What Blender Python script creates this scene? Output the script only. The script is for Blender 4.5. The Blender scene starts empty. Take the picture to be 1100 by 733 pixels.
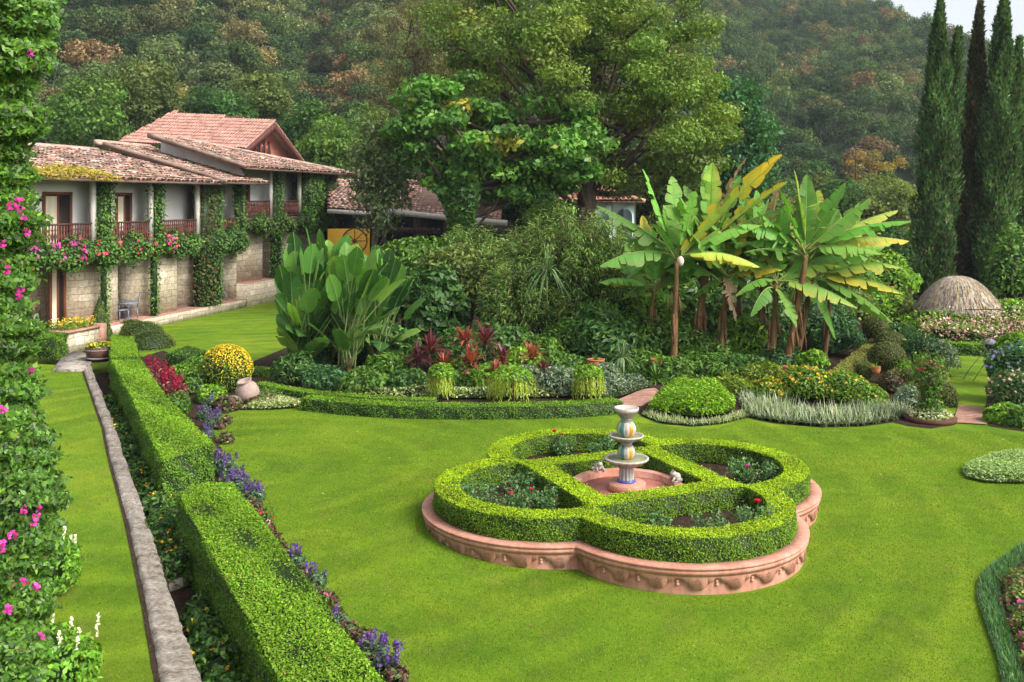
import bpy, math, random
import numpy as np
from mathutils import Vector, geometry as mgeo

RNG = np.random.default_rng(11)
random.seed(5)
SC = bpy.context.scene
COL = SC.collection
EYE, FOC, HOR = 5.6, 1050.0, 215.0      # camera height (m), focal length and horizon row in photo pixels
WORLD = {}

def G(x, y, z=0.0):
    """Point of the level plane z that the photo shows at pixel x, y."""
    Y = (EYE - z) * FOC / (y - HOR)
    return np.array([(x - 550) / FOC * Y, Y, z])

def AT(x, y, Y):
    """Point at distance Y that the photo shows at pixel x, y."""
    return np.array([(x - 550) / FOC * Y, Y, EYE - (y - HOR) / FOC * Y])

def unit(a):
    a = np.asarray(a, float)
    return a / np.maximum(np.linalg.norm(a, axis=-1, keepdims=True), 1e-9)

# ------------------------------------------------------------------ mesh collector
class MB:
    def __init__(s):
        s.v, s.f, s.m, s.c, s.n = [], [], [], [], 0
    def add(s, v, f, col=(1, 1, 1), mat=0):
        v = np.asarray(v, float).reshape(-1, 3)
        col = np.asarray(col, float)
        if col.ndim == 1: col = np.tile(col, (len(v), 1))
        if isinstance(f, np.ndarray):
            groups = [f]
        else:
            by = {}
            for q in f: by.setdefault(len(q), []).append(q)
            groups = [np.array(g) for g in by.values()]
        for g in groups:
            if len(g):
                s.f.append(g + s.n); s.m.append(mat)
        s.v.append(v); s.c.append(col); s.n += len(v)
        return s
    def box(s, a, b, col=(1, 1, 1), mat=0):
        a = np.minimum(a, b) * 1.0; b = np.maximum(a, b) * 1.0
        x0, y0, z0 = a; x1, y1, z1 = b
        v = [(x0,y0,z0),(x1,y0,z0),(x1,y1,z0),(x0,y1,z0),(x0,y0,z1),(x1,y0,z1),(x1,y1,z1),(x0,y1,z1)]
        return s.add(v, [(0,3,2,1),(4,5,6,7),(0,1,5,4),(1,2,6,5),(2,3,7,6),(3,0,4,7)], col, mat)
    def obox(s, o, u, w, lu, lw, z0, z1, col=(1, 1, 1), mat=0):
        """Box on origin o (xy), spanning lu=(a,b) along unit u and lw along unit w, z0..z1."""
        o = np.asarray(o[:2], float); u = np.asarray(u[:2], float); w = np.asarray(w[:2], float)
        q = [o + u*lu[0] + w*lw[0], o + u*lu[1] + w*lw[0], o + u*lu[1] + w*lw[1], o + u*lu[0] + w*lw[1]]
        v = [(p[0], p[1], z0) for p in q] + [(p[0], p[1], z1) for p in q]
        return s.add(v, [(0,3,2,1),(4,5,6,7),(0,1,5,4),(1,2,6,5),(2,3,7,6),(3,0,4,7)], col, mat)
    def prism(s, poly, z0, z1, col=(1, 1, 1), mat=0, bottom=True):
        n = len(poly)
        v = [(p[0], p[1], z0) for p in poly] + [(p[0], p[1], z1) for p in poly]
        tris = mgeo.tessellate_polygon([[Vector((p[0], p[1], 0)) for p in poly]])
        f = [(i, (i+1) % n, n+(i+1) % n, n+i) for i in range(n)]
        f += [tuple(n+i for i in t) for t in tris]
        if bottom: f += [tuple(reversed(t)) for t in tris]
        return s.add(v, f, col, mat)
    def tube(s, path, rad, n=8, col=(1, 1, 1), mat=0, cap=True):
        path = np.asarray(path, float); k = len(path)
        rad = np.full(k, rad, float) if np.isscalar(rad) else np.asarray(rad, float)
        t = unit(np.gradient(path, axis=0))
        ref = np.array([0, 0, 1.]) if abs(t[0][2]) < .9 else np.array([1., 0, 0])
        V = []
        for i in range(k):
            a = unit(np.cross(t[i], ref)); b = np.cross(t[i], a)
            th = np.arange(n) * 2*np.pi/n
            V.append(path[i] + rad[i]*(np.cos(th)[:, None]*a + np.sin(th)[:, None]*b))
        f = [(i*n+j, i*n+(j+1) % n, (i+1)*n+(j+1) % n, (i+1)*n+j) for i in range(k-1) for j in range(n)]
        if cap: f += [tuple(range(n))[::-1], tuple((k-1)*n+j for j in range(n))]
        return s.add(np.vstack(V), f, col, mat)
    def lathe(s, prof, c, n=32, col=(1, 1, 1), mat=0, mod=None, colf=None):
        """prof: (r, z) list; mod(th, i) multiplies the radius; colf(th, i) gives a colour."""
        V, Cc = [], []
        for i, (r, z) in enumerate(prof):
            for j in range(n):
                th = 2*math.pi*j/n; rr = r*(mod(th, i) if mod else 1)
                V.append((c[0]+rr*math.cos(th), c[1]+rr*math.sin(th), c[2]+z))
                Cc.append(colf(th, i) if colf else col)
        k = len(prof)
        f = [(i*n+j, i*n+(j+1) % n, (i+1)*n+(j+1) % n, (i+1)*n+j) for i in range(k-1) for j in range(n)]
        if prof[0][0] > .004: f.append(tuple(range(n))[::-1])
        if prof[-1][0] > .004: f.append(tuple((k-1)*n+j for j in range(n)))
        return s.add(V, f, np.array(Cc), mat)
    def ball(s, c, r, n=10, col=(1, 1, 1), mat=0, lump=0.0, seed=0):
        """Lumpy ellipsoid."""
        r = np.array([r]*3 if np.isscalar(r) else r, float)
        th = np.linspace(0, np.pi, n+1); ph = np.arange(2*n)*np.pi/n
        T, P = np.meshgrid(th, ph, indexing='ij')
        d = np.stack([np.sin(T)*np.cos(P), np.sin(T)*np.sin(P), np.cos(T)], -1).reshape(-1, 3)
        k = 1 + lump*lumps(d, seed) if lump else 1.0
        v = np.asarray(c) + d*r*(k[:, None] if lump else 1)
        m = 2*n
        f = np.array([(i*m+j, (i+1)*m+j, (i+1)*m+(j+1) % m, i*m+(j+1) % m) for i in range(n) for j in range(m)])
        return s.add(v, f, col, mat)
    def build(s, name, mats, parent=None, smooth=False, loc=None):
        v = np.vstack(s.v) if s.v else np.zeros((0, 3)); c = np.vstack(s.c)
        if loc is None:
            lo, hi = v.min(0), v.max(0)
            loc = np.array([(lo[0]+hi[0])/2, (lo[1]+hi[1])/2, lo[2]])
        loc = np.asarray(loc, float)
        v = v - loc
        me = bpy.data.meshes.new(name)
        me.vertices.add(len(v)); me.vertices.foreach_set('co', v.astype(np.float32).ravel())
        loops = np.concatenate([g.ravel() for g in s.f]).astype(np.int32)
        tot = np.concatenate([np.full(len(g), g.shape[1]) for g in s.f]).astype(np.int32)
        start = np.concatenate([[0], np.cumsum(tot)[:-1]]).astype(np.int32)
        mi = np.concatenate([np.full(len(g), m) for g, m in zip(s.f, s.m)]).astype(np.int32)
        me.loops.add(len(loops)); me.loops.foreach_set('vertex_index', loops)
        me.polygons.add(len(tot)); me.polygons.foreach_set('loop_start', start)
        me.polygons.foreach_set('material_index', mi)
        if smooth: me.polygons.foreach_set('use_smooth', np.ones(len(tot), bool))
        ca = me.attributes.new('col', 'FLOAT_COLOR', 'POINT')
        ca.data.foreach_set('color', np.hstack([c, np.ones((len(c), 1))]).astype(np.float32).ravel())
        me.update(calc_edges=True)
        for m in (mats if isinstance(mats, (list, tuple)) else [mats]): me.materials.append(m)
        o = bpy.data.objects.new(name, me); COL.objects.link(o)
        WORLD[o.name] = loc
        if parent is not None:
            o.parent = parent; o.location = loc - WORLD[parent.name]
        else:
            o.location = loc
        return o

def lumps(d, seed=0):
    r = np.random.default_rng(seed); out = np.zeros(len(d))
    for k in range(5):
        f = r.normal(0, 2.2 + k*.9, 3); out += np.sin(d @ f + r.uniform(0, 6.28)) / (1.6 + k*.5)
    return out / 2.0

def tag(o, label=None, cat=None, group=None, kind=None):
    if label: o['label'] = label
    if cat: o['category'] = cat
    if group: o['group'] = group
    if kind: o['kind'] = kind
    return o

def thing(name, loc, label, cat, group=None):
    o = bpy.data.objects.new(name, None); COL.objects.link(o)
    o.location = loc; o.empty_display_size = .2; WORLD[o.name] = np.asarray(loc, float)
    return tag(o, label, cat, group)

def dup(o, loc, rz=0.0, s=1.0, label=None, parent=None):
    """Copy of a thing with copies of its parts and sub-parts."""
    c = o.copy(); COL.objects.link(c)
    if parent is None:
        c.location = loc; c.rotation_euler = (0, 0, rz); c.scale = (s, s, s) if np.isscalar(s) else s
        WORLD[c.name] = np.asarray(loc, float)
        if label: c['label'] = label
    else:
        c.parent = parent
    for ch in list(o.children): dup(ch, None, parent=c)
    return c

# ------------------------------------------------------------------ leaves
def pick(pal, n, rng=RNG, var=.22):
    """n colours: palette entries (weight, r, g, b) with brightness and hue jitter."""
    pal = np.array(pal, float); w = pal[:, 0]/pal[:, 0].sum()
    c = pal[rng.choice(len(pal), n, p=w), 1:]
    c = c*np.exp(rng.normal(0, var, (n, 1)))*np.exp(rng.normal(0, var*.25, (n, 3)))
    return np.clip(c, .003, .9)

def leaf_quads(mb, P, A, Nn, L, Wd, col, mat=0, droop=.15, mid=.45):
    """Rhombic leaves: base P, axis A, face normal Nn, length L, width Wd."""
    A = unit(A); W = unit(np.cross(A, Nn)); N2 = np.cross(W, A)
    L = np.asarray(L, float).reshape(-1, 1)*np.ones((len(P), 1)); Wd = np.asarray(Wd, float).reshape(-1, 1)*np.ones((len(P), 1))
    v = np.empty((len(P), 4, 3))
    v[:, 0] = P
    v[:, 1] = P + A*L*mid + W*Wd*.5 + N2*L*.06
    v[:, 2] = P + A*L - N2*L*droop
    v[:, 3] = P + A*L*mid - W*Wd*.5 + N2*L*.06
    f = np.arange(4*len(P)).reshape(-1, 4)
    mb.add(v.reshape(-1, 3), f, np.repeat(col, 4, 0), mat)

def shell_leaves(mb, P, Nn, size, col, mat=0, aspect=.5, tilt=.55, up=.25, rng=RNG, droop=.15):
    """Leaves at P whose faces look roughly along the surface normals Nn, tips hanging outwards."""
    n = len(P)
    Nj = unit(Nn + rng.normal(0, tilt, (n, 3)) + np.array([0, 0, up]))
    A = rng.normal(0, 1, (n, 3)); A = A - Nj*(A*Nj).sum(1, keepdims=True); A = unit(A)
    A = unit(A + .35*Nn)
    L = size*rng.uniform(.65, 1.3, n)
    leaf_quads(mb, P - A*L[:, None]*.4, A, Nj, L, L*aspect, col, mat, droop)

def sphere_dirs(n, rng=RNG):
    d = rng.normal(0, 1, (n, 3)); return unit(d)

def clump_crown(mb, centres, radii, per, size, pal, mat=0, aspect=.55, tilt=.6, up=.35, rng=RNG, cvar=.18, flat=.8, hollow=.35):
    """Crown of leaf clumps: each clump a loose ball of leaves with a tint of its own."""
    for c, r in zip(centres, radii):
        n = max(4, int(per*rng.uniform(.7, 1.3)))
        d = sphere_dirs(n, rng)
        rr = r*(hollow + (1-hollow)*rng.random(n)**.5)
        p = np.asarray(c) + d*rr[:, None]*np.array([1, 1, flat])
        base = pick(pal, 1, rng, cvar)[0]
        other = pick(pal, n, rng, .2)
        col = .62*base + .38*other
        shell_leaves(mb, p, d, size, col*np.exp(rng.normal(0, .16, (n, 1))), mat, aspect, tilt, up, rng)

def dome_points(n, c, r, rng=RNG, lump=.0, seed=0, zmin=-.35, depth=.25):
    """Points in the outer part of a lumpy ellipsoid, with outward normals."""
    d = sphere_dirs(int(n*1.6)+8, rng); d = d[d[:, 2] > zmin][:n]
    r = np.array([r]*3 if np.isscalar(r) else r, float)
    k = 1 + lump*lumps(d, seed) - depth*rng.random(len(d))**2
    return np.asarray(c) + d*r*k[:, None], unit(d/r)

# ------------------------------------------------------------------ materials
def nodes_of(name):
    m = bpy.data.materials.new(name); m.use_nodes = True
    nt = m.node_tree; b = nt.nodes['Principled BSDF']
    return m, nt, b

def N(nt, t, **kw):
    n = nt.nodes.new(t)
    for k, v in kw.items():
        if k.startswith('i_'): n.inputs[k[2:].replace('_', ' ')].default_value = v
        else: setattr(n, k, v)
    return n

def ramp(nt, fac, stops, interp='LINEAR'):
    r = nt.nodes.new('ShaderNodeValToRGB'); r.color_ramp.interpolation = interp
    e = r.color_ramp.elements
    while len(e) < len(stops): e.new(.5)
    for k, (p, c) in enumerate(stops): e[k].position = p; e[k].color = (*c, 1)
    nt.links.new(fac, r.inputs[0]); return r

def mixc(nt, fac, a, b, mode='MIX'):
    m = nt.nodes.new('ShaderNodeMix'); m.data_type = 'RGBA'; m.blend_type = mode
    for sock, val in ((m.inputs[0], fac), (m.inputs[6], a), (m.inputs[7], b)):
        if hasattr(val, 'links'): nt.links.new(val, sock)
        elif isinstance(val, (int, float)): sock.default_value = val
        else: sock.default_value = (*val, 1)
    return m.outputs[2]

def foliage(name, rough=.55, trans=.3, spec=.25, tcol=(1.25, 1.35, .5), each=False):
    m, nt, b = nodes_of(name)
    a = N(nt, 'ShaderNodeAttribute', attribute_name='col')
    geo = N(nt, 'ShaderNodeNewGeometry')
    nz = N(nt, 'ShaderNodeTexNoise', i_Scale=38.0, i_Detail=2.0); nt.links.new(geo.outputs['Position'], nz.inputs['Vector'])
    r = ramp(nt, nz.outputs[0], [(.3, (1.08, 1.08, 1.04)), (.7, (1.5, 1.48, 1.40))])
    c = mixc(nt, 1.0, a.outputs['Color'], r.outputs[0], 'MULTIPLY')
    if each:                                                        # every tree its own tint
        oi = N(nt, 'ShaderNodeObjectInfo'); c = mixc(nt, 1.0, c, ramp(nt, oi.outputs['Random'], [(0, (.62, .66, .62)), (.5, (.98, 1.0, .95)), (1, (1.42, 1.36, 1.2))]).outputs[0], 'MULTIPLY')
    nt.links.new(c, b.inputs['Base Color'])
    b.inputs['Roughness'].default_value = rough; b.inputs['Specular IOR Level'].default_value = spec
    t = N(nt, 'ShaderNodeBsdfTranslucent'); tc = mixc(nt, 1.0, c, tcol, 'MULTIPLY'); nt.links.new(tc, t.inputs['Color'])
    mx = N(nt, 'ShaderNodeMixShader'); mx.inputs[0].default_value = trans
    nt.links.new(b.outputs[0], mx.inputs[1]); nt.links.new(t.outputs[0], mx.inputs[2])
    nt.links.new(mx.outputs[0], nt.nodes['Material Output'].inputs['Surface'])
    return m

def surface(name, stops, scale=4.0, rough=.8, spec=.3, bump=.3, bscale=30.0, bdist=.01, detail=6.0, attr=False, squash=(1, 1, 1), fine=None):
    """Noise-coloured surface with fine bump; attr multiplies the mesh's own colour in."""
    m, nt, b = nodes_of(name)
    geo = N(nt, 'ShaderNodeNewGeometry')
    mp = N(nt, 'ShaderNodeMapping'); mp.inputs['Scale'].default_value = squash
    nt.links.new(geo.outputs['Position'], mp.inputs['Vector'])
    nz = N(nt, 'ShaderNodeTexNoise', i_Scale=scale, i_Detail=detail, i_Roughness=.6); nt.links.new(mp.outputs[0], nz.inputs['Vector'])
    r = ramp(nt, nz.outputs[0], [(.28 + .44*i/max(1, len(stops)-1), c) for i, c in enumerate(stops)])
    c = r.outputs[0]
    if fine:
        n3 = N(nt, 'ShaderNodeTexNoise', i_Scale=fine[0], i_Detail=3.0); nt.links.new(mp.outputs[0], n3.inputs['Vector'])
        r3 = ramp(nt, n3.outputs[0], [(.3, (1-fine[1],)*3), (.7, (1+fine[1],)*3)])
        c = mixc(nt, 1.0, c, r3.outputs[0], 'MULTIPLY')
    if attr:
        a = N(nt, 'ShaderNodeAttribute', attribute_name='col')
        c = mixc(nt, 1.0, c, a.outputs['Color'], 'MULTIPLY')
    nt.links.new(c, b.inputs['Base Color'])
    b.inputs['Roughness'].default_value = rough; b.inputs['Specular IOR Level'].default_value = spec
    if bump:
        n2 = N(nt, 'ShaderNodeTexNoise', i_Scale=bscale, i_Detail=5.0); nt.links.new(mp.outputs[0], n2.inputs['Vector'])
        bp = N(nt, 'ShaderNodeBump', i_Strength=bump, i_Distance=bdist); nt.links.new(n2.outputs[0], bp.inputs['Height'])
        nt.links.new(bp.outputs[0], b.inputs['Normal'])
    return m

def coursed(name, cols, mortar, bw=.52, bh=.30, bump=.7):
    """Roughly squared stones in wavering courses; u runs along the hotel front and round its corners."""
    m, nt, b = nodes_of(name)
    geo = N(nt, 'ShaderNodeNewGeometry')
    nz = N(nt, 'ShaderNodeTexNoise', i_Scale=1.7, i_Detail=3.0); nt.links.new(geo.outputs['Position'], nz.inputs['Vector'])
    wob = mixc(nt, .13, geo.outputs['Position'], nz.outputs['Color'], 'ADD')
    dt = N(nt, 'ShaderNodeVectorMath', operation='DOT_PRODUCT'); nt.links.new(wob, dt.inputs[0]); dt.inputs[1].default_value = (1.09, .74, 0)
    sp = N(nt, 'ShaderNodeSeparateXYZ'); nt.links.new(wob, sp.inputs[0])
    cb = N(nt, 'ShaderNodeCombineXYZ'); nt.links.new(dt.outputs['Value'], cb.inputs[0]); nt.links.new(sp.outputs[2], cb.inputs[1])
    br = N(nt, 'ShaderNodeTexBrick', i_Scale=1.0, i_Mortar_Size=.013, i_Mortar_Smooth=.6, i_Brick_Width=bw, i_Row_Height=bh)
    br.offset = .43; br.squash = .72; br.squash_frequency = 3
    br.inputs['Color1'].default_value = (0, 0, 0, 1); br.inputs['Color2'].default_value = (1, 1, 1, 1); br.inputs['Mortar'].default_value = (.5, .5, .5, 1)
    nt.links.new(cb.outputs[0], br.inputs['Vector'])
    r = ramp(nt, br.outputs['Color'], [(i/(len(cols)-1), c) for i, c in enumerate(cols)])
    n2 = N(nt, 'ShaderNodeTexNoise', i_Scale=9.0, i_Detail=6.0); nt.links.new(geo.outputs['Position'], n2.inputs['Vector'])
    r2 = ramp(nt, n2.outputs[0], [(.3, (.72, .72, .72)), (.7, (1.2, 1.2, 1.2))])
    c = mixc(nt, br.outputs['Fac'], mixc(nt, 1.0, r.outputs[0], r2.outputs[0], 'MULTIPLY'), mortar)
    nt.links.new(c, b.inputs['Base Color']); b.inputs['Roughness'].default_value = .92; b.inputs['Specular IOR Level'].default_value = .15
    h = N(nt, 'ShaderNodeMath', operation='MULTIPLY_ADD'); nt.links.new(br.outputs['Fac'], h.inputs[0]); h.inputs[1].default_value = -1.0; nt.links.new(n2.outputs[0], h.inputs[2])
    bp = N(nt, 'ShaderNodeBump', i_Strength=bump, i_Distance=.03); nt.links.new(h.outputs[0], bp.inputs['Height']); nt.links.new(bp.outputs[0], b.inputs['Normal'])
    return m

def masonry(name, cols, mortar, scale=2.2, squash=(1, 1, 1.5), width=.05, bump=.6, noise=.12, contrast=.3):
    """Irregular stones: Voronoi cells with mortar joints."""
    m, nt, b = nodes_of(name)
    geo = N(nt, 'ShaderNodeNewGeometry')
    mp = N(nt, 'ShaderNodeMapping'); mp.inputs['Scale'].default_value = squash
    nt.links.new(geo.outputs['Position'], mp.inputs['Vector'])
    nz = N(nt, 'ShaderNodeTexNoise', i_Scale=3.0, i_Detail=3.0); nt.links.new(mp.outputs[0], nz.inputs['Vector'])
    wob = mixc(nt, noise, mp.outputs[0], nz.outputs['Color'], 'ADD')
    v = N(nt, 'ShaderNodeTexVoronoi', i_Scale=scale, i_Randomness=.8); nt.links.new(wob, v.inputs['Vector'])
    e = N(nt, 'ShaderNodeTexVoronoi', i_Scale=scale, i_Randomness=.8); e.feature = 'DISTANCE_TO_EDGE'; nt.links.new(wob, e.inputs['Vector'])
    sep = N(nt, 'ShaderNodeSeparateColor'); nt.links.new(v.outputs['Color'], sep.inputs[0])
    r = ramp(nt, sep.outputs[0], [(i/(len(cols)-1), c) for i, c in enumerate(cols)])
    n2 = N(nt, 'ShaderNodeTexNoise', i_Scale=14.0, i_Detail=6.0); nt.links.new(mp.outputs[0], n2.inputs['Vector'])
    r2 = ramp(nt, n2.outputs[0], [(.3, (1-contrast,)*3), (.7, (1+contrast*.7,)*3)])
    stone = mixc(nt, 1.0, r.outputs[0], r2.outputs[0], 'MULTIPLY')
    er = ramp(nt, e.outputs['Distance'], [(0, (0, 0, 0)), (width, (1, 1, 1))])
    c = mixc(nt, er.outputs[0], mortar, stone)
    nt.links.new(c, b.inputs['Base Color']); b.inputs['Roughness'].default_value = .9; b.inputs['Specular IOR Level'].default_value = .2
    hsum = N(nt, 'ShaderNodeMath', operation='MULTIPLY_ADD'); nt.links.new(n2.outputs[0], hsum.inputs[0]); hsum.inputs[1].default_value = .45
    nt.links.new(er.outputs[0], hsum.inputs[2])
    bp = N(nt, 'ShaderNodeBump', i_Strength=bump, i_Distance=.03); nt.links.new(hsum.outputs[0], bp.inputs['Height']); nt.links.new(bp.outputs[0], b.inputs['Normal'])
    return m

MAT = {}
MAT['leaf'] = foliage('foliage')
MAT['gloss'] = foliage('glossy_foliage', .42, .28, .3)
MAT['soft'] = foliage('soft_foliage', .75, .35, .1)
MAT['wood_leaf'] = foliage('woodland_foliage', .8, .22, .05, each=True)
MAT['petal'] = foliage('petals', .6, .25, .2, (1.1, 1.0, 1.0))
MAT['soil'] = surface('soil', [(.022, .014, .009), (.055, .036, .024)], 6, .95, .1, .8, 40, .03, fine=(60, .4))
MAT['bark'] = surface('bark', [(.05, .035, .025), (.13, .10, .075)], 5, .95, .1, .9, 25, .04, squash=(1, 1, .25))
MAT['banana_bark'] = surface('banana_bark', [(.035, .02, .012), (.21, .11, .045), (.10, .06, .03), (.24, .15, .05)], 3.5, .8, .2, .6, 30, .02, squash=(4, 4, .5))
MAT['plaster'] = surface('white_plaster', [(.80, .79, .78), (.88, .87, .86)], 1.2, .9, .2, .1, 40)
MAT['aged_plaster'] = surface('weathered_plaster', [(.62, .57, .51), (.80, .77, .73)], .8, .9, .2, .15, 40)
MAT['pink'] = surface('pink_plaster', [(.62, .24, .17), (.70, .30, .22)], 1.5, .9, .2, .1, 40)
MAT['yellow'] = surface('yellow_plaster', [(.50, .27, .025), (.60, .35, .04)], 1.5, .9, .2, .1, 40)
MAT['teal'] = surface('pale_turquoise_plaster', [(.50, .66, .62), (.62, .74, .70)], 1.5, .9, .2, .1, 40)
MAT['tile'] = surface('clay_tiles', [(.55, .5, .48), (1, 1, 1), (1.25, 1.2, 1.15)], 2.2, .92, .15, .5, 50, .01, attr=True, fine=(22, .3))
MAT['wood'] = surface('dark_wood', [(.055, .026, .02), (.115, .055, .042)], 6, .7, .3, .4, 40, .01, squash=(1, 1, .3), attr=True)
MAT['beam'] = surface('aged_beam', [(.04, .03, .022), (.09, .065, .05)], 6, .8, .2, .3, 40)
MAT['post'] = surface('pale_post', [(.42, .39, .36), (.6, .57, .53)], 4, .8, .2, .2, 40)
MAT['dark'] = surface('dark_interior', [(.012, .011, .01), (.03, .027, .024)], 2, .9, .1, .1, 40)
MAT['paint'] = surface('painted', [(.92, .92, .92), (1.05, 1.05, 1.05)], 5, .6, .35, .1, 40, attr=True)
MAT['rough'] = surface('rough_coloured', [(.78, .78, .78), (1.12, 1.12, 1.12)], 7, .88, .2, .35, 60, .006, attr=True, fine=(40, .15))
MAT['glaze'] = surface('glazed_ceramic', [(.82, .82, .82), (1.08, 1.08, 1.08)], 9, .35, .5, .15, 50, .004, attr=True, fine=(30, .12))
MAT['terracotta'] = surface('pink_terracotta', [(.36, .15, .10), (.47, .225, .16), (.54, .29, .22)], 3.2, .85, .25, .3, 50, .006, squash=(1, 1, .3), fine=(16, .16))
MAT['stone'] = coursed('stone_blocks', [(.40, .33, .235), (.55, .47, .35), (.47, .395, .285), (.62, .54, .42)], (.27, .23, .175))
MAT['capstone'] = surface('weathered_capstones', [(.09, .07, .055), (.21, .18, .15), (.29, .255, .215), (.37, .335, .29)], 4.5, .95, .1, .9, 16, .04, squash=(.7, 1.5, 1), fine=(24, .38), detail=9.0)
MAT['step_stone'] = surface('step_stone', [(.26, .215, .175), (.38, .33, .28), (.47, .42, .36)], 5, .92, .15, .7, 22, .02, fine=(30, .25))
MAT['paving'] = masonry('flagstones', [(.20, .17, .14), (.33, .29, .25), (.27, .23, .19)], (.10, .085, .07), 1.6, (1, 1, 1), .04, .5, .1)
MAT['brick'] = masonry('brick_paving', [(.28, .13, .09), (.40, .22, .16), (.34, .17, .12)], (.25, .2, .17), 5.0, (.7, 1.6, 1), .06, .4, .02)
MAT['thatch'] = surface('dry_thatch', [(.22, .17, .12), (.42, .35, .27), (.56, .49, .40)], 9, .95, .1, .6, 40, .02, attr=True, fine=(50, .35))
MAT['moss'] = surface('mossy_top', [(.11, .10, .035), (.20, .19, .05)], 5, .95, .1, .5, 40)
MAT['glass'] = surface('dark_glass', [(.03, .03, .03), (.07, .065, .06)], 1, .12, .5, 0)
MAT['metal'] = surface('blue_grey_metal', [(.13, .17, .23), (.2, .25, .32)], 5, .4, .5, .1, 40)

def stained(m, col=(.17, .125, .085), scale=1.3, lo=.56, hi=.74, amt=.75):
    """Blotches of moss and dirt mixed into a material's colour."""
    nt = m.node_tree; b = nt.nodes['Principled BSDF']; src = b.inputs['Base Color'].links[0].from_socket
    geo = N(nt, 'ShaderNodeNewGeometry'); n = N(nt, 'ShaderNodeTexNoise', i_Scale=scale, i_Detail=9.0, i_Roughness=.72); nt.links.new(geo.outputs['Position'], n.inputs['Vector'])
    r = ramp(nt, n.outputs[0], [(lo, (0, 0, 0)), (hi, (amt,)*3)])
    nt.links.new(mixc(nt, r.outputs[0], src, col), b.inputs['Base Color'])
stained(MAT['terracotta']); stained(MAT['glaze'], (.12, .10, .075), 5.0, .54, .75, .6); stained(MAT['aged_plaster'], (.33, .28, .23), .9, .5, .7, .6)

def lawn_material():
    m, nt, b = nodes_of('mown_lawn')
    geo = N(nt, 'ShaderNodeNewGeometry')
    def noise(s, d=4.0, rough=.6, sq=(1, 1, 1)):
        mp = N(nt, 'ShaderNodeMapping'); mp.inputs['Scale'].default_value = sq; nt.links.new(geo.outputs['Position'], mp.inputs[0])
        n = N(nt, 'ShaderNodeTexNoise', i_Scale=s, i_Detail=d, i_Roughness=rough); nt.links.new(mp.outputs[0], n.inputs['Vector']); return n.outputs[0]
    base = ramp(nt, noise(.35, 5), [(.3, (.095, .188, .011)), (.5, (.130, .226, .012)), (.72, (.19, .262, .019))]).outputs[0]
    mid = ramp(nt, noise(2.3, 6, .7), [(.25, (.66, .74, .7)), (.5, (1, 1, 1)), (.78, (1.32, 1.15, 1.0))]).outputs[0]
    fine = ramp(nt, noise(34, 4, .75), [(.25, (.60, .64, .55)), (.5, (1, 1, 1)), (.78, (1.38, 1.30, 1.1))]).outputs[0]
    micro = ramp(nt, noise(140, 2, .8), [(.3, (.72, .75, .7)), (.7, (1.25, 1.2, 1.1))]).outputs[0]
    c = mixc(nt, 1.0, base, mid, 'MULTIPLY'); c = mixc(nt, 1.0, c, fine, 'MULTIPLY'); c = mixc(nt, 1.0, c, micro, 'MULTIPLY')
    # rings left by the mower, round a spot on the wide lawn, faint and broken
    sub = N(nt, 'ShaderNodeVectorMath', operation='SUBTRACT'); nt.links.new(geo.outputs['Position'], sub.inputs[0]); sub.inputs[1].default_value = (-5.6, 20.5, 0)
    ln = N(nt, 'ShaderNodeVectorMath', operation='LENGTH'); nt.links.new(sub.outputs[0], ln.inputs[0])
    s1 = N(nt, 'ShaderNodeMath', operation='MULTIPLY'); nt.links.new(ln.outputs['Value'], s1.inputs[0]); s1.inputs[1].default_value = 5.6
    s2 = N(nt, 'ShaderNodeMath', operation='SINE'); nt.links.new(s1.outputs[0], s2.inputs[0])
    sr = ramp(nt, s2.outputs[0], [(.0, (.70, .76, .68)), (.9, (1.12, 1.09, 1.02))]).outputs[0]
    msk = ramp(nt, noise(.55, 3), [(.42, (0, 0, 0)), (.62, (1, 1, 1))]).outputs[0]
    ring = mixc(nt, msk, (1, 1, 1), sr); c = mixc(nt, 1.0, c, ring, 'MULTIPLY')
    dry = ramp(nt, noise(1.1, 7, .75), [(.54, (0, 0, 0)), (.80, (.62, .62, .62))]).outputs[0]
    c = mixc(nt, dry, c, (.20, .17, .05))
    nt.links.new(c, b.inputs['Base Color']); b.inputs['Roughness'].default_value = .9; b.inputs['Specular IOR Level'].default_value = .12
    bp = N(nt, 'ShaderNodeBump', i_Strength=.7, i_Distance=.03); nt.links.new(noise(55, 4, .8), bp.inputs['Height']); nt.links.new(bp.outputs[0], b.inputs['Normal'])
    return m
MAT['lawn'] = lawn_material()

# foliage palettes: (weight, r, g, b)
P_TWIG = [(.22, .17, .12, .05)]
P_BOX = [(5, .085, .185, .014), (3, .13, .25, .016), (1.5, .05, .115, .012)]
P_MID = [(4, .068, .145, .022), (3, .10, .19, .026), (2, .036, .08, .016)]
P_DARK = [(4, .034, .085, .020), (3, .052, .125, .026), (1, .085, .155, .03)]
P_FRESH = [(4, .12, .24, .02), (3, .17, .30, .025), (2, .06, .14, .015)]
P_OLIVE = [(4, .095, .135, .03), (3, .135, .175, .036), (2, .055, .085, .02)]
P_GREY = [(4, .13, .18, .12), (3, .20, .26, .18), (2, .07, .11, .07)]
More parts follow.
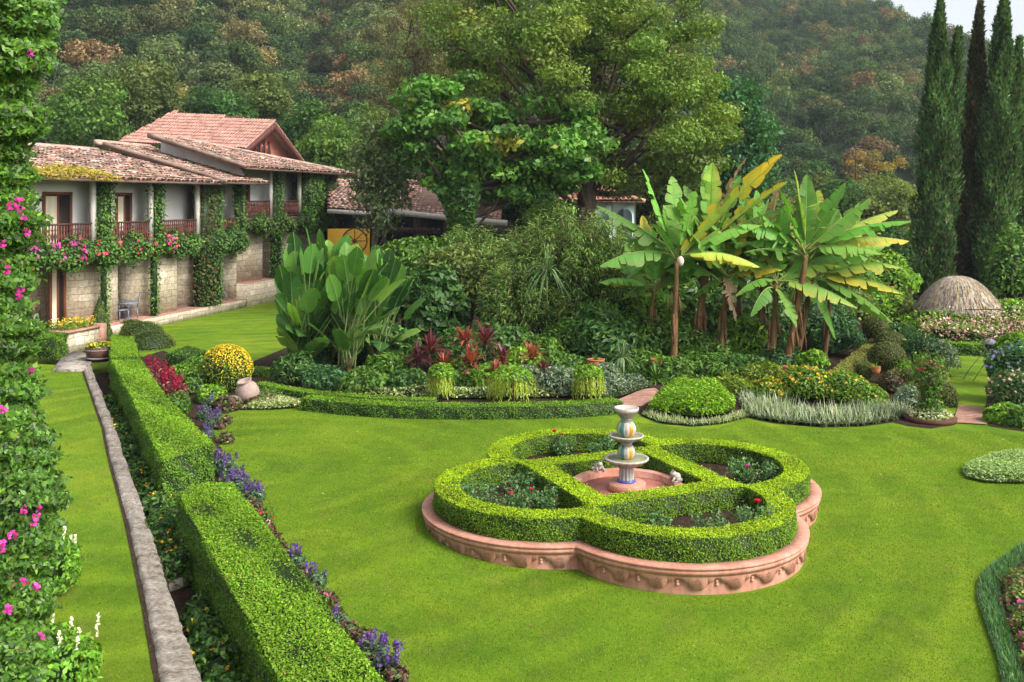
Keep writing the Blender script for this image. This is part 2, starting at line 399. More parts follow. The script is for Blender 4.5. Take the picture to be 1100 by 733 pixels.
# ------------------------------------------------------------------ hedges
def area2(p): 
    x, y = p[:, 0], p[:, 1]; return (x*np.roll(y, -1) - np.roll(x, -1)*y).sum()/2
def inside(p, poly):
    r = np.zeros(len(p), bool); n = len(poly)
    for i in range(n):
        a, b = poly[i], poly[(i+1) % n]
        c = (a[1] > p[:, 1]) != (b[1] > p[:, 1])
        xi = (b[0]-a[0])*(p[:, 1]-a[1])/((b[1]-a[1]) if abs(b[1]-a[1]) > 1e-9 else 1e-9) + a[0]
        r ^= c & (p[:, 0] < xi)
    return r

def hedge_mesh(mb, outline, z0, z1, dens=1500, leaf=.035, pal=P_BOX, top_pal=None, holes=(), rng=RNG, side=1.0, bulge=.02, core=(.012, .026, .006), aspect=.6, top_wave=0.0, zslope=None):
    """Clipped hedge: dark twiggy inside, clipped leaves on the top and on every side."""
    outs = [np.asarray(outline, float)[:, :2]] + [np.asarray(h, float)[:, :2] for h in holes]
    loops = []
    for k, p in enumerate(outs):
        if (area2(p) > 0) != (k == 0): p = p[::-1]
        loops.append(p)                                            # outline ccw, holes cw: outside is on the right of every edge
    zt = zslope if zslope else (lambda x, y: z1 + 0*x)
    zb = z0 if callable(z0) else (lambda x, y: z0 + 0*x)
    inset = leaf*.35
    V, off = [], []
    for p in loops:
        e = np.roll(p, -1, 0) - p; nrm = unit(np.stack([e[:, 1], -e[:, 0]], 1))
        off.append(p - unit(nrm + np.roll(nrm, 1, 0))*inset)
    tri = mgeo.tessellate_polygon([[Vector((q[0], q[1], 0)) for q in p] for p in off])
    allp = np.vstack(off); n = len(allp)
    top = np.c_[allp, zt(allp[:, 0], allp[:, 1]) - leaf*.45]; bot = np.c_[allp, zb(allp[:, 0], allp[:, 1])]
    f = [tuple(n+i for i in t) for t in tri]; k0 = 0
    for p in off:
        m = len(p); f += [(k0+i, k0+(i+1) % m, n+k0+(i+1) % m, n+k0+i) for i in range(m)]; k0 += m
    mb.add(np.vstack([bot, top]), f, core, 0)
    lo, hi = loops[0].min(0), loops[0].max(0)
    cnt = int(dens*(hi-lo).prod())
    p = lo + rng.random((cnt, 2))*(hi-lo)
    ok = inside(p, loops[0])
    for h in loops[1:]: ok &= ~inside(p, h)
    p = p[ok]
    w = np.sin(p[:, 0]*3.1+1)*np.sin(p[:, 1]*2.7) + .7*np.sin(p[:, 0]*7.3+p[:, 1]*5.1)
    P = np.c_[p, zt(p[:, 0], p[:, 1]) + rng.normal(0, leaf*.28, len(p)) + w*top_wave]
    wild = rng.random(len(p)) < .05; P[wild, 2] += leaf*rng.uniform(.3, 1.5, wild.sum())
    thin_ = np.sin(P[:, 0]*1.7+P[:, 1]*2.3+1)*np.sin(P[:, 0]*2.9-P[:, 1]*1.1)
    keep = (rng.random(len(P)) < 1.0-.55*np.clip(thin_-.55, 0, .4)/.4); P = P[keep]; thin_ = thin_[keep]
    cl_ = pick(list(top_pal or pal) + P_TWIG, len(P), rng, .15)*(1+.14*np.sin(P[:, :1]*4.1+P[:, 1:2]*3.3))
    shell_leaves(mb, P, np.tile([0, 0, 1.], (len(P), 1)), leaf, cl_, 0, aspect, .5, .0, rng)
    for p in loops:
        q = np.roll(p, -1, 0)
        for a, b in zip(p, q):
            e = b-a; L = np.linalg.norm(e)
            if L < 1e-4: continue
            nr = np.array([e[1], -e[0], 0])/L
            za, zz = float(zb(np.array([a[0]]), np.array([a[1]]))[0]), float(zt(np.array([a[0]]), np.array([a[1]]))[0])
            c = max(1, int(rng.poisson(dens*side*L*(zz-za))))
            t = rng.random(c); zf = rng.random(c)
            xy = a + np.outer(t, e); zzz = za + zf*(zt(xy[:, 0], xy[:, 1])-za)
            P = np.c_[xy, zzz] + nr*(rng.normal(0, leaf*.35, (c, 1)) + bulge*np.sin(xy[:, :1]*9+xy[:, 1:]*7+zzz[:, None]*11))
            shell_leaves(mb, P, np.tile(nr, (c, 1)), leaf, pick(list(pal) + P_TWIG, c, rng, .18), 0, aspect, .5, .55, rng)

def hedge(name, label, outline, z0, z1, group=None, cat='hedge', **kw):
    mb = MB(); hedge_mesh(mb, outline, z0, z1, **kw)
    return tag(mb.build(name, MAT['leaf']), label, cat, group)

# ------------------------------------------------------------------ ground
QC = np.array([2.03, 17.34]); QA = math.radians(23)                 # planter centre and turn
def mound(x, y):
    return .20*np.exp(-(((x+1.5)/2.0)**2 + ((y-17.2)/3.0)**2))
def sheet(name, poly, z, mat, kind='structure', grid=None):
    mb = MB(); poly = np.asarray(poly, float)
    tri = mgeo.tessellate_polygon([[Vector((p[0], p[1], 0)) for p in poly]])
    mb.add(np.c_[poly[:, :2], np.full(len(poly), z)], [tuple(t) for t in tri])
    o = mb.build(name, mat); o['kind'] = kind; return o

# wide lawn: a fine grid near the planter carrying the slight rise, one sheet out to the hills
xs = np.concatenate([np.linspace(-420, -14, 12), np.linspace(-13, 16, 88), np.linspace(18, 420, 12)])
ys = np.concatenate([np.linspace(-8, 8, 5), np.linspace(9, 34, 76), np.linspace(36, 90, 10), np.linspace(110, 520, 8)])
Xg, Yg = np.meshgrid(xs, ys, indexing='ij')
mb = MB()
ny = len(ys)
quads = np.array([(i*ny+j, (i+1)*ny+j, (i+1)*ny+j+1, i*ny+j+1) for i in range(len(xs)-1) for j in range(ny-1)])
mb.add(np.stack([Xg, Yg, mound(Xg, Yg)], -1).reshape(-1, 3), quads)
tag(mb.build('lawn', MAT['lawn'], smooth=True), kind='structure')

TZ = .40                                                           # terrace level
wl = [G(*p, TZ) for p in ((88, 393), (112, 460), (118, 490), (137, 558), (155, 640), (172, 733), (190, 820))]
wr = [G(*p, TZ) for p in ((98, 393), (128, 470), (142, 515), (163, 572), (190, 655), (218, 733), (246, 820))]
def smooth_path(p, n):
    p = np.asarray(p, float); d = np.r_[0, np.cumsum(np.linalg.norm(np.diff(p, axis=0), axis=1))]
    t = np.linspace(0, d[-1], n)
    q = np.stack([np.interp(t, d, p[:, k]) for k in range(p.shape[1])], 1)
    for _ in range(6): q[1:-1] = (q[:-2]+2*q[1:-1]+q[2:])/4
    return q
WL, WR = smooth_path(wl, 90), smooth_path(wr, 90)
# terrace lawn, level with the wall top
edge = [tuple(p[:2] + np.array([-.035, 0])) for p in WL[::-1]]
terr = np.array(edge + [(-30, 36.0), (-30, 8.0), (-6, 8.0)])
sheet('terrace_lawn', terr, TZ - .03, MAT['lawn'])
gap = MB()
for i in range(89):
    a, b, c, d = WL[i], WL[i+1], WL[i+1]-[.06, 0, 0], WL[i]-[.06, 0, 0]
    gap.add([a-[0,0,.02], b-[0,0,.02], c-[0,0,.02], d-[0,0,.02]], [(0, 3, 2, 1)])
tag(gap.build('soil_strip', MAT['soil']), kind='structure')
# the wall itself: blocks along the line, each with an uneven top
rng = np.random.default_rng(3)
wall = thing('stone_wall', (WL[45][0], WL[45][1], 0), 'low rough stone retaining wall between the narrow terrace lawn and the sunken bed', 'wall')
top, face = MB(), MB()
nu, nv = 240, 9
WLd, WRd = smooth_path(wl, nu), smooth_path(wr, nu)
g = np.random.default_rng(8)
v = np.zeros((nu, nv, 3))
jl, jr = g.normal(0, .018, nu), g.normal(0, .025, nu)
jl = np.repeat(g.normal(0, .010, nu//6+1), 6)[:nu] + jl*.2; jr = np.repeat(g.normal(0, .013, nu//6+1), 6)[:nu] + jr*.25
for j in range(nv):
    t = j/(nv-1)
    a = WLd + np.c_[jl, jl*0, jl*0]; b = WRd + np.c_[jr, jr*0, jr*0]
    v[:, j] = a*(1-t) + b*t
    hump = .012*math.sin(math.pi*t)
    blk = np.repeat(g.normal(0, .010, nu//5+1), 5)[:nu]
    v[:, j, 2] = TZ + hump + blk*(.5+.5*math.sin(math.pi*t)) + g.normal(0, .009, nu)
v[:, 0, 2] -= .04; v[:, -1, 2] -= .05
top.add(v.reshape(-1, 3), np.array([(i*nv+j, i*nv+j+1, (i+1)*nv+j+1, (i+1)*nv+j) for i in range(nu-1) for j in range(nv-1)]))
top.build('cap', MAT['capstone'], wall)
r0 = v[:, -1].copy(); r1 = r0.copy(); r1[:, 2] = -.02; r1[:, 0] -= .03
face.add(np.vstack([r0, r1]), np.array([(i, i+nu, i+nu+1, i+1) for i in range(nu-1)]))
l1 = v[:, 0].copy(); l1[:, 2] = -.02
face.add(np.vstack([v[:, 0], l1]), np.array([(i, i+1, i+nu+1, i+nu) for i in range(nu-1)]))
face.build('wall_face', MAT['capstone'], wall)
# steps down through the gap in the hedge
mb = MB()
for poly, z in (([(158, 566), (192, 563), (206, 620), (182, 628)], .12), ([(193, 564), (232, 560), (244, 606), (207, 619)], .07)):
    q = [G(*p, z) for p in poly]; mb.prism(q, -.02, z)
tag(mb.build('garden_steps', MAT['step_stone']), 'two worn stone steps going down from the wall through the hedge gap', 'steps')

# soil of the beds
def bed(name, px, z=.012, zz=0.0, mat='soil'):
    return sheet(name, [G(*p, zz)[:2] for p in px], z, MAT[mat])
bed('sunken_bed_soil', [(92, 404), (118, 470), (150, 560), (175, 640), (200, 733), (214, 800), (380, 900), (420, 800), (330, 640), (250, 520), (190, 430), (150, 396)], .010)
LE = [(318, 437.5), (290, 440), (258, 441), (238, 446), (230, 454), (230, 466), (237, 484), (250, 508), (262, 534), (280, 563), (302, 592), (328, 622), (358, 655), (392, 690), (430, 733), (470, 790)]
bed('flower_bed_soil', LE + [(380, 790), (340, 733), (255, 600), (200, 505), (165, 420), (150, 385), (175, 377), (215, 392), (262, 402), (300, 424)], .016)
IE = [(300, 424), (330, 440), (400, 446), (480, 448), (560, 447.5), (640, 445), (664, 441), (676, 436), (690, 448), (712, 456), (745, 458.5), (775, 456), (800, 448), (830, 455), (880, 459), (930, 458), (960, 454), (975, 458), (1000, 461), (1022, 457), (1030, 446), (1012, 444), (1018, 425), (1022, 405), (1012, 395), (1016, 380)]
bed('planting_soil', [(252, 397)] + IE + [(1005, 371), (1075, 372), (1066, 400), (1058, 440), (1062, 458), (1100, 464), (1150, 466), (1180, 300), (1120, 262), (1000, 262), (560, 258), (350, 262), (330, 335), (312, 372)], .014)
# brown brick paths
bed('brick_path', [(638, 442), (665, 441.5), (690, 437), (712, 424), (704, 418), (690, 419)], .03, 0, 'brick')
bed('brick_threshold', [(1024, 455), (1060, 457), (1066, 440), (1030, 436)], .03, 0, 'brick')
bed('stone_path', [(888, 421), (921, 419), (944, 385), (934, 380)], .03, 0, 'paving')
bed('corner_bed_soil', [(1064, 628), (1080, 612), (1110, 588), (1140, 592), (1150, 800), (1100, 800), (1092, 733), (1078, 680)], .016)

# blades on the mown grass, denser near the viewer
def blades(name, polys, zf, n, holes=()):
    rg = np.random.default_rng(21); mb = MB(); P = []
    for poly, cnt in polys:
        poly = np.asarray(poly)[:, :2]; lo, hi = poly.min(0), poly.max(0)
        p = lo + rg.random((cnt, 2))*(hi-lo); ok = inside(p, poly)
        for h in holes: ok &= ~inside(p, h)
        P.append(p[ok])
    p = np.vstack(P); k = len(p)
    h = .020*rg.uniform(.6, 1.4, k); w = .006*rg.uniform(.7, 1.3, k); a = rg.random(k)*6.283
    tip = rg.normal(0, .45, (k, 2))
    base = np.c_[p, zf(p[:, 0], p[:, 1]) - .002]
    d = np.c_[np.cos(a), np.sin(a), 0*a]
    v = np.stack([base - d*w[:, None], base + d*w[:, None], base + np.c_[tip*h[:, None], h]], 1)
    big = .5+.5*np.sin(p[:, 0]*1.3+.6*np.sin(p[:, 1]*.9))*np.sin(p[:, 1]*1.1+.5)
    col = pick([(5, .115, .20, .012), (2, .165, .235, .017), (2, .07, .14, .010), (1, .22, .19, .06)], k, rg, .16)*(.9+.2*big[:, None])
    mb.add(v.reshape(-1, 3), np.arange(3*k).reshape(-1, 3), np.repeat(col, 3, 0))
    return tag(mb.build(name, MAT['soft'], loc=(0, 0, 0)), kind='stuff')
lawn_px = LE[:-1] + [(455, 760), (1110, 800), (1095, 733), (1078, 680), (1062, 628), (1080, 610), (1105, 590), (1105, 470), (1030, 462), (1000, 463), (960, 458), (930, 461), (830, 458), (800, 451), (775, 459), (745, 461), (700, 456), (640, 448), (480, 451), (330, 443)]
lawn_poly = np.array([G(*p)[:2] for p in lawn_px])
def R_of(th, c, r):
    """Outline of the four-lobed shape: far crossing with the lobe that reaches farthest."""
    d = (th + math.pi/4) % (math.pi/2) - math.pi/4
    return c*math.cos(d) + math.sqrt(max(r*r - (c*math.sin(d))**2, 0))
QCC, QR = 1.62, 1.86
QTH = np.sort(np.r_[np.linspace(0, 2*np.pi, 240, endpoint=False), math.pi/4 + np.arange(4)*math.pi/2])
def quat(off, c=QCC, th=QTH):
    r = np.array([R_of(t, c, QR+off) for t in th])
    return QC + np.c_[r*np.cos(th+QA), r*np.sin(th+QA)]
blades('lawn_grass', [(lawn_poly, 620000)], mound, 0, [quat(.2)])
# a few fallen leaves
mb = MB(); g5 = np.random.default_rng(14); p = np.array([-8, 11.5]) + g5.random((420, 2))*[21, 15]; p = p[inside(p, lawn_poly) & ~inside(p, quat(.25))][:120]
shell_leaves(mb, np.c_[p, mound(p[:, 0], p[:, 1])+.022], np.tile([0, 0, 1.], (len(p), 1)), .045, pick([(3, .22, .14, .05), (2, .33, .26, .06), (1, .5, .38, .3)], len(p), g5), 0, .6, .3, .2, g5)
tag(mb.build('fallen_leaves', MAT['soft'], loc=(0, 0, 0)), kind='stuff')
tp = np.array([G(*p, TZ)[:2] for p in ((60, 400), (87, 398), (111, 462), (136, 560), (154, 640), (170, 733), (180, 790), (20, 790), (20, 500))])
blades('terrace_grass', [(tp, 150000)], lambda x, y: TZ-.03+0*x, 0)

# ------------------------------------------------------------------ the four-lobed raised bed
planter = thing('planter_wall', (QC[0], QC[1], 0), 'pink terracotta four-lobed planter wall with scalloped relief on the lawn', 'planter')
prof = [(.13, -.05), (.13, .262), (.172, .266), (.174, .285), (.188, .292), (.202, .315), (.204, .345), (.19, .352), (.192, .366), (.212, .372), (.214, .395), (.205, .403), (-.06, .403), (-.06, .3)]
def sweep(mb, prof, c=QCC):
    m = len(QTH); rings = [np.c_[quat(o, c), np.full(m, z)] for o, z in prof]
    v = np.vstack(rings)
    mb.add(v, np.array([(k*m+i, k*m+(i+1) % m, (k+1)*m+(i+1) % m, (k+1)*m+i) for k in range(len(prof)-1) for i in range(m)]))
mb = MB(); sweep(mb, prof[:2]); mb.build('wall', MAT['terracotta'], planter)
mb = MB(); sweep(mb, prof[1:]); mb.build('rim', MAT['terracotta'], planter)
# scalloped relief: pendants with a notch between them, a six-petalled mark on each pendant and a small bell in each notch
PER = 10                                                            # pendants per lobe
fr, ros = MB(), MB()
for lobe in range(4):
    ph0 = QA + lobe*math.pi/2
    cc = QC + QCC*np.array([math.cos(ph0), math.sin(ph0)])
    half = math.pi - math.asin(QCC*math.sin(math.pi/4)/(QR+.13)) - math.pi/4
    half = math.acos(np.clip(((R_of(math.pi/4, QCC, QR+.13)*math.cos(math.pi/4)) - QCC)/(QR+.13), -1, 1))
    NN = 240
    def low(u):                                                     # lower edge over one period, u in 0..1, pendant in the middle
        d = abs(u-.5)
        if d < .10: return .075
        if d < .24: return .075 + .085*((d-.10)/.14)**1.5
        if d < .30: return .175
        if d < .38: return .175 + .02*(d-.30)/.08
        return .20 + .035*math.sqrt(max(0, 1-((.5-d)/.12)**2)) if d > .38 else .2
    for i in range(NN):
        a0, a1 = -half + 2*half*i/NN, -half + 2*half*(i+1)/NN
        u0, u1 = (PER*i/NN) % 1, (PER*(i+1)/NN - 1e-6) % 1
        z0, z1 = low(u0), low(u1)
        ro, ri = QR+.13+.036, QR+.128
        def pt(a, r, z): return (cc[0]+r*math.cos(a+ph0), cc[1]+r*math.sin(a+ph0), z)
        fr.add([pt(a0, ro, z0), pt(a1, ro, z1), pt(a1, ro, .264), pt(a0, ro, .264), pt(a0, ri, z0), pt(a1, ri, z1)], [(0, 1, 2, 3), (0, 4, 5, 1)])
    for k in range(PER):
        a = -half + 2*half*(k+.5)/PER
        for j in range(6):
            t = j*math.pi/3 + math.pi/2
            du, dz = math.cos(t), math.sin(t)
            q = []
            for (l, w) in ((.012, 0), (.036, .011), (.058, 0), (.036, -.011)):
                uu, zz = du*l - dz*w, dz*l + du*w
                aa = a + uu/(QR+.15)
                q.append((cc[0]+(QR+.170)*math.cos(aa+ph0), cc[1]+(QR+.170)*math.sin(aa+ph0), .185+zz*.9))
            ros.add(q, [(0, 1, 2, 3)], (.40, .33, .33))
        b = -half + 2*half*k/PER
        if k:
            p = (cc[0]+(QR+.135)*math.cos(b+ph0), cc[1]+(QR+.135)*math.sin(b+ph0), 0)
            ros.lathe([(0.0, .212), (.022, .205), (.024, .185), (.014, .17), (.03, .155), (.026, .135), (.0, .125)], p, 10, (1, .95, .92))
fr.build('frieze', MAT['terracotta'], planter)
MAT['relief'] = surface('terracotta_relief', [(.50, .25, .18), (.60, .34, .26)], 4, .85, .2, .2, 50, attr=True)
ros.build('relief_mark', MAT['relief'], planter)
HT = .76
sheet('planter_soil', quat(-.05), .385, MAT['soil'])

# clipped box hedge on the planter with four beds and the fountain court left open
def lobe_hole(k):
    ph = QA + k*math.pi/2; a = np.array([math.cos(ph), math.sin(ph)]); t = np.array([-a[1], a[0]])
    r = QR-.43; x0 = 1.50; h = math.sqrt(r*r - (x0-QCC)**2)
    th0 = math.acos((x0-QCC)/r)
    th = np.linspace(-th0, th0, 34)
    pts = [QC + a*(QCC + r*math.cos(q)) + t*r*math.sin(q) for q in th]
    # flat side towards the court, corners drawn out a little
    return np.array(pts + [QC + a*(x0-.05) + t*(h*.72), QC + a*(x0-.05) - t*(h*.72)])
sq = 1.0
court = np.array([QC + sq*(sx*np.array([math.cos(QA), math.sin(QA)]) + sy*np.array([-math.sin(QA), math.cos(QA)])) for sx, sy in ((1, 1), (-1, 1), (-1, -1), (1, -1))])
P_LIME = [(5, .265, .39, .008), (3, .32, .44, .011), (1.0, .14, .24, .010), (.4, .34, .42, .03)]  # hedge top: yellower young leaves, with some light from above put into the colour
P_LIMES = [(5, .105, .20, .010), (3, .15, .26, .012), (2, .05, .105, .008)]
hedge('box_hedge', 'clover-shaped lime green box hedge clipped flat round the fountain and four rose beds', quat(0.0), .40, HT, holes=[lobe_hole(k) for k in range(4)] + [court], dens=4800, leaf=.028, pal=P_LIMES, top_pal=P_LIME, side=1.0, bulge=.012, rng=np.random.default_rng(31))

# ------------------------------------------------------------------ fountain
FZ = .50
fo = thing('fountain', (QC[0], QC[1], FZ), 'three-tiered glazed fountain standing in a round pink basin', 'fountain')
FC = np.array([QC[0], QC[1], 0.0])
mb = MB(); mb.lathe([(.99, .39), (.99, .53), (1.005, .54), (1.005, .57), (.99, .58), (.85, .58), (.84, .57), (.84, .47), (.80, .462)], FC, 72); bs = mb.build('basin', MAT['terracotta'], fo, loc=FC + [0, 0, .39])
MAT['basin_red'] = surface('red_basin_floor', [(.30, .10, .075), (.42, .16, .12)], 3, .6, .3, .2, 40)
mb = MB(); mb.lathe([(.842, .45), (.842, .468), (.0, .470)], FC, 60); mb.build('basin_floor', MAT['basin_red'], bs)
mb = MB(); mb.lathe([(.33, .48), (.34, .50), (.34, .585), (.325, .60), (.17, .605), (0.0, .605)], FC, 48); mb.build('foot_disc', MAT['terracotta'], fo)
mb = MB(); mb.lathe([(.158, .60), (.165, .61), (.165, .635), (.15, .65)], FC, 40, (.06, .08, .32)); mb.build('foot_band', MAT['glaze'], fo)
white, grey, teal, amber = (.45, .40, .35), (.23, .19, .165), (.07, .20, .19), (.52, .25, .03)
mb = MB(); mb.lathe([(.135, .64), (.128, .66), (.122, .75), (.122, .87), (.13, .90), (.135, .92)], FC, 72, mod=lambda t, i: 1+.06*math.cos(12*t), colf=lambda t, i: np.array(white)*.95 if math.cos(12*t) > -.3 else np.array((.22, .24, .27)))
mb.build('column', MAT['glaze'], fo)
def bowl(name, r, z, h, water):
    b = MB()
    pr = [(r*.36, z-h), (r*.42, z-h*.93), (r*.72, z-h*.62), (r*.92, z-h*.34), (r*.97, z-h*.26), (r*.99, z-h*.2), (r*1.03, z-h*.1), (r*1.02, z), (r*.93, z+.004), (r*.88, z-.03), (r*.3, z-.05)]
    b.lathe(pr, FC, 72, mod=lambda t, i: 1+(.035*math.cos(20*t) if 1 < i < 6 else .012*math.cos(20*t)), colf=lambda t, i: np.array(grey)*(1.0 if i < 5 else 1) if i < 5 else np.array(white))
    o = b.build(name, MAT['glaze'], fo)
    if water:
        w = MB(); w.lathe([(r*.885, z-.034), (r*.885, z-.022), (0.0, z-.0215)], FC, 40, (.20, .20, .10)); w.build('bowl_water', MAT['glaze'], o)
    return o
bowl('lower_bowl', .385, 1.035, .165, True)
bowl('middle_bowl', .30, 1.435, .13, True)
def gourd(name, r, z0, z1):
    b = MB(); n = 14
    pr = [(r*(.55+.45*math.sin(math.pi*(.12+.80*i/n))**.9), z0 + (z1-z0)*i/n) for i in range(n+1)]
    cols = [teal, white, amber, white, teal, (.42, .36, .18)]
    b.lathe(pr, FC, 96, mod=lambda t, i: 1+.05*abs(math.cos(6*t)), colf=lambda t, i: np.array(cols[int((t+.26+2.2)/(2*math.pi)*12) % 6]))
    return b.build(name, MAT['glaze'], fo)
gourd('lower_gourd', .155, 1.02, 1.25)
mb = MB(); mb.lathe([(.09, 1.24), (.085, 1.26), (.10, 1.275), (.10, 1.31)], FC, 32, (.28, .27, .27)); mb.build('lower_collar', MAT['glaze'], fo)
gourd('upper_gourd', .17, 1.42, 1.67)
mb = MB(); mb.lathe([(.10, 1.66), (.09, 1.69), (.105, 1.72), (.11, 1.735)], FC, 32, (.22, .25, .27)); mb.build('upper_collar', MAT['glaze'], fo)
mb = MB(); mb.lathe([(.105, 1.73), (.12, 1.75), (.165, 1.79), (.185, 1.835), (.195, 1.845), (.215, 1.87), (.222, 1.92), (.205, 1.925), (.19, 1.90), (.05, 1.88), (0.0, 1.88)], FC, 48, mod=lambda t, i: 1+.03*math.cos(16*t) if 1 < i < 5 else 1, colf=lambda t, i: np.array(grey)*1.15 if i < 5 else np.array(white)); mb.build('top_bowl', MAT['glaze'], fo)

def frog(p, rz, label, s=1.0):
    b = MB(); c, sn = math.cos(rz), math.sin(rz)
    def L(x, y, z): return (p[0]+s*(x*c-y*sn), p[1]+s*(x*sn+y*c), p[2]+s*z)
    tone = (.42, .39, .33)
    b.ball(L(0, 0, .055), (.06*s, .06*s, .055*s), 8, tone, lump=.06)
    b.ball(L(.045, 0, .10), (.045*s, .045*s, .035*s), 8, tone)
    for y in (-.025, .025): b.ball(L(.05, y, .135), .014*s, 6, (.2, .2, .16))
    for y in (-.06, .06):
        b.ball(L(-.02, y, .03), (.045*s, .03*s, .032*s), 6, tone)
        b.tube([L(.04, y*.8, .06), L(.065, y*.95, .025), L(.085, y, .006)], [.016*s, .012*s, .014*s], 6, tone)
        b.ball(L(.03, y*1.25, .01), (.03*s, .015*s, .01*s), 5, tone)
    o = b.build('frog_statue', MAT['rough'], smooth=True)
    return tag(o, label, 'statue', 'frog statues on the fountain basin')
def on_rim(deg, r=.92): return np.array([QC[0]+r*math.cos(math.radians(deg)), QC[1]+r*math.sin(math.radians(deg)), .58])
frog(on_rim(118), math.radians(-62), 'small grey frog statue on the basin rim behind the fountain column', 1.25)
frog(on_rim(8), math.radians(188), 'pale frog statue on the basin rim close to the hedge corner', 1.35)

# ------------------------------------------------------------------ roses
P_ROSE = [(4, .075, .155, .05), (3, .12, .215, .085), (2, .04, .10, .03), (.5, .17, .11, .05)]
def rose_head(mb, c, r, col):
    rg = np.random.default_rng(int(abs(c[0])*1000) % 997)
    for ring, (n, k, z) in enumerate(((5, 1.0, -.1), (5, .75, .25), (4, .45, .5))):
        a = np.arange(n)*2*np.pi/n + ring*.6
        A = np.c_[np.cos(a)*.8, np.sin(a)*.8, np.full(n, .45+.3*ring)]
        leaf_quads(mb, np.tile(c, (n, 1)) + [0, 0, z*r*.4], A, np.tile([0, 0, 1.], (n, 1)) - .4*A, r*k*1.25, r*k*1.3, pick([(1, *col)], n, rg, .15), 0, -.1, .6)
    mb.ball(np.asarray(c)+[0, 0, r*.35], r*.5, 5, col)
def rose(p, h, w, n, heads, label, seed, col=(.55, .012, .04), z=.385, dens=1.0, pal=None):
    rg = np.random.default_rng(seed)
    t = thing('rose_bush', (p[0], p[1], z), label, 'rose bush', 'rose bushes in the four-lobed planter')
    st, fol = MB(), MB(); tips = []
    for i in range(n):
        a = rg.random()*6.283; rr = w*(.15+.85*rg.random()**.5); hh = h*rg.uniform(.6, 1.0)
        b = np.array([p[0]+.05*math.cos(a), p[1]+.05*math.sin(a), z-.02])
        e = np.array([p[0]+rr*math.cos(a), p[1]+rr*math.sin(a), z+hh])
        m = (b+e)/2 + np.r_[rg.normal(0, .04, 2), .06]
        path = np.array([b, m, e]); st.tube(path, [.009, .006, .004], 5, (.10, .085, .045)); tips.append(e)
        k = int(95*dens*rg.uniform(.7, 1.3)); tt = .25 + .8*rg.random(k)
        P = (1-tt)[:, None]**2*b + 2*(tt*(1-tt))[:, None]*m + (tt**2)[:, None]*e + rg.normal(0, .055, (k, 3))
        shell_leaves(fol, P, unit(rg.normal(0, 1, (k, 3)) + [0, 0, .8]), .055, pick(pal or P_ROSE, k, rg, .25), 0, .62, .4, .3, rg)
    st.build('stem', MAT['bark'], t); fol.build('foliage', MAT['leaf'], t)
    for k, (dx, dy, dz, r) in enumerate(heads):
        f = MB(); c = np.array([p[0]+dx, p[1]+dy, z+dz]); rose_head(f, c, r, col)
        f.tube([c-[0, 0, r*.2], c-[dx*.25, dy*.25, min(.25, dz*.5)]], .006, 5, (.06, .11, .03)); f.build('bloom', MAT['petal'], t)
def inlobe(k, ax, tr):
    ph = QA + k*math.pi/2; a = np.array([math.cos(ph), math.sin(ph)]); t = np.array([-a[1], a[0]]); return QC + a*ax + t*tr
ROS = [ # px, py of the foot, height, spread, stems, label, heads
 ((512, 545), .42, .34, 9, 'rose bush of loose grey-green leaves near the tip of the western bed', []),
 ((548, 556), .46, .36, 10, 'rose bush carrying two magenta blooms in the bed facing the long hedges', [(.02, -.12, .42, .05), (.34, -.05, .47, .045)]),
 ((586, 552), .40, .34, 10, 'low rose bush without blooms beside the two-bloomed one', []),
 ((566, 530), .36, .4, 10, 'rose bush of dense dull leaves along the inner hedge of the same bed', []),
 ((598, 490), .36, .35, 9, 'rose bush with a tall red bloom in the bed behind the fountain', [(-.05, -.1, .52, .06), (.12, .0, .43, .045)]),
 ((645, 490), .36, .36, 10, 'rose bush of blue-green leaves behind the fountain, no blooms', []),
 ((800, 520), .42, .30, 9, 'rose bush with one purple-pink bloom in the bed by the far lawn', [(.02, -.12, .34, .055)]),
 ((830, 519), .30, .34, 8, 'low spreading rose bush in the bed by the far lawn', []),
 ((762, 585), .40, .32, 10, 'pale blue-green rose bush in the middle of the near bed', []),
 ((808, 580), .50, .30, 10, 'tall rose bush with one red bloom in the near bed', [(.10, .05, .56, .06)]),
 ((705, 575), .26, .2, 6, 'small thin rose bush at the dark end of the near bed', []),
]
for i, ((px, py), h, w, n, lab, heads) in enumerate(ROS):
    q = G(px, py, .385); rose(q[:2], h, w, n, heads, lab, 100+i, (.40, .02, .22) if 'purple' in lab else ((.55, .012, .08) if 'magenta' in lab else (.50, .01, .02)))

# ------------------------------------------------------------------ the long hedges on the terrace side
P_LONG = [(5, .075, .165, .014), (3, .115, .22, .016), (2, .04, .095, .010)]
P_LONGT = [(5, .13, .25, .014), (3, .165, .29, .017), (1, .085, .18, .012), (.15, .28, .28, .06)]  # long hedge tops: young growth, lightened further as if lit from above
HZ = .92
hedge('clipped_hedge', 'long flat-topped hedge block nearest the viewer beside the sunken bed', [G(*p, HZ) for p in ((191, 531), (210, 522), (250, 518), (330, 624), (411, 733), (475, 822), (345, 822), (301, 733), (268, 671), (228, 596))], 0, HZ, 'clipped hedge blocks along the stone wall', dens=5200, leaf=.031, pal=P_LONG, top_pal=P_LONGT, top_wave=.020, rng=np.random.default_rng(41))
HB = [('clipped hedge block with its square end beside the stone steps', [(174, 496), (229, 476), (179, 427.5), (142, 430)], .92),
      ('middle clipped hedge block between two shallow cuts, behind the square-ended one', [(142, 428), (177, 425), (151, 386), (119, 387)], .95),
      ('farthest and shortest clipped hedge block, ending at the barrel planter', [(119, 384), (149.5, 383), (143, 361), (119, 361)], .98)]
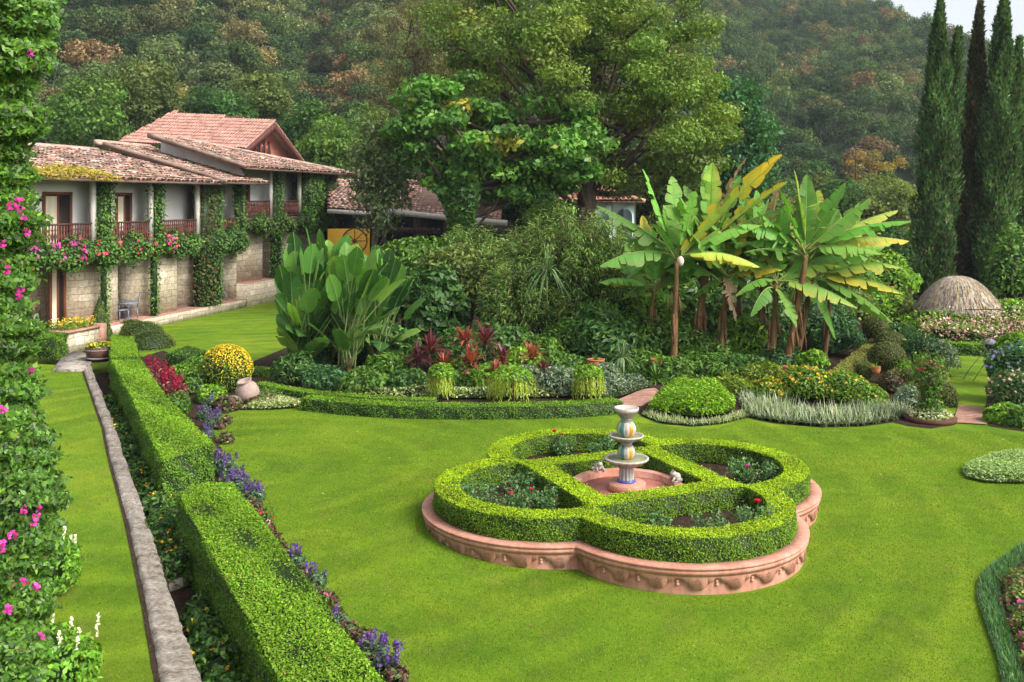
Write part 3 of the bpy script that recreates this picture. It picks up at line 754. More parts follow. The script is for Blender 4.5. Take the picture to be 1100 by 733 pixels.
for k, (lab, px, z) in enumerate(HB):
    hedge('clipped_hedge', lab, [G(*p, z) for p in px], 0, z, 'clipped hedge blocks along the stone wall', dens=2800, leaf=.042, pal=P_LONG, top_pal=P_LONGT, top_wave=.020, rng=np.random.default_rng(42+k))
# ------------------------------------------------------------------ wooded hills
def n2(x, y):
    return (np.sin(x*.021+1.3)*np.cos(y*.017+.4) + .5*np.sin(x*.047+y*.031) + .3*np.sin(x*.09-y*.07+2))
def hill_z(x, y):
    u = x/np.maximum(y, 1.0)
    s = 1/(1+np.exp(-(u-.16)/.03))                                 # 0 on the western hill, 1 on the eastern one
    zl = np.minimum(.46*np.maximum(y-100, 0), 175) + 1.5*n2(x, y)*np.clip((y-90)/60, 0, 1)*2.2
    zr = .335*np.maximum(y-150, 0) + 1.5*n2(x+90, y)*np.clip((y-150)/60, 0, 1)*2.2
    cap = np.interp(u, [.1, .22, .30, .385, .46, .53, .8], [200, 160, 118, 75, 49, 36, 24])
    zr = np.where(zr > cap, cap + (zr-cap)*.06, zr)
    ravine = 9*np.exp(-((u+.20)/.03)**2)*np.clip((y-110)/60, 0, 1)
    return zl*(1-s) + zr*s - ravine
xs = np.linspace(-330, 480, 110); ys = np.linspace(84, 520, 90)
Xg, Yg = np.meshgrid(xs, ys, indexing='ij'); ny = len(ys)
mb = MB(); mb.add(np.stack([Xg, Yg, hill_z(Xg, Yg)-.3], -1).reshape(-1, 3), np.array([(i*ny+j, (i+1)*ny+j, (i+1)*ny+j+1, i*ny+j+1) for i in range(len(xs)-1) for j in range(ny-1)]))
MAT['hill'] = surface('wooded_ground', [(.016, .026, .010), (.035, .045, .018), (.06, .055, .03)], .15, .95, .1, .3, 2, .2)
tag(mb.build('hills', MAT['hill'], smooth=True), kind='structure')

HP = {
 'dark green':   [(4, 0.033, 0.060, 0.027), (3, 0.048, 0.082, 0.033), (1, 0.021, 0.040, 0.020)],
 'mid green':    [(4, 0.062, 0.101, 0.034), (3, 0.086, 0.130, 0.044), (1, 0.034, 0.063, 0.027)],
 'olive':        [(4, 0.100, 0.109, 0.045), (3, 0.131, 0.135, 0.060), (1, 0.059, 0.070, 0.035)],
 'pale green':   [(4, 0.109, 0.151, 0.059), (3, 0.145, 0.177, 0.074), (1, 0.067, 0.097, 0.042)],
 'rust brown':   [(4, 0.156, 0.102, 0.059), (3, 0.197, 0.130, 0.070), (2, 0.094, 0.080, 0.045)],
 'yellow brown': [(4, 0.154, 0.126, 0.061), (3, 0.195, 0.159, 0.072), (2, 0.086, 0.091, 0.040)],
}
def hill_tree(mb, c, R, h, pal, nc, per, size, rg):
    """Broad crown on a short trunk: clumps spread over an umbrella, leaves in each clump."""
    ca, pr = [], []
    for i in range(nc):
        a = rg.random()*6.283; q = rg.random()**.6
        ca.append(np.array(c) + [R*q*math.cos(a), R*q*math.sin(a), h*(.62 + .36*math.sqrt(max(0, 1-q*q)) + rg.normal(0, .05))])
        pr.append(R*rg.uniform(.30, .46))
    clump_crown(mb, ca, pr, per, size, pal, 0, .75, .38, .35, rg, .12, .8)
    n = int(nc*per*.35)
    d = sphere_dirs(n, rg); p = np.array(c) + d*np.array([R*.75, R*.75, h*.3]) + [0, 0, h*.52]
    shell_leaves(mb, p, d, size, pick(pal, n, rg)*.85, 0, .75, .5, .2, rg)
rg = np.random.default_rng(77)
PROTO = {}
for k, pal in HP.items():
    for j in range(2):
        b = MB(); hill_tree(b, (0, 0, 0), 1.0, 1.75, pal, 18, 105, .105, rg)
        tr = MB(); tr.tube([(0, 0, -.3), (.03, .02, .5), (-.02, .0, 1.1)], [.09, .07, .04], 6, (.35, .33, .3))
        PROTO.setdefault(k, []).append((b, tr))
# far wood: one object; nearer crowns: trees of their own
def wood_points(u0, u1, y0, y1, sp, rg, wob=.35):
    out = []; y = y0
    while y < y1:
        x = u0*y + rg.random()*sp
        while x < u1*y:
            out.append((x + rg.normal(0, sp*wob), y + rg.normal(0, sp*wob))); x += sp*(.9 + .3*rg.random())
        y += sp*.8
    return np.array(out)
pts = np.vstack([wood_points(-.60, .22, 104, 330, 5.2, rg), wood_points(.15, .66, 140, 450, 5.8, rg)])
pz = hill_z(pts[:, 0], pts[:, 1])
vis = (215 - (pz+9-EYE)/pts[:, 1]*FOC < 260) & (215 - (pz-EYE)/pts[:, 1]*FOC > -40)
pts, pz = pts[vis], pz[vis]
rr = rg.uniform(.65, 1.35, len(pts))*3.15
u = pts[:, 0]/pts[:, 1]
kinds = list(HP)
def kind_at(x, y, u, q):
    warm = .5+.5*math.sin(x*.05+1)*math.sin(y*.043)
    wts = np.array([3.4, 3.0, 1.5, 1.0, .5+1.0*warm*(q < .5), .4+.6*warm]) if u < .16 else np.array([6, 2.6, 1.2, .25, .2+.42*warm, .2+.3*warm])
    return wts/wts.sum()
kd = np.array([rg.choice(6, p=kind_at(x, y, uu, rg.random())) for (x, y), uu in zip(pts, u)])
app = rr/pts[:, 1]*np.where((u > -.52) & (u < .54), 1, .2)
order = np.argsort(-app); near = set(order[:285].tolist())
WARM = {}
LABK = {'dark green': 'dark green tree crown in the wood covering the hills', 'mid green': 'mid green tree crown in the wood covering the hills', 'olive': 'dull olive tree crown in the wood covering the hills',
        'pale green': 'pale green tree crown in the wood covering the hills', 'rust brown': 'rust-brown tree crown in the wood covering the hills', 'yellow brown': 'yellowish brown tree crown in the wood covering the hills'}
protos = {}
for k in kinds:
    for j, (b, tr) in enumerate(PROTO[k]):
        b.add(np.vstack(tr.v), np.vstack([g for g in tr.f if g.shape[1] == 4]), np.vstack(tr.c)*.3, 0)
far = MB(); thin = {}
for k in kinds:
    for j in range(2):
        b = MB(); hill_tree(b, (0, 0, 0), 1.0, 1.75, HP[k], 13, 36, .16, rg); thin[k, j] = (np.vstack(b.v), np.vstack(b.f), np.vstack(b.c))
for i in range(len(pts)):
    k = kinds[kd[i]]; j = int(rg.integers(2)); a = rg.random()*6.283; p = (pts[i, 0], pts[i, 1], pz[i]-.4)
    if i in near:
        if (k, j) not in protos:
            o = PROTO[k][j][0].build('hillside_tree', MAT['wood_leaf'], loc=(0, 0, 0)); protos[k, j] = o
            tag(o, LABK[k], 'tree', 'hillside trees, ' + k)
        else: o = protos[k, j].copy(); COL.objects.link(o)
        o.location = p; o.rotation_euler = (0, 0, a); o.scale = (rr[i], rr[i], rr[i]*rg.uniform(.8, 1.15))
    else:
        v, f, c = thin[k, j]; ca, sa = math.cos(a), math.sin(a); s = rr[i]
        q = np.c_[v[:, 0]*ca-v[:, 1]*sa, v[:, 0]*sa+v[:, 1]*ca, v[:, 2]*rg.uniform(.85, 1.1)]*s + p
        far.add(q, f, c*math.exp(rg.normal(0, .12)))
tag(far.build('far_forest', MAT['soft'], loc=(0, 0, 0)), kind='stuff')

# ------------------------------------------------------------------ clay tile roofs
TILE = [(4, .34, .20, .15), (3, .41, .26, .205), (2.5, .26, .165, .135), (2, .17, .12, .10), (1.2, .46, .36, .31), (.7, .16, .15, .08)]
def tile_roof(mb, e0, e1, top0, top1, w=.24, l=.42, pal=TILE, rg=None, thick=.10, bow=0.0, jit=1.0, var=.16):
    """Barrel tiles on the roof plane between eave e0-e1 and upper edge top0-top1 (may be shorter: a hip)."""
    rg = rg or np.random.default_rng(5)
    e0, e1, top0, top1 = [np.asarray(q, float) for q in (e0, e1, top0, top1)]
    ux = e1-e0; Lx = np.linalg.norm(ux); ux = ux/Lx
    nn = unit(np.cross(ux, top0-e0)); nn = nn if nn[2] > 0 else -nn
    us = np.cross(nn, ux); us = us if us[2] > 0 else -us
    def loc(q): d = q-e0; return np.array([d@ux, d@us])
    a0, a1 = loc(top0), loc(top1)
    poly = np.array([[0, 0], [Lx, 0], a1, a0])
    x0, x1 = poly[:, 0].min(), poly[:, 0].max()
    x = x0 + w/2; th = np.linspace(0, np.pi, 5)
    V, F, C = [], [], []; n = 0
    while x < x1:
        ys = np.arange(0, poly[:, 1].max(), l)
        ok = inside(np.c_[np.full(len(ys), x), ys + l*.5], poly)
        for y in ys[ok]:
            r0, r1 = w*.56, w*.44
            j = rg.normal(0, .018*jit, 2); lift = rg.normal(0, .008*jit) + bow*math.sin(x*.35)
            o = e0 + ux*(x+j[0]) + us*(y-.05+j[1]) + nn*(lift+.03)
            t = o + us*(l+.06) + nn*(-.02)
            tw = ux*rg.normal(0, .018*jit)
            for q, r in ((o, r0), (t+tw, r1)):
                for s in th: V.append(q + ux*r*math.cos(s) + nn*r*.75*math.sin(s))
            F += [(n+k, n+k+1, n+6+k, n+5+k) for k in range(4)]; n += 10
            C.append(np.tile(pick(pal, 1, rg, var), (10, 1)))
        x += w
    mb.add(np.array(V), np.array(F), np.vstack(C))
    q = [e0, e1, top1, top0]
    v = [p + nn*.0 for p in q] + [p - nn*thick for p in q]
    mb.add(v, [(0, 1, 2, 3), (7, 6, 5, 4), (0, 4, 5, 1), (1, 5, 6, 2), (2, 6, 7, 3), (3, 7, 4, 0)], (.20, .13, .10))

A = np.array([-16.6, 40.44, 0.0]); DV = np.array([.2325, .9726, 0.0]); NV = np.array([.9726, -.2325, 0.0])
def W3(s, n, z): return A + DV*s + NV*n + np.array([0, 0, z])      # point of the hotel front: s along it, n out of it

def ivy_on_box(mb, o, ls, ln, z0, z1, dens, leaf, pal, rg, bulge=.10, bare=None, taper=None):
    """Leaves wrapped round an upright block of the hotel front (s range ls, out-range ln)."""
    (s0, s1), (n0, n1) = ls, ln
    per = [((s0, n1), (s1, n1), NV), ((s1, n1), (s1, n0), DV), ((s0, n0), (s0, n1), -DV)]
    for (a, b, nr) in per:
        L = math.hypot(b[0]-a[0], b[1]-a[1]); c = int(dens*L*(z1-z0))
        t = rg.random(c); z = z0 + (z1-z0)*rg.random(c)
        sN = a[0]+(b[0]-a[0])*t; nN = a[1]+(b[1]-a[1])*t
        out = rg.normal(0, bulge*.6, c) + bulge*np.sin(z*5.1+sN*3)
        keep = rg.random(c) < (1 if bare is None else bare(z))
        P = A + np.outer(sN, DV) + np.outer(nN, NV) + np.outer(np.abs(out), nr); P[:, 2] = z
        P = P[keep]
        shell_leaves(mb, P, np.tile(nr, (len(P), 1)), leaf, pick(pal, len(P), rg), 0, .65, .45, .5, rg)
P_IVY = [(4, .075, .16, .03), (3, .11, .21, .04), (1.5, .035, .08, .02)]
P_IVYDRY = [(4, .06, .12, .025), (2, .13, .09, .045), (2, .10, .07, .035), (1, .03, .06, .02)]

def hotel_wing(name, label, s0, s1, zf, zs, ze, bays, doors, piers, deep, back_h, seed):
    """Two-storey wing: stone ground floor behind a plinth, balcony, plastered upper floor under a tiled roof."""
    rg = np.random.default_rng(seed)
    t = thing(name, W3((s0+s1)/2, 0, 0), label, 'building')
    b = MB(); b.obox(A, DV, NV, (s0, s1), (-deep, -2.2), zf-.1, zs-.25); b.build('ground_floor_wall', MAT['stone'], t)
    b = MB(); b.obox(A, DV, NV, (s0, s1), (-deep, -.95), zs+.002, ze+.35); b.build('upper_wall', MAT['plaster'], t)
    b = MB(); b.obox(A, DV, NV, (s0-.1, s1), (-deep, .0), zs-.25, zs); b.build('balcony_floor', MAT['beam'], t)
    b = MB(); b.obox(A, DV, NV, (s0-.2, s1+.1), (-2.2, .15), -.05, zf); b.build('plinth', MAT['stone'], t)
    b = MB(); b.obox(A, DV, NV, (s0-.2, s1+.1), (-2.19, .12), zf+.001, zf+.02); b.build('terrace_floor', MAT['brick'], t)
    # piers of stone coming forward between the rooms, a rounded end towards the garden
    for (a0, a1, nf) in piers:
        p = MB(); k = 10
        o0, o1 = A + DV*a0, A + DV*a1
        poly = [(A+DV*a0+NV*-2.25)[:2], (A+DV*a1+NV*-2.25)[:2], (A+DV*a1+NV*(nf-.25))[:2]]
        poly += [((A+DV*(a1-.25+.25*math.cos(q))+NV*(nf-.25+.25*math.sin(q)))[:2]) for q in np.linspace(.2, math.pi/2, 5)]
        w = a1-a0
        poly += [((A+DV*(a0+ (w-.25)*(1-q))+NV*(nf-.9*q**2))[:2]) for q in np.linspace(.1, 1, 8)]
        p.prism(poly, zf+.01, zs-.26); p.build('stone_pier', MAT['stone'], t)
    for s in bays:
        p = MB(); p.obox(A, DV, NV, (s-.10, s+.10), (-.22, -.02), zs+.003, ze+.12); p.build('post', MAT['post'], t)
    rs = [s0] + [s for s in bays if s0 < s < s1] + [s1]
    for a, c in zip(rs[:-1], rs[1:]):
        p = MB()
        p.obox(A, DV, NV, (a+.12, c-.12), (-.15, -.05), zs+.84, zs+.91, (.9, .9, .9)); p.obox(A, DV, NV, (a+.12, c-.12), (-.14, -.06), zs+.06, zs+.12, (.9, .9, .9))
        q = a+.2
        while q < c-.15:
            base = A + DV*q + NV*-.10
            col = np.array((1.35, 1.0, 1.0))*math.exp(rg.normal(0, .22))
            p.lathe([(.03, zs+.12), (.022, zs+.22), (.05, zs+.34), (.058, zs+.45), (.03, zs+.58), (.05, zs+.66), (.028, zs+.74), (.034, zs+.84)], base*np.array([1, 1, 0]), 6, col); q += .165
        p.build('balcony_rail', MAT['wood'], t)
    b = MB(); b.obox(A, DV, NV, (s0-.3, s1+.3), (-.25, .0), ze-.02, ze+.14)
    for q in np.arange(s0, s1+.4, .62): b.obox(A, DV, NV, (q-.05, q+.05), (-.9, .75), ze+.14, ze+.25)
    b.build('eave_beam', MAT['beam'], t)
    for (sa, sb, z0, z1, low, *nn_) in doors:
        nf = nn_[0] if nn_ else (-2.2 if low else -.95)
        d = MB()
        for (x0, x1) in ((sa, sa+.1), (sb-.1, sb), ((sa+sb)/2-.05, (sa+sb)/2+.05)): d.obox(A, DV, NV, (x0, x1), (nf, nf+.09), z0, z1, (2.2, 1.6, .9))
        d.obox(A, DV, NV, (sa, sb), (nf, nf+.10), z1, z1+.12, (2.2, 1.6, .9)); f = d.build('door', MAT['wood'], t)
        g = MB(); g.obox(A, DV, NV, (sa+.1, sb-.1), (nf+.01, nf+.04), z0, z1); g.build('pane', MAT['glass'], f)
        c = MB()
        x = np.linspace(sa+.12, sa+.12+(sb-sa)*.42, 22)
        v = [A + DV*q + NV*(nf+.055+.018*math.sin(i*1.9)) + np.array([0, 0, z]) for z in (z0+.05, z1-.05) for i, q in enumerate(x)]
        c.add(v, [(i, i+1, 23+i, 22+i) for i in range(21)], (.72, .64, .5)); c.build('curtain', MAT['paint'], f)
    return t

# wing nearest the viewer
ha = hotel_wing('hotel_wing', 'two-storey hotel wing of stone and white plaster under a mossy old tile roof', -9, 11, .40, 3.78, 6.38,
    [-4.9, -1.0, 2.95, 6.75, 10.7], [(-2.1, -1.18, .42, 2.9, True, -1.3), (-2.9, -1.25, 3.79, 5.8, False), (1.3, 2.5, .42, 2.6, True), (1.6, 2.7, 3.79, 5.8, False), (5.6, 6.6, .42, 2.6, True), (8.7, 9.7, 3.79, 5.8, False), (8.8, 9.8, .42, 2.6, True)],
    [(-1.15, 1.2, -.4), (2.75, 5.5, -.3), (6.65, 8.7, -.5), (10.2, 11, -.3)], 9.5, 0, 1)
rb = MB(); tile_roof(rb, W3(-9.5, .85, 6.41), W3(8.2, .85, 6.41), W3(-9.5, -6, 8.05), W3(8.2, -6, 8.05), .27, .44, rg=np.random.default_rng(2), jit=1.3); ro = rb.build('roof', MAT['tile'], ha)
rb = MB(); tile_roof(rb, W3(7.4, .95, 6.48), W3(11.9, .95, 6.48), W3(7.4, -6.2, 8.45), W3(11.9, -6.2, 8.45), .27, .44, rg=np.random.default_rng(3), jit=1.3)
rb.tube([W3(7.36, 1.0-.48*k, 6.54+.135*k) for k in range(15)], .095, 8, (.24, .175, .14)); rb.build('stepped_roof', MAT['tile'], ha)
b = MB(); b.tube([W3(s, -6.05, 8.08) for s in np.linspace(-9.5, 7.4, 12)], .15, 8, (.40, .27, .22)); b.tube([W3(s, -6.2, 8.5) for s in np.linspace(7.4, 12, 5)], .15, 8, (.40, .27, .22)); b.build('ridge_tiles', MAT['tile'], ha)
# yellow weeds on the eave
wm = MB(); g2 = np.random.default_rng(12); k = 2600
P = W3(0, 0, 0) + np.outer(g2.uniform(-7.5, -.8, k), DV) + np.outer(g2.uniform(-.1, 1.15, k), NV); kk = (A[None]+0*P)
nn = (P-A) @ NV; P[:, 2] = 6.40 + (1.0-nn)*.24 + g2.random(k)*.42*np.clip(1-np.abs(((P-A) @ DV)+3.3)/4.5, .15, 1)
shell_leaves(wm, P, np.tile([.3, 0, 1.], (k, 1)), .14, pick([(4, .34, .26, .03), (3, .24, .24, .04), (2, .42, .33, .05)], k, g2), 0, .35, .9, .3, g2)
tag(wm.build('roof_weeds', MAT['leaf']), 'tuft of yellow weeds growing on the tiled eave', 'weeds')

# second wing, half a storey higher
hb = hotel_wing('hotel_wing', 'higher hotel wing with plain white upper wall and hipped old tile roof', 11.2, 22.2, 1.2, 4.66, 7.22,
    [14.2, 17.8, 21.6], [(12.2, 13.3, 4.67, 6.6, False), (15.4, 16.4, 1.22, 3.4, True), (18.6, 19.6, 4.67, 6.6, False)], [(11.2, 14.0, -.4), (15.0, 17.6, -.4), (18.7, 21.4, -.4)], 8.0, 0, 4)
rb = MB(); tile_roof(rb, W3(9.7, .85, 7.25), W3(24.0, .85, 7.25), W3(9.7, -4.8, 8.95), W3(12.6, -4.8, 8.95), .27, .44, rg=np.random.default_rng(6), jit=1.3)
rb.tube([W3(9.66, .9-.47*k, 7.31+.143*k) for k in range(13)], .095, 8, (.24, .18, .145)); rb.tube([W3(12.6, -4.8, 8.98), W3(24.0, 1.0, 7.27)], .14, 8, (.40, .29, .24)); rb.build('roof', MAT['tile'], hb)
rb = MB(); tile_roof(rb, W3(24.0, 1.0, 7.20), W3(24.0, -8.5, 7.20), W3(12.6, -4.8, 8.95), W3(12.6, -4.85, 8.95), .27, .44, rg=np.random.default_rng(9)); rb.build('hip_roof', MAT['tile'], hb)
b = MB(); b.prism([W3(10.9, .0, 0)[:2], W3(11.15, .0, 0)[:2], W3(11.15, -4.8, 0)[:2], W3(10.9, -4.8, 0)[:2]], 6.0, 7.0)
q = [W3(10.9, -.1, 7.0), W3(10.9, -4.8, 7.0), W3(10.9, -4.8, 8.7), W3(10.9, -.1, 7.35)]; q2 = [p + DV*.25 for p in q]
b.add(q+q2, [(0, 1, 2, 3), (7, 6, 5, 4), (0, 3, 7, 4), (1, 5, 6, 2), (3, 2, 6, 7)]); b.build('gable_wall', MAT['aged_plaster'], hb)

# ivy: columns and hanging swags, each plant a thing
def ivy(label, parts, group='ivy on the hotel front', seed=0, flowers=None, pal=P_IVY, name='ivy_column'):
    rg = np.random.default_rng(seed); t = MB()
    for (ls, ln, z0, z1, dens, bulge, pl) in parts:
        t.obox(A, DV, NV, (ls[0]+.06, ls[1]-.06), (ln[0], ln[1]-.06), z0, z1, (.02, .04, .012))
        ivy_on_box(t, A, ls, ln, z0, z1, dens, .13, pl or pal, rg, bulge)
    root = tag(t.build(name, MAT['leaf']), label, 'climbing plant', group)
    if flowers:
        (s0, s1, n1, z0, z1, cnt, col) = flowers; f = MB()
        P = A + np.outer(rg.uniform(s0, s1, cnt), DV) + np.outer(n1 + rg.uniform(.05, .22, cnt), NV); P[:, 2] = rg.uniform(z0, z1, cnt)
        P += rg.normal(0, .12, P.shape)
        shell_leaves(f, P, np.tile(NV, (cnt, 1)), .16, pick(col, cnt, rg, .2), 0, .85, .5, .4, rg); f.build('blossom', MAT['petal'], root)
    return root
ivy('slim leafy ivy column by the first white post of the near wing', [((-.78, .10), (-.2, .05), 3.2, 6.35, 150, .10, None), ((-.45, -.12), (-.2, .0), .45, 3.2, 110, .08, None)], seed=1)
ivy('narrow ivy column between two balcony rails of the near wing', [((2.98, 3.72), (-.3, .05), 3.2, 6.35, 150, .10, None), ((3.15, 3.45), (-.3, .0), .45, 3.2, 110, .07, None)], seed=2)
ivy('thick ivy column with a brown dry face on the near wing', [((7.0, 7.9), (-.5, .22), .45, 6.35, 130, .08, P_IVYDRY), ((7.9, 8.4), (-.5, .26), .45, 6.35, 150, .09, P_IVY)], seed=3)
ivy('ivy column at the end post where the roof steps up', [((10.5, 11.0), (-.3, .10), 3.3, 6.4, 130, .09, None)], seed=4)
ivy('ivy column on the first post of the higher wing', [((14.45, 15.2), (-.3, .14), 1.2, 7.2, 120, .09, None)], seed=5)
ivy('broad bushy ivy column of the higher wing spreading at its foot', [((18.0, 20.2), (-.5, .35), 4.4, 7.2, 120, .12, None)], seed=6)
ivy('dark ivy column at the far corner of the higher wing', [((21.4, 22.6), (-.4, .2), 4.5, 7.2, 110, .10, P_IVYDRY)], seed=7)
MAG = [(4, .42, .025, .22), (3, .54, .05, .30), (1, .36, .02, .14)]
def swag(label, s0, s1, z0, z1, nmax, seed, flowers=None, pal=P_IVY, drop=.35):
    rg = np.random.default_rng(seed); t = MB(); c = int(150*(s1-s0)*(z1-z0+.8))
    s = rg.uniform(s0, s1, c); e = np.clip(np.minimum(s-s0, s1-s)/.8, .25, 1)
    th = rg.uniform(-.4, math.pi*.95, c); zc = (z0+z1)/2 + .10*np.sin(s*2.1+seed); hz = (z1-z0)/2*(1+drop*np.sin(s*3.3+seed*2))*e
    P = A + np.outer(s, DV) + np.outer(-.1 + nmax*np.sin(th)*e, NV); P[:, 2] = zc + hz*np.cos(th)
    nr = np.outer(np.sin(th), NV) + np.outer(np.cos(th), [0, 0, 1])
    P += nr*rg.normal(0, .07, (c, 1))
    shell_leaves(t, P, nr, .13, pick(pal, c, rg), 0, .65, .5, .4, rg)
    k = 26; sl = np.linspace(s0+.15, s1-.15, k); v = []
    for q in sl:
        ee = min(1, min(q-s0, s1-q)/.8+.1); zz = (z0+z1)/2 + .10*math.sin(q*2.1+seed); h = (z1-z0)/2*(1+drop*math.sin(q*3.3+seed*2))*ee*.85
        for a in np.linspace(-.2, math.pi, 7): v.append(W3(q, -.1+nmax*.85*math.sin(a)*ee, zz+h*math.cos(a)))
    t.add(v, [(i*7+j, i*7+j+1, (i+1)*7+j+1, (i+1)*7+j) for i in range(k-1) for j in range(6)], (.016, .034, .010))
    root = tag(t.build('balcony_creeper', MAT['leaf']), label, 'climbing plant', 'creepers hanging along the balconies')
    if flowers:
        for (f0, f1, cnt, col) in flowers:
            f = MB(); sf = rg.uniform(f0, f1, cnt); th = rg.uniform(.2, 1.9, cnt)
            P = A + np.outer(sf, DV) + np.outer(-.1+(nmax+.05)*np.sin(th), NV); P[:, 2] = (z0+z1)/2 + (z1-z0)/2*np.cos(th) + rg.normal(0, .08, cnt)
            cl = np.sin(sf*5+1) > -.2; P = P[cl]
            shell_leaves(f, P, np.tile(NV, (len(P), 1)), .15, pick(col, len(P), rg, .2), 0, .85, .5, .4, rg); f.build('blossom', MAT['petal'], root)
RED = [(3, .55, .04, .07), (2, .62, .10, .14)]
swag('leafy balcony creeper sprinkled with magenta and red blossom', -5.2, 2.95, 2.9, 4.0, .5, 11, [(-5.0, -1.8, 120, MAG), (-1.6, 2.6, 60, RED)])
swag('plain green balcony creeper with a few red blossoms in mid wing', 2.9, 6.9, 3.0, 4.05, .5, 12, [(3.2, 4.4, 40, RED), (3.4, 4.2, 25, MAG)])
swag('dense rounded mass of ivy bulging below the balcony', 6.7, 11.3, 2.85, 4.15, .75, 13, None, [(4, .065, .135, .03), (3, .095, .18, .035), (1, .03, .07, .02)])
swag('loose pale creeper under the higher balcony', 11.3, 17.0, 3.7, 4.75, .5, 14, None, [(4, .10, .17, .04), (3, .075, .14, .03), (1.5, .15, .22, .06)])
swag('thick ivy ledge under the far end of the higher balcony', 17.0, 22.6, 3.6, 4.8, .7, 15, [(20.5, 22.6, 40, [(2, .28, .10, .18)])], [(4, .06, .13, .025), (3, .09, .19, .03)])

# pink gabled building behind
pk, re = AT(295, 131, 66), AT(191, 132.5, 71)
ec, el = AT(264, 159.5, 63.5), AT(126, 152.5, 68)
p2 = AT(329, 177, 68.5); p2l = AT(240, 170, 74)
t = thing('gabled_building', (pk[0], 66, 0), 'pink gabled building rising behind the hotel wings', 'building')
b = MB()
PT = [(4, .40, .215, .17), (3, .43, .24, .19)]
tile_roof(b, ec, el, pk, re, .24, .40, PT, np.random.default_rng(8), .16, jit=.25, var=.05)
tile_roof(b, p2, p2l, pk, re, .24, .40, PT, np.random.default_rng(8), .16, jit=.25)
r1 = b.build('roof', MAT['tile'], t)
inn = unit((re-pk)*np.array([1, 1, 0]))
b = MB(); dn = np.array([0, 0, -.18])
q = [ec + inn*.9 + (pk-ec)*.1 + dn, p2 + inn*.9 + (pk-p2)*.1 + dn, pk + inn*.9 + dn]
base = [np.array([q[0][0], q[0][1], 3.0]), np.array([q[1][0], q[1][1], 3.0])]
bk = [p + inn*5 for p in (base[0], base[1], q[1], q[2], q[0])]
fr = [base[0], base[1], q[1], q[2], q[0]]
b.add(fr + bk, [(0, 1, 2, 3, 4), (9, 8, 7, 6, 5), (1, 6, 7, 2), (0, 4, 9, 5)]); wl_ = b.build('wall', MAT['pink'], t)
b = MB(); ax = unit((p2-ec)*np.array([1, 1, 0])); out = -inn
for a0, a1 in ((ec, pk), (p2, pk)):
    d0 = np.array([0, 0, -.06]); b.add([a0+d0, a1+d0, a1+d0+[0, 0, -.45], a0+d0+[0, 0, -.45], a0+d0+out*.08, a1+d0+out*.08, a1+d0+out*.08+[0, 0, -.45], a0+d0+out*.08+[0, 0, -.45]], [(0, 1, 2, 3), (7, 6, 5, 4), (3, 2, 6, 7), (0, 4, 5, 1)], (1.2, .8, .75))
b.build('barge_board', MAT['wood'], t)
fc = lambda f, z: q[0]*(1-f) + q[1]*f - np.array([0, 0, (q[0]*(1-f)+q[1]*f)[2]]) + np.array([0, 0, z])
zt = pk[2]-1.0
for k, f in enumerate((.235, .325, .415, .505)):
    zz = min(zt - .1*k, zt)
    wn = MB(); o = fc(f, 0); wn.obox(o, ax, out, (-.16, .16), (-.02, .03), zz-1.35, zz, (1, 1, 1)); w1 = wn.build('window', MAT['glass'], t)
    fm = MB()
    for x0, x1 in ((-.24, -.16), (.16, .24)): fm.obox(o, ax, out, (x0, x1), (-.02, .10), zz-1.4, zz+.04, (3.2, 1.3, 1.1))
    fm.build('shutter', MAT['wood'], w1)

# low restaurant with its open front
t = thing('restaurant', (-9, 58, 0), 'low open-fronted restaurant under weathered clay tiles behind the shrubs', 'building')
b = MB(); tile_roof(b, AT(420, 227, 57), AT(536, 237, 57), AT(436, 194, 63), AT(548, 194, 63), .28, .45, [(3, .34, .2, .165), (3, .27, .16, .13), (1, .2, .13, .11)], np.random.default_rng(4))
b.build('roof', MAT['tile'], t)
b = MB(); tile_roof(b, AT(352, 224.5, 57.2), AT(424, 229.5, 57), AT(352, 198, 64), AT(392, 212, 63), .28, .45, TILE, np.random.default_rng(14)); b.build('side_roof', MAT['tile'], t)
b = MB(); tile_roof(b, AT(350, 209, 66.5), AT(425, 213, 66.5), AT(350, 192, 71), AT(430, 193, 71), .28, .45, [(3, .58, .40, .32), (2, .5, .32, .25)], np.random.default_rng(15)); b.build('upper_roof', MAT['tile'], t)
b = MB()
b.tube([AT(415, 227, 56.7), AT(478, 234, 56.7), AT(545, 240, 56.7)], .17, 8, (1, 1, 1)); b.build('eave_beam', MAT['post'], t)
b = MB(); b.tube([AT(352, 227, 56.9), AT(420, 231, 56.8)], .13, 8); b.build('side_beam', MAT['post'], t)
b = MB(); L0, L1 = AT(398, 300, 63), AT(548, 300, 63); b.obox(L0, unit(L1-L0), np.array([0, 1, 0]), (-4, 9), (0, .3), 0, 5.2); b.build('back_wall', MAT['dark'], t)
b = MB()
for px in (413, 446, 478, 520): p = AT(px, 250, 57.2); b.tube([(p[0], p[1], 0), (p[0], p[1], 4.7)], .11, 8)
b.build('post', MAT['beam'], t)
b = MB(); a0, a1 = AT(418, 249, 57), AT(474, 250, 57); b.tube([a0, a1], .08, 6)
g3 = np.random.default_rng(4)
for f in np.linspace(.05, .95, 17):
    p = a0*(1-f)+a1*f + [0, -.05, .14]; b.ball(p, g3.uniform(.09, .17), 5, np.array([(.30, .12, .06), (.36, .2, .08), (.18, .09, .06)][g3.integers(3)])*5)
b.build('hanging_rail', MAT['beam'], t)
b = MB(); p0, p1 = AT(352, 246, 55.5), AT(397, 246, 55.8); u_ = unit((p1-p0)*np.array([1, 1, 0])); b.obox(p0, u_, np.array([-u_[1], u_[0], 0]), (0, np.linalg.norm(p1-p0)), (0, .3), 0, AT(380, 246, 55.6)[2]); b.build('yellow_wall', MAT['yellow'], t)
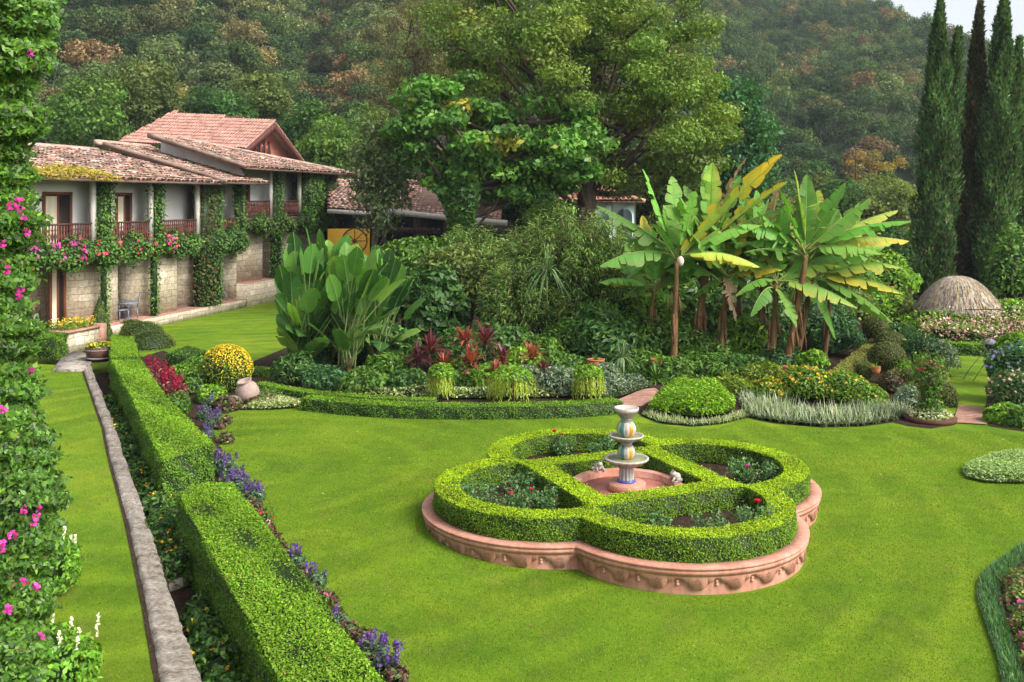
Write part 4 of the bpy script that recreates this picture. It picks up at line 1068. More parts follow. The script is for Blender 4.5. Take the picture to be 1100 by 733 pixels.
wc = AT(381, 259, 55.3); wh = thing('cart_wheel', wc, 'old wooden cart wheel leaning on the yellow wall', 'wheel')
b = MB(); th = np.linspace(0, 2*np.pi, 25); b.tube([wc + [.7*math.cos(a), 0, .7*math.sin(a)] for a in th], .045, 6, (.8, .8, .8), cap=False); b.build('rim', MAT['wood'], wh)
b = MB()
for a in np.arange(8)*math.pi/4: b.tube([wc, wc + [.7*math.cos(a), 0, .7*math.sin(a)]], .025, 5)
b.ball(wc, .13, 6); b.build('spokes', MAT['wood'], wh)

# small arched house under a red hipped roof
hc = AT(664, 228, 60); t = thing('arched_house', (hc[0], 60, 0), 'small pale turquoise house with arches and a red hipped roof', 'building')
ez = AT(664, 216.3, 60)[2]
b = MB(); x0, x1 = hc[0]-3.2, AT(680, 0, 60)[0]; nA = 3; wA = (x1-x0)/nA
for k in range(nA):
    xa, xb = x0+k*wA, x0+(k+1)*wA; pw = .22; rA = wA/2-pw; zc = ez-.45-rA
    arc = [((xa+xb)/2+rA*math.cos(a), zc+rA*math.sin(a)) for a in np.linspace(math.pi, 0, 13)]
    pts_ = [(xa, 0), (xa, ez), (xb, ez), (xb, 0), (xb-pw, 0)] + [(p[0], p[1]) for p in arc[::-1]] + [(xa+pw, 0)]
    tri = mgeo.tessellate_polygon([[Vector((p[0], p[1], 0)) for p in pts_]]); m = len(pts_)
    v = [(p[0], 58.6, p[1]) for p in pts_] + [(p[0], 58.9, p[1]) for p in pts_]
    b.add(v, [tuple(q_) for q_ in tri] + [tuple(m+i for i in reversed(q_)) for q_ in tri] + [(i, (i+1) % m, m+(i+1) % m, m+i) for i in range(m)])
b.box((x1-.3, 58.902, 0), (x1, 63, ez)); b.box((x0, 62.7, 0), (x1-.302, 63, ez)); b.build('arcade', MAT['teal'], t)
b = MB(); RT = [(3, .38, .17, .12), (3, .46, .22, .16), (1, .3, .14, .1)]
ap0, ap1 = np.array([x0+.6, 61, ez+.95]), np.array([x1-2.2, 61, ez+.95])
c4 = [np.array([x0-.6, 58.1, ez]), np.array([x1+.5, 58.1, ez]), np.array([x1+.5, 63.6, ez])]
tile_roof(b, c4[0], c4[1], ap0, ap1, .3, .5, RT, np.random.default_rng(5), jit=.3); tile_roof(b, c4[1], c4[2], ap1, ap1+[0, .05, 0], .3, .5, RT, np.random.default_rng(6), jit=.3); b.build('roof', MAT['tile'], t)

# garden furniture on the hotel terrace
def patio_chair(s, n, rz, label):
    p = W3(s, n, .42); t = thing('garden_chair', p, label, 'chair', 'blue-grey chairs on the hotel terrace')
    c, sn = math.cos(rz), math.sin(rz)
    def L(x, y, z): return np.array([p[0]+x*c-y*sn, p[1]+x*sn+y*c, p[2]+z])
    for x, y in ((-.24, -.24), (.24, -.24), (-.24, .24), (.24, .24)):
        b = MB(); b.tube([L(x*1.15, y*1.15, 0), L(x, y, .45)], .018, 6); b.build('leg', MAT['metal'], t)
    b = MB(); v = [L(x, y, z) for z in (.45, .48) for x, y in ((-.27, -.27), (.27, -.27), (.27, .27), (-.27, .27))]; b.add(v, [(0, 3, 2, 1), (4, 5, 6, 7), (0, 1, 5, 4), (1, 2, 6, 5), (2, 3, 7, 6), (3, 0, 4, 7)]); b.build('seat', MAT['metal'], t)
    b = MB(); b.tube([L(-.27, .27, .48), L(-.28, .36, .98), L(0, .39, 1.03), L(.28, .36, .98), L(.27, .27, .48)], .02, 6)
    for x in (-.14, 0, .14): b.tube([L(x, .27, .48), L(x*1.05, .38, 1.0)], .012, 5)
    b.build('backrest', MAT['metal'], t)
    for sx in (-1, 1):
        b = MB(); b.tube([L(.27*sx, .3, .7), L(.3*sx, 0, .70), L(.28*sx, -.24, .67), L(.24*sx, -.24, .47)], .017, 6); b.build('armrest', MAT['metal'], t)
patio_chair(1.35, -.55, 1.2, 'blue-grey metal chair beside the slim ivy column on the terrace')
patio_chair(2.45, -.75, -1.2, 'blue-grey metal chair against the stone pier on the terrace')
patio_chair(9.6, -.6, .8, 'blue-grey chair in the bay under the rounded mass of ivy')
b = MB(); p = W3(1.9, -.5, .42); b.lathe([(.18, 0), (.16, .03), (.03, .05), (.03, .66), (.05, .68), (.42, .69), (.42, .72), (0.0, .725)], p, 24)
tag(b.build('garden_table', MAT['metal']), 'round blue-grey metal table between the two terrace chairs', 'table')
# ------------------------------------------------------------------ plant makers
def bush(name, label, cat, c, r, n, leaf, pal, group=None, lump=.12, seed=0, core=.72, mat='leaf', zmin=-.5, depth=.3, tilt=.6, up=.3, aspect=.55, blooms=None, core_col=(.014, .03, .008), parent=None):
    """Rounded shrub: leaves through the outer part of a lumpy dome, twiggy dark inside; blooms: list of (count, palette, size)."""
    rg = np.random.default_rng(seed+1000); b = MB(); c = np.asarray(c, float); r = np.array([r]*3 if np.isscalar(r) else r, float)
    P, nr = dome_points(n, c, r, rg, lump, seed, zmin, depth)
    shell_leaves(b, P, nr, leaf, pick(pal, len(P), rg), 0, aspect, tilt, up, rg)
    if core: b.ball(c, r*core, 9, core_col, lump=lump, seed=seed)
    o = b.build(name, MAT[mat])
    if label:
        tag(o, label, cat, group)
        if c[2] - r[2]*.7 > .12 and name != 'white_salvia':         # stems that carry the foliage
            s = MB(); one = 'topiary' in name
            for k in range(1 if one else 6):
                a = rg.random()*6.283; q = 0 if one else .45; w = min(.09, .02+.03*r[2])
                b0 = np.array([c[0]+q*.5*r[0]*math.cos(a), c[1]+q*.5*r[1]*math.sin(a), -.03]); b1 = c + [q*r[0]*math.cos(a), q*r[1]*math.sin(a), -.1*r[2]]
                s.tube([b0, (b0+b1)/2+np.r_[rg.normal(0, .05, 2), 0], b1], [w, w*.8, w*.5], 6, (.8, .8, .8))
            s.build('stem', MAT['bark'], o)
    for k, (cnt, fp, sz) in enumerate(blooms or []):
        f = MB(); Q, nq = dome_points(cnt, c, r*1.03, rg, lump, seed, .0, .08)
        for rep in range(3): shell_leaves(f, Q + rg.normal(0, sz*.25, Q.shape), nq, sz, pick(fp, len(Q), rg, .15), 0, .8, .6, .3, rg)
        f.build('blossom', MAT['petal'], o)
    return o

def straps(mb, c, n, L, w, pal, rg, arch=.5, spread=.9, upmin=.35, seg=4, mat=0, zj=.0, mid=None):
    """Rosette of strap leaves arching from c."""
    for i in range(n):
        a = rg.random()*6.283; el = rg.uniform(upmin, 1.35); ln = L*rg.uniform(.65, 1.1)
        d = np.array([math.cos(a)*math.cos(el)*spread, math.sin(a)*math.cos(el)*spread, math.sin(el)])
        side = np.array([-math.sin(a), math.cos(a), 0]); p = np.array(c, float) + [0, 0, rg.random()*zj]; V = []
        col = pick(pal, 1, rg)[0]; 
        for k in range(seg+1):
            t = k/seg; ww = w*(.35+1.1*t if t < .45 else .85*(1-t)/.55+.02)
            q = p + d*ln*t - np.array([0, 0, arch*ln*t*t*math.cos(el)])
            V += [q - side*ww/2, q + side*ww/2]
        cols = np.tile(col, (len(V), 1))
        mb.add(V, [(2*k, 2*k+1, 2*k+3, 2*k+2) for k in range(seg)], cols, mat)

def strap_plant(name, label, cat, c, n, L, w, pal, group=None, seed=0, mat='gloss', stem=0.0, **kw):
    rg = np.random.default_rng(seed+2000); b = MB()
    if stem:
        b.tube([c, np.array(c)+[.02, .01, stem]], .02, 6, (.09, .07, .05))
    straps(b, np.array(c)+[0, 0, stem], n, L, w, pal, rg, **kw)
    o = b.build(name, MAT[mat]); return tag(o, label, cat, group)

def paddle(mb, base, dirv, L, W, rg, stalk=.25, droop=.5, pal=P_FRESH, ragged=.3, edge=None, nseg=13, fold=.25, twist=0.0, edge_side=None, dead=0.0):
    """Banana-like leaf: stalk, pale midrib and two torn halves; edge is the colour of yellowing margins."""
    d = unit(dirv); h = np.array([d[0], d[1], 0]); hl = np.linalg.norm(h); h = h/hl if hl > .05 else np.array([1., 0, 0])
    el = math.atan2(d[2], hl); pts = []; p = np.array(base, float)
    n = nseg+3; st = L*(1+stalk)/n
    for k in range(n+1):
        pts.append(p.copy()); t = k/n
        e = el - droop*t**1.4*1.5
        p = p + st*(h*math.cos(e) + np.array([0, 0, math.sin(e)]))
    pts = np.array(pts); tg = unit(np.gradient(pts, axis=0))
    ra = rg.normal(0, twist+.001)
    sd = np.cross(h, [0, 0, 1.]); sd = sd*math.cos(ra) + np.array([0, 0, 1.])*math.sin(ra)
    sd = unit(sd - tg*(tg@sd)[:, None])
    up = np.cross(sd, tg)
    rad = np.linspace(.035, .008, len(pts))*L/2.2
    mb.tube(pts, rad, 5, (.20, .24, .06) if dead < .5 else (.2, .13, .06))
    k0 = max(1, int(n*stalk/(1+stalk)))
    c0 = pick(pal, 1, rg, .18)[0]
    for s in (-1, 1):
        f = fold + rg.normal(0, .05); k = k0; sag = rg.uniform(.05, .2)
        while k < n:
            m = min(n-k, int(rg.integers(1, 4)) if rg.random() < ragged*2 else int(rg.integers(2, 6)))
            V, Cc = [], []; sl = rg.normal(0, .10)*ragged*2; ex = rg.normal(0, .05)
            for j in range(m+1):
                q = k+j; t = (q-k0)/max(1, (n-k0)); ww = W*.5*(math.sin(math.pi*min(1, .06+t*.94)**.75)**.6)
                if q == n: ww = W*.03
                if j in (0, m) and ragged > .05 and 0 < q < n: ww *= 1 - rg.random()*ragged*.35
                for (fr, ) in ((0.,), (.5,), (1.,)):
                    x = fr*ww*(1+ex)
                    off = s*sd[q]*x*math.cos(f) + up[q]*(x*math.sin(f) - (sag+sl)*x*x/max(W*.5, .1)*2.2) + tg[q]*(.22*x + (sl*x if j in (0, m) else 0))
                    V.append(pts[q] + off)
                    cc = c0.copy()
                    if edge is not None and (edge_side is None or s == edge_side): 
                        cc = cc*(1-fr**1.5*.95) + np.array(edge)*fr**1.5*.95 if fr > .3 else cc*.6+np.array(edge)*.4
                    if fr == 1. and ragged > .2: cc = cc*.75 + np.array((.20, .16, .03))*.25
                    Cc.append(cc*math.exp(rg.normal(0, .05)))
            mb.add(V, [(3*j+a, 3*j+a+1, 3*j+a+4, 3*j+a+3) for j in range(m) for a in (0, 1)], np.array(Cc))
            k += m
    return pts

def cover(name, px, z, h, n, leaf, pal, label=None, cat='ground cover', zz=0, mat='leaf', seed=0, aspect=.5, hf=None, kind=None, group=None, strap=False, tilt=.8, core=True):
    """Low planting filling an outline."""
    rg = np.random.default_rng(seed+3000); poly = np.array([G(*p, zz)[:2] if not isinstance(p, np.ndarray) else p for p in px]); lo, hi = poly.min(0), poly.max(0)
    p = lo + rg.random((n, 2))*(hi-lo); p = p[inside(p, poly)]; b = MB()
    e = np.full(len(p), 9.)
    for a, c in zip(poly, np.roll(poly, -1, 0)):
        t = np.clip(((p-a)@(c-a))/max(1e-6, (c-a)@(c-a)), 0, 1); e = np.minimum(e, np.linalg.norm(p-(a+t[:, None]*(c-a)), axis=1))
    H = h*np.clip(.35+e/(h*1.1), .35, 1)*(1+.22*np.sin(p[:, 0]*2.7+seed)*np.sin(p[:, 1]*3.1))
    if strap:
        k = len(p)
        for (q, hh) in zip(p, H): straps(b, (q[0], q[1], z), 1, hh*1.5, leaf, pal, rg, arch=.6, upmin=.75, seg=3)
    else:
        P = np.c_[p, z + H*(1-.6*rg.random(len(p))**2.2)]
        nr = np.tile([0, 0, 1.], (len(P), 1))
        shell_leaves(b, P, nr, leaf, pick(pal, len(P), rg), 0, aspect, tilt, .3, rg)
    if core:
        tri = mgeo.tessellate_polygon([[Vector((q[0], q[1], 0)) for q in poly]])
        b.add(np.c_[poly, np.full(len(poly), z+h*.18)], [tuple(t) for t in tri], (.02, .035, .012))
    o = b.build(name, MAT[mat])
    if kind: o['kind'] = kind
    else: tag(o, label, cat, group)
    return o

# ------------------------------------------------------------------ bougainvillea hanging beside the viewer
rg = np.random.default_rng(51)
VY = 9.2
t = thing('bougainvillea_vine', (-5.9, VY+.6, TZ), 'tall bougainvillea vine curtain with scattered magenta blossoms beside the terrace lawn', 'vine')
prof = [(0, 58), (25, 57), (55, 60), (80, 40), (105, 36), (125, 47), (150, 40), (175, 28), (200, 34), (235, 40), (270, 30), (310, 30), (350, 38), (400, 34), (450, 45), (500, 62), (540, 66), (580, 60), (620, 52), (660, 50), (700, 62), (760, 72)]
py, pxs = np.array(prof).T
k = 62000
yy = rg.uniform(-25, 775, k); xr = np.interp(yy, py, pxs) + 5*np.sin(yy*.11)+4*np.sin(yy*.27+1)
q = rg.random(k)
xx = xr - (1-q**.6)*150 + rg.normal(0, 5, k)
dep = VY + 1.1*(np.clip((xx - (xr-60))/60, 0, 1.3))**2 + rg.random(k)**1.5*.55 + .07*np.sin(yy*.05+xx*.06)
P = np.stack([(xx-550)/FOC*dep, dep, EYE-(yy-HOR)/FOC*dep], 1)
P = P[P[:, 2] > TZ-.02]; n = len(P)
nr = unit(np.c_[np.clip((P[:, 0]+5.3)*.8, -.3, 1), -np.ones(n), .35+0*P[:, 0]])
P_BOU = [(4, .05, .125, .016), (4, .08, .18, .020), (2, .13, .25, .03), (2, .025, .062, .010), (.15, .16, .10, .05)]
b = MB()
cl = .5+.5*np.sin(P[:, 0]*7.2+.9*np.sin(P[:, 2]*3.1))*np.sin(P[:, 2]*6.3+1.2+P[:, 0]*2)
shell_leaves(b, P, nr, .068*np.exp(rg.normal(0, .22, n)), pick(P_BOU, n, rg)*(.62+.42*cl[:, None]), 0, .52, .55, .45, rg, .22)
b.build('foliage', MAT['gloss'], t)
b = MB()
for i in range(34):
    z0 = rg.uniform(TZ, 6.5); x0 = -5.6-abs(rg.normal(0, .4)); y0 = VY+1.1+rg.random()*.4
    b.tube([(x0, y0, z0), (x0+rg.uniform(-.15, .15), y0, z0+.6), (x0+rg.uniform(-.25, .25), y0-.2, z0+1.3)], [.02, .016, .008], 5)
b.build('stem', MAT['bark'], t)
# dark wooden pillar the vine climbs
pl = AT(27, 60, VY+1.35); b = MB(); b.box((pl[0]-1.5, VY+1.5, TZ-.1), (pl[0]-.38, VY+1.95, 8.2), (.6, .55, .5)); tag(b.build('wooden_pillar', MAT['wood']), 'dark wooden pillar hidden behind the bougainvillea vine', 'pillar')
FL = [(30, 72), (34, 58), (20, 213), (22, 225), (13, 221), (24, 236), (2, 262), (21, 313), (20, 318), (32, 398), (7, 290), (25, 547), (36, 560), (39, 553), (1, 583), (0, 590), (44, 684), (26, 625), (38, 630), (14, 575), (28, 250), (40, 545), (2, 440), (8, 655)]
for i, (fx, fy) in enumerate(FL):
    f = MB(); dd = VY - .12 + 1.1*max(0, (fx-(np.interp(fy, py, pxs)-60))/60)**2; c = AT(fx, fy, dd)
    m = 9; d = sphere_dirs(m, rg)*[.034, .025, .034]
    shell_leaves(f, c + d, np.tile([.2, -1, .4], (m, 1)), .042, pick(MAG, m, rg, .22), 0, .85, .5, .2, rg); f.build('blossom', MAT['petal'], t)

P_WFL = [(4, .11, .24, .025), (3, .16, .32, .03), (2, .05, .12, .015)]
def white_spikes(label, px, z, r, n, seed):
    rg = np.random.default_rng(seed); c = G(*px, z)
    o = bush('white_salvia', label, 'flowering plant', c + [0, 0, r[2]*.55], r, n, .075, P_WFL, 'white flower spikes by the vine', .15, seed, .6)
    f = MB()
    for i in range(15):
        a = rg.random()*6.283; q = rg.random()**.5
        p = c + [r[0]*q*math.cos(a), r[1]*q*math.sin(a), r[2]*(1.25+.35*rg.random())]
        m = 22; zz = rg.random(m)
        P = p + np.c_[rg.normal(0, .008, (m, 2)), zz*.13]
        shell_leaves(f, P, unit(rg.normal(0, 1, (m, 3))), .032, pick([(1, .74, .74, .58)], m, rg, .08), 0, .7, .3, .2, rg)
    f.build('blossom', MAT['petal'], o)
white_spikes('leafy plant with creamy white flower spikes at the foot of the vine nearest the viewer', (52, 745), TZ, (.55, .5, .42), 1500, 61)
white_spikes('leafy plant with creamy white flower spikes halfway along the vine', (52, 632), TZ, (.40, .55, .46), 1200, 62)

# ------------------------------------------------------------------ sunken bed between wall and hedges
P_DEEP = [(4, .03, .075, .016), (3, .05, .115, .022), (1, .09, .17, .03)]
rg = np.random.default_rng(71)
ORG = [(3, .60, .30, .02), (2, .62, .42, .04)]
k = 0
for i, f in enumerate(np.linspace(.02, 1.0, 34)):
    if .50 < f < .60: continue
    yv = 405 + (790-405)*f
    xw = np.interp(yv, [393, 470, 515, 572, 655, 733, 820], [98, 128, 142, 163, 190, 218, 246])
    c = G(xw + rg.uniform(16, 30)*(.6+f), yv+30, 0.0)
    s = rg.uniform(.8, 1.15); z = .30*s
    fl = rg.random() < .55
    o = bush('bed_plant', 'dark leafy bed plant with orange flowers between the wall and the hedges' if fl else 'dark leafy bed plant without flowers between the wall and the hedges', 'plant', c + [0, 0, z*.45], (.30*s, .38*s, z), 420, .085, P_DEEP, 'flowering plants in the sunken bed' if fl else 'leafy plants in the sunken bed', .2, 300+i, .5,
             blooms=[(7, ORG, .05)] if fl else None)

# ------------------------------------------------------------------ things near the hotel terrace
P_CONE = [(4, .055, .10, .018), (3, .085, .135, .022), (1.5, .11, .10, .03)]
c = G(107, 378, .0); rg = np.random.default_rng(81); b = MB(); k = 2600
h = rg.random(k)**1.3; th = rg.random(k)*6.283; hz = 1.62
P = c + np.c_[(.52*(1-h)**.85*np.clip(h*6+.55, 0, 1))[:, None]*np.c_[np.cos(th), np.sin(th)], .38 + h*hz]
shell_leaves(b, P, unit(np.c_[np.cos(th), np.sin(th), .4+0*th]), .07, pick(P_CONE, k, rg), 0, .55, .5, .4, rg)
b.lathe([(.42, .38), (.44, .6), (.30, 1.1), (.05, 1.95), (0, 1.97)], c, 16, (.015, .03, .008)); tag(b.build('topiary_cone', MAT['leaf']), 'clipped cone topiary standing before the stone pier', 'topiary')
cz = G(107, 388, .40)
b = MB(); n_ = 20
t = thing('barrel_planter', cz, 'dark wooden barrel planter of yellow pansies at the end of the stone wall', 'planter')
b.lathe([(.34, .0), (.40, .22), (.44, .48), (.41, .48), (.38, .40), (0, .40)], cz, 28, mod=lambda a, i: 1+.012*math.cos(14*a), colf=lambda a, i: np.array((.9, .8, .7))*(.8+.4*((int(a*14/6.283*1) % 3)/2))); b.build('tub', MAT['wood'], t)
b = MB()
for z in (.10, .36): b.lathe([(.385+.09*z, z), (.395+.09*z, z), (.40+.09*z, z+.045), (.388+.09*z, z+.045)], cz, 28, (.25, .24, .23))
b.build('hoop', MAT['rough'], t)
tag(bush('pansies', None, None, cz + [0, 0, .46], (.42, .42, .16), 500, .07, P_FRESH, seed=5, blooms=[(34, [(3, .65, .42, .03), (1, .55, .2, .03)], .075)]), 'cluster of yellow pansies filling the barrel planter', 'flowers')
# stone planter with a brick corner
p0, p1 = G(74, 378, .40), G(106, 371, .40)
b = MB(); u_ = unit((p1-p0)*np.array([1, 1, 0])); wv = np.array([-u_[1], u_[0], 0])
t = thing('stone_planter', (p0+p1)/2, 'low stone planter with a brick corner full of yellow and orange flowers', 'planter')
Lp = np.linalg.norm(p1-p0)
b.obox(p0, u_, wv, (0, Lp), (0, 1.0), TZ-.1, TZ+.62); b.build('wall', MAT['stone'], t)
b = MB(); b.obox(p0, u_, wv, (Lp+.003, Lp+.36), (-.06, .5), TZ-.1, TZ+.75); b.build('brick_corner', MAT['brick'], t)
b = MB(); b.obox(p0, u_, wv, (-.05, Lp+.002), (-.05, 1.05), TZ+.621, TZ+.70); b.build('coping', MAT['brick'], t)
rgf = np.random.default_rng(4); P = p0 + np.outer(rgf.uniform(0, Lp, 900), u_) + np.outer(rgf.uniform(.05, .95, 900), wv); P[:, 2] = TZ + .68 + rgf.random(900)*.28
b = MB(); shell_leaves(b, P, np.tile([.2, -.2, 1], (900, 1)), .10, pick([(4, .13, .22, .03), (3, .20, .26, .04), (1, .07, .13, .02)], 900, rgf), 0, .5, .8, .3, rgf)
o = tag(b.build('flower_mix', MAT['leaf']), 'yellow and orange flowers spilling over the stone planter', 'flowers')
f = MB(); Q = P[:150] + [0, 0, .12]; shell_leaves(f, Q, np.tile([.2, -.4, 1], (150, 1)), .085, pick([(3, .64, .40, .03), (2, .6, .24, .04)], 150, rgf), 0, .8, .6, .3, rgf); f.build('blossom', MAT['petal'], o)
hedge('block_hedge', 'small dark clipped hedge block between the vine and the stone planter', [G(*p, 1.05) for p in ((36, 362), (60, 365), (73, 357), (50, 354))], TZ-.05, 1.05, dens=900, leaf=.06, pal=P_LONG, top_pal=P_LONG, rng=np.random.default_rng(83))
b = MB(); b.prism([G(*p, .44)[:2] for p in ((57, 397), (88, 397), (97, 392), (101, 381), (80, 377), (66, 384))], TZ-.1, .44); tag(b.build('stone_doorstep', MAT['paving']), 'broad flat flagstone slab at the top end of the stone wall', 'slab')

# ------------------------------------------------------------------ flower border along the wide lawn
P_CEL = [(3, .11, .018, .025), (3, .16, .03, .035), (2, .22, .07, .07), (2, .30, .19, .14), (1, .07, .10, .03)]
def celosia(c, s, seed, label):
    rg = np.random.default_rng(seed); t = thing('celosia', c, label, 'flowering plant', 'crimson celosias beside the hedge')
    b = MB(); k = 130; th = rg.random(k)*6.283; zz = rg.random(k)
    P = np.asarray(c) + np.c_[.10*s*np.cos(th), .10*s*np.sin(th), .08+.50*s*zz]
    A_ = np.c_[np.cos(th), np.sin(th), rg.uniform(-.1, .6, k)]
    leaf_quads(b, P, A_, np.tile([0, 0, 1.], (k, 1)), .26*s*rg.uniform(.6, 1.1, k), .09*s, pick(P_CEL, k, rg), 0, .3)
    b.tube([c, np.asarray(c)+[0, 0, .62*s]], .02, 6, (.2, .04, .05)); b.build('foliage', MAT['leaf'], t)
    f = MB(); m = 160; d = sphere_dirs(m, rg); top = np.asarray(c)+[0, 0, .80*s]
    shell_leaves(f, top + d*np.array([.10, .10, .20])*s, d, .07*s, pick([(3, .27, .012, .04), (2, .20, .01, .04)], m, rg), 0, .6, .5, .4, rg); f.build('plume', MAT['petal'], t)
for i, (px, py, s) in enumerate(((139, 383, .8), (146, 384, .85), (160, 398, 1.0), (168, 408, 1.15), (177, 405, 1.0), (176, 420, 1.1), (184, 415, 1.05), (188, 424, 1.0), (193, 418, .9))):
    celosia(G(px, py+14), s*.88, 500+i, 'crimson celosia plumes close to the dome shrubs' if i < 2 else 'crimson celosia with a feathery plume and reddish leaves beside the hedge')
P_DOME = [(4, .06, .10, .016), (3, .09, .12, .02), (2, .11, .11, .03)]
for (px, py, r, lab, sd) in ((161, 373, (.95, .95, .62), 'olive clipped dome shrub next to the celosias', 1), (153, 361, (.9, .9, .62), 'farther of two olive clipped dome shrubs by the hotel terrace', 2), (141, 357, (.7, .7, .55), 'smallest olive clipped dome shrub near the terrace edge', 3)):
    c = G(px, py); bush('dome_shrub', lab, 'shrub', c, r, 2000, .06, P_DOME, 'clipped dome shrubs near the terrace', .02, sd, .93, zmin=0, depth=.05)
hedge('square_hedge', 'short square clipped hedge between the celosias and the back lawn', [G(*p, .75) for p in ((178, 380), (200, 383), (221, 377), (202, 372))], 0, .75, dens=1100, leaf=.06, pal=P_DEEP + [(3, .09, .18, .02)], rng=np.random.default_rng(85))
# the yellow flowering ball
c = G(243, 420) + [0, 0, .62]
o = bush('golden_shrub', 'round clipped shrub covered with golden yellow flowers beside the clay jar', 'shrub', c, (.75, .75, .72), 4200, .055, [(4, .10, .17, .02), (3, .16, .22, .02), (1, .05, .09, .015)], None, .03, 9, .9, zmin=-.75, depth=.08)
f = MB(); rg = np.random.default_rng(6); d = sphere_dirs(9000, rg); d = d[(d @ np.array([.35, -.1, .8])) + rg.normal(0, .22, len(d)) > .48][:1250]
shell_leaves(f, c + d*[.775, .775, .745], d, .05, pick([(4, .62, .44, .02), (2, .55, .33, .02), (1, .4, .34, .03)], len(d), rg), 0, .75, .5, .3, rg); f.build('blossom', MAT['petal'], o)
# clay jar lying on its side, rock beside it
c = G(266, 434) + [0, 0, .31]
b = MB(); n_ = 28; pr = [(.0, -.36), (.14, -.36), (.24, -.26), (.315, -.08), (.32, .05), (.27, .20), (.18, .29), (.165, .32), (.20, .345), (.205, .365), (.17, .365), (.13, .31), (.0, .22)]
ax = unit(np.array([-.22, -.25, 1.0])); e1 = unit(np.cross(ax, [0, 1, 0])); e2 = np.cross(ax, e1); V = []
for (r, z) in pr:
    for a in np.arange(n_)*6.2832/n_: V.append(c + ax*z + (e1*math.cos(a) + e2*math.sin(a))*r)
b.add(V, [(i*n_+j, i*n_+(j+1) % n_, (i+1)*n_+(j+1) % n_, (i+1)*n_+j) for i in range(len(pr)-1) for j in range(n_)], (.33, .245, .21))
tag(b.build('clay_jar', MAT['rough'], smooth=True), 'big pale weathered clay jar resting beside the golden shrub', 'jar')
b = MB(); b.ball(G(250, 436)+[0, 0, .1], (.27, .22, .19), 9, (.20, .16, .14), lump=.18, seed=4); tag(b.build('rock', MAT['rough'], smooth=True), 'rounded brown rock leaning against the clay jar', 'rock')

# salvias, coleus, heuchera and green filler along the curved edge
P_SAL = [(3, .06, .11, .07), (3, .09, .15, .09), (1, .04, .08, .04)]
PUR = [(4, .085, .04, .20), (3, .13, .07, .28), (1, .18, .08, .24)]
def salvia(c, s, seed, label, grp, full=1.0):
    rg = np.random.default_rng(seed); o = bush('salvia', label, 'flowering plant', np.asarray(c)+[0, 0, .14*s], (.24*s, .24*s, .24*s), 260, .06, P_SAL, grp, .2, seed, .45)
    f = MB()
    for i in range(int(14*full)):
        a = rg.random()*6.283; q = .24*s*rg.random()**.6; hh = rg.uniform(.24, .42)*s; m = 20; zz = rg.random(m)
        P = np.asarray(c) + np.c_[q*math.cos(a)+rg.normal(0, .014, m), q*math.sin(a)+rg.normal(0, .014, m), hh + zz*.14*s]
        shell_leaves(f, P, unit(rg.normal(0, 1, (m, 3))), .036, pick(PUR, m, rg), 0, .7, .3, .2, rg)
    f.build('blossom', MAT['petal'], o)
SALV = [((216, 423), 1.0), ((207, 413), .9), ((226, 431), 1.0), ((232, 444), .9), ((219, 442), .9), ((226, 452), 1.0), ((222, 462), .9), ((218, 472), .9), ((238, 497), 1.15), ((245, 503), 1.1), ((255, 514), 1.0), ((250, 521), 1.1), ((262, 519), .9), ((268, 533), 1.1), ((276, 530), .8)]
for i, ((px, py), s) in enumerate(SALV):
    salvia(G(px, py+9), s*.8, 600+i, 'purple salvia clump between the long hedges and the wide lawn', 'purple salvias along the lawn edge', .5 if i < 8 else .85)
for i, ((px, py), lab) in enumerate((((401, 701), 'violet flower clump second nearest the viewer in the lawn border'), ((417, 716), 'brightest violet flower clump at the near end of the lawn border'), ((360, 672), 'sparse violet flower clump half hidden by the nearest hedge'), ((318, 602), 'sparse blue-violet flower clump in bare soil of the border'), ((338, 622), 'single low violet flower clump on bare soil of the border'))):
    salvia(G(px, py+12), .75, 640+i, lab, 'violet flowers near the viewer', 1.0 if i < 2 else .5)
P_COL = [(3, .085, .035, .03), (1.5, .13, .05, .04), (2, .06, .04, .025), (1, .20, .15, .10), (3.5, .07, .12, .04)]
rg = np.random.default_rng(15)
for i, (px, py) in enumerate(((263, 539), (272, 545), (280, 552), (270, 556), (284, 566), (276, 566), (292, 578), (300, 590), (296, 600), (310, 605), (322, 620), (350, 650), (372, 680), (330, 640), (232, 482), (242, 470), (236, 455), (244, 449), (340, 645), (385, 692), (395, 715), (355, 665), (425, 728))):
    c = G(px, py+6); s = rg.uniform(.6, .9)
    bush('coleus', 'low purplish red leafy plant on the soil of the lawn border', 'plant', c + [0, 0, .10*s], (.22*s, .22*s, .19*s), 230, .075, P_COL, 'purplish red plants in the lawn border', .25, 660+i, .4)
for i, ((px, py), col, lab) in enumerate((((286, 556), (.55, .03, .04), 'small plant with one bright red flower in the lawn border'), ((345, 655), (.5, .08, .2), 'small plant with pinkish flowers among the purplish plants'))):
    bush('small_flower', lab, 'flowering plant', G(px, py+8) + [0, 0, .12], (.16, .16, .18), 120, .06, P_MID, None, .2, 690+i, .4, blooms=[(5, [(1, *col)], .055)])
for i in range(26):
    f = i/25; yv = 470 + 250*f; xv = np.interp(yv, [p[1] for p in LE], [p[0] for p in LE]) - rg.uniform(8, 40)*(.6+f)
    c = G(xv, yv); s = rg.uniform(.6, 1.0)
    bush('bedding_plant', 'small green bedding plant in the soil between hedge and lawn', 'plant', c+[0, 0, .08], (.18*s, .2*s, .16*s), 170, .06, [(3, .06, .12, .03), (2, .09, .15, .05), (1, .10, .07, .05)], 'green bedding plants along the lawn edge', .3, 700+i, .3)
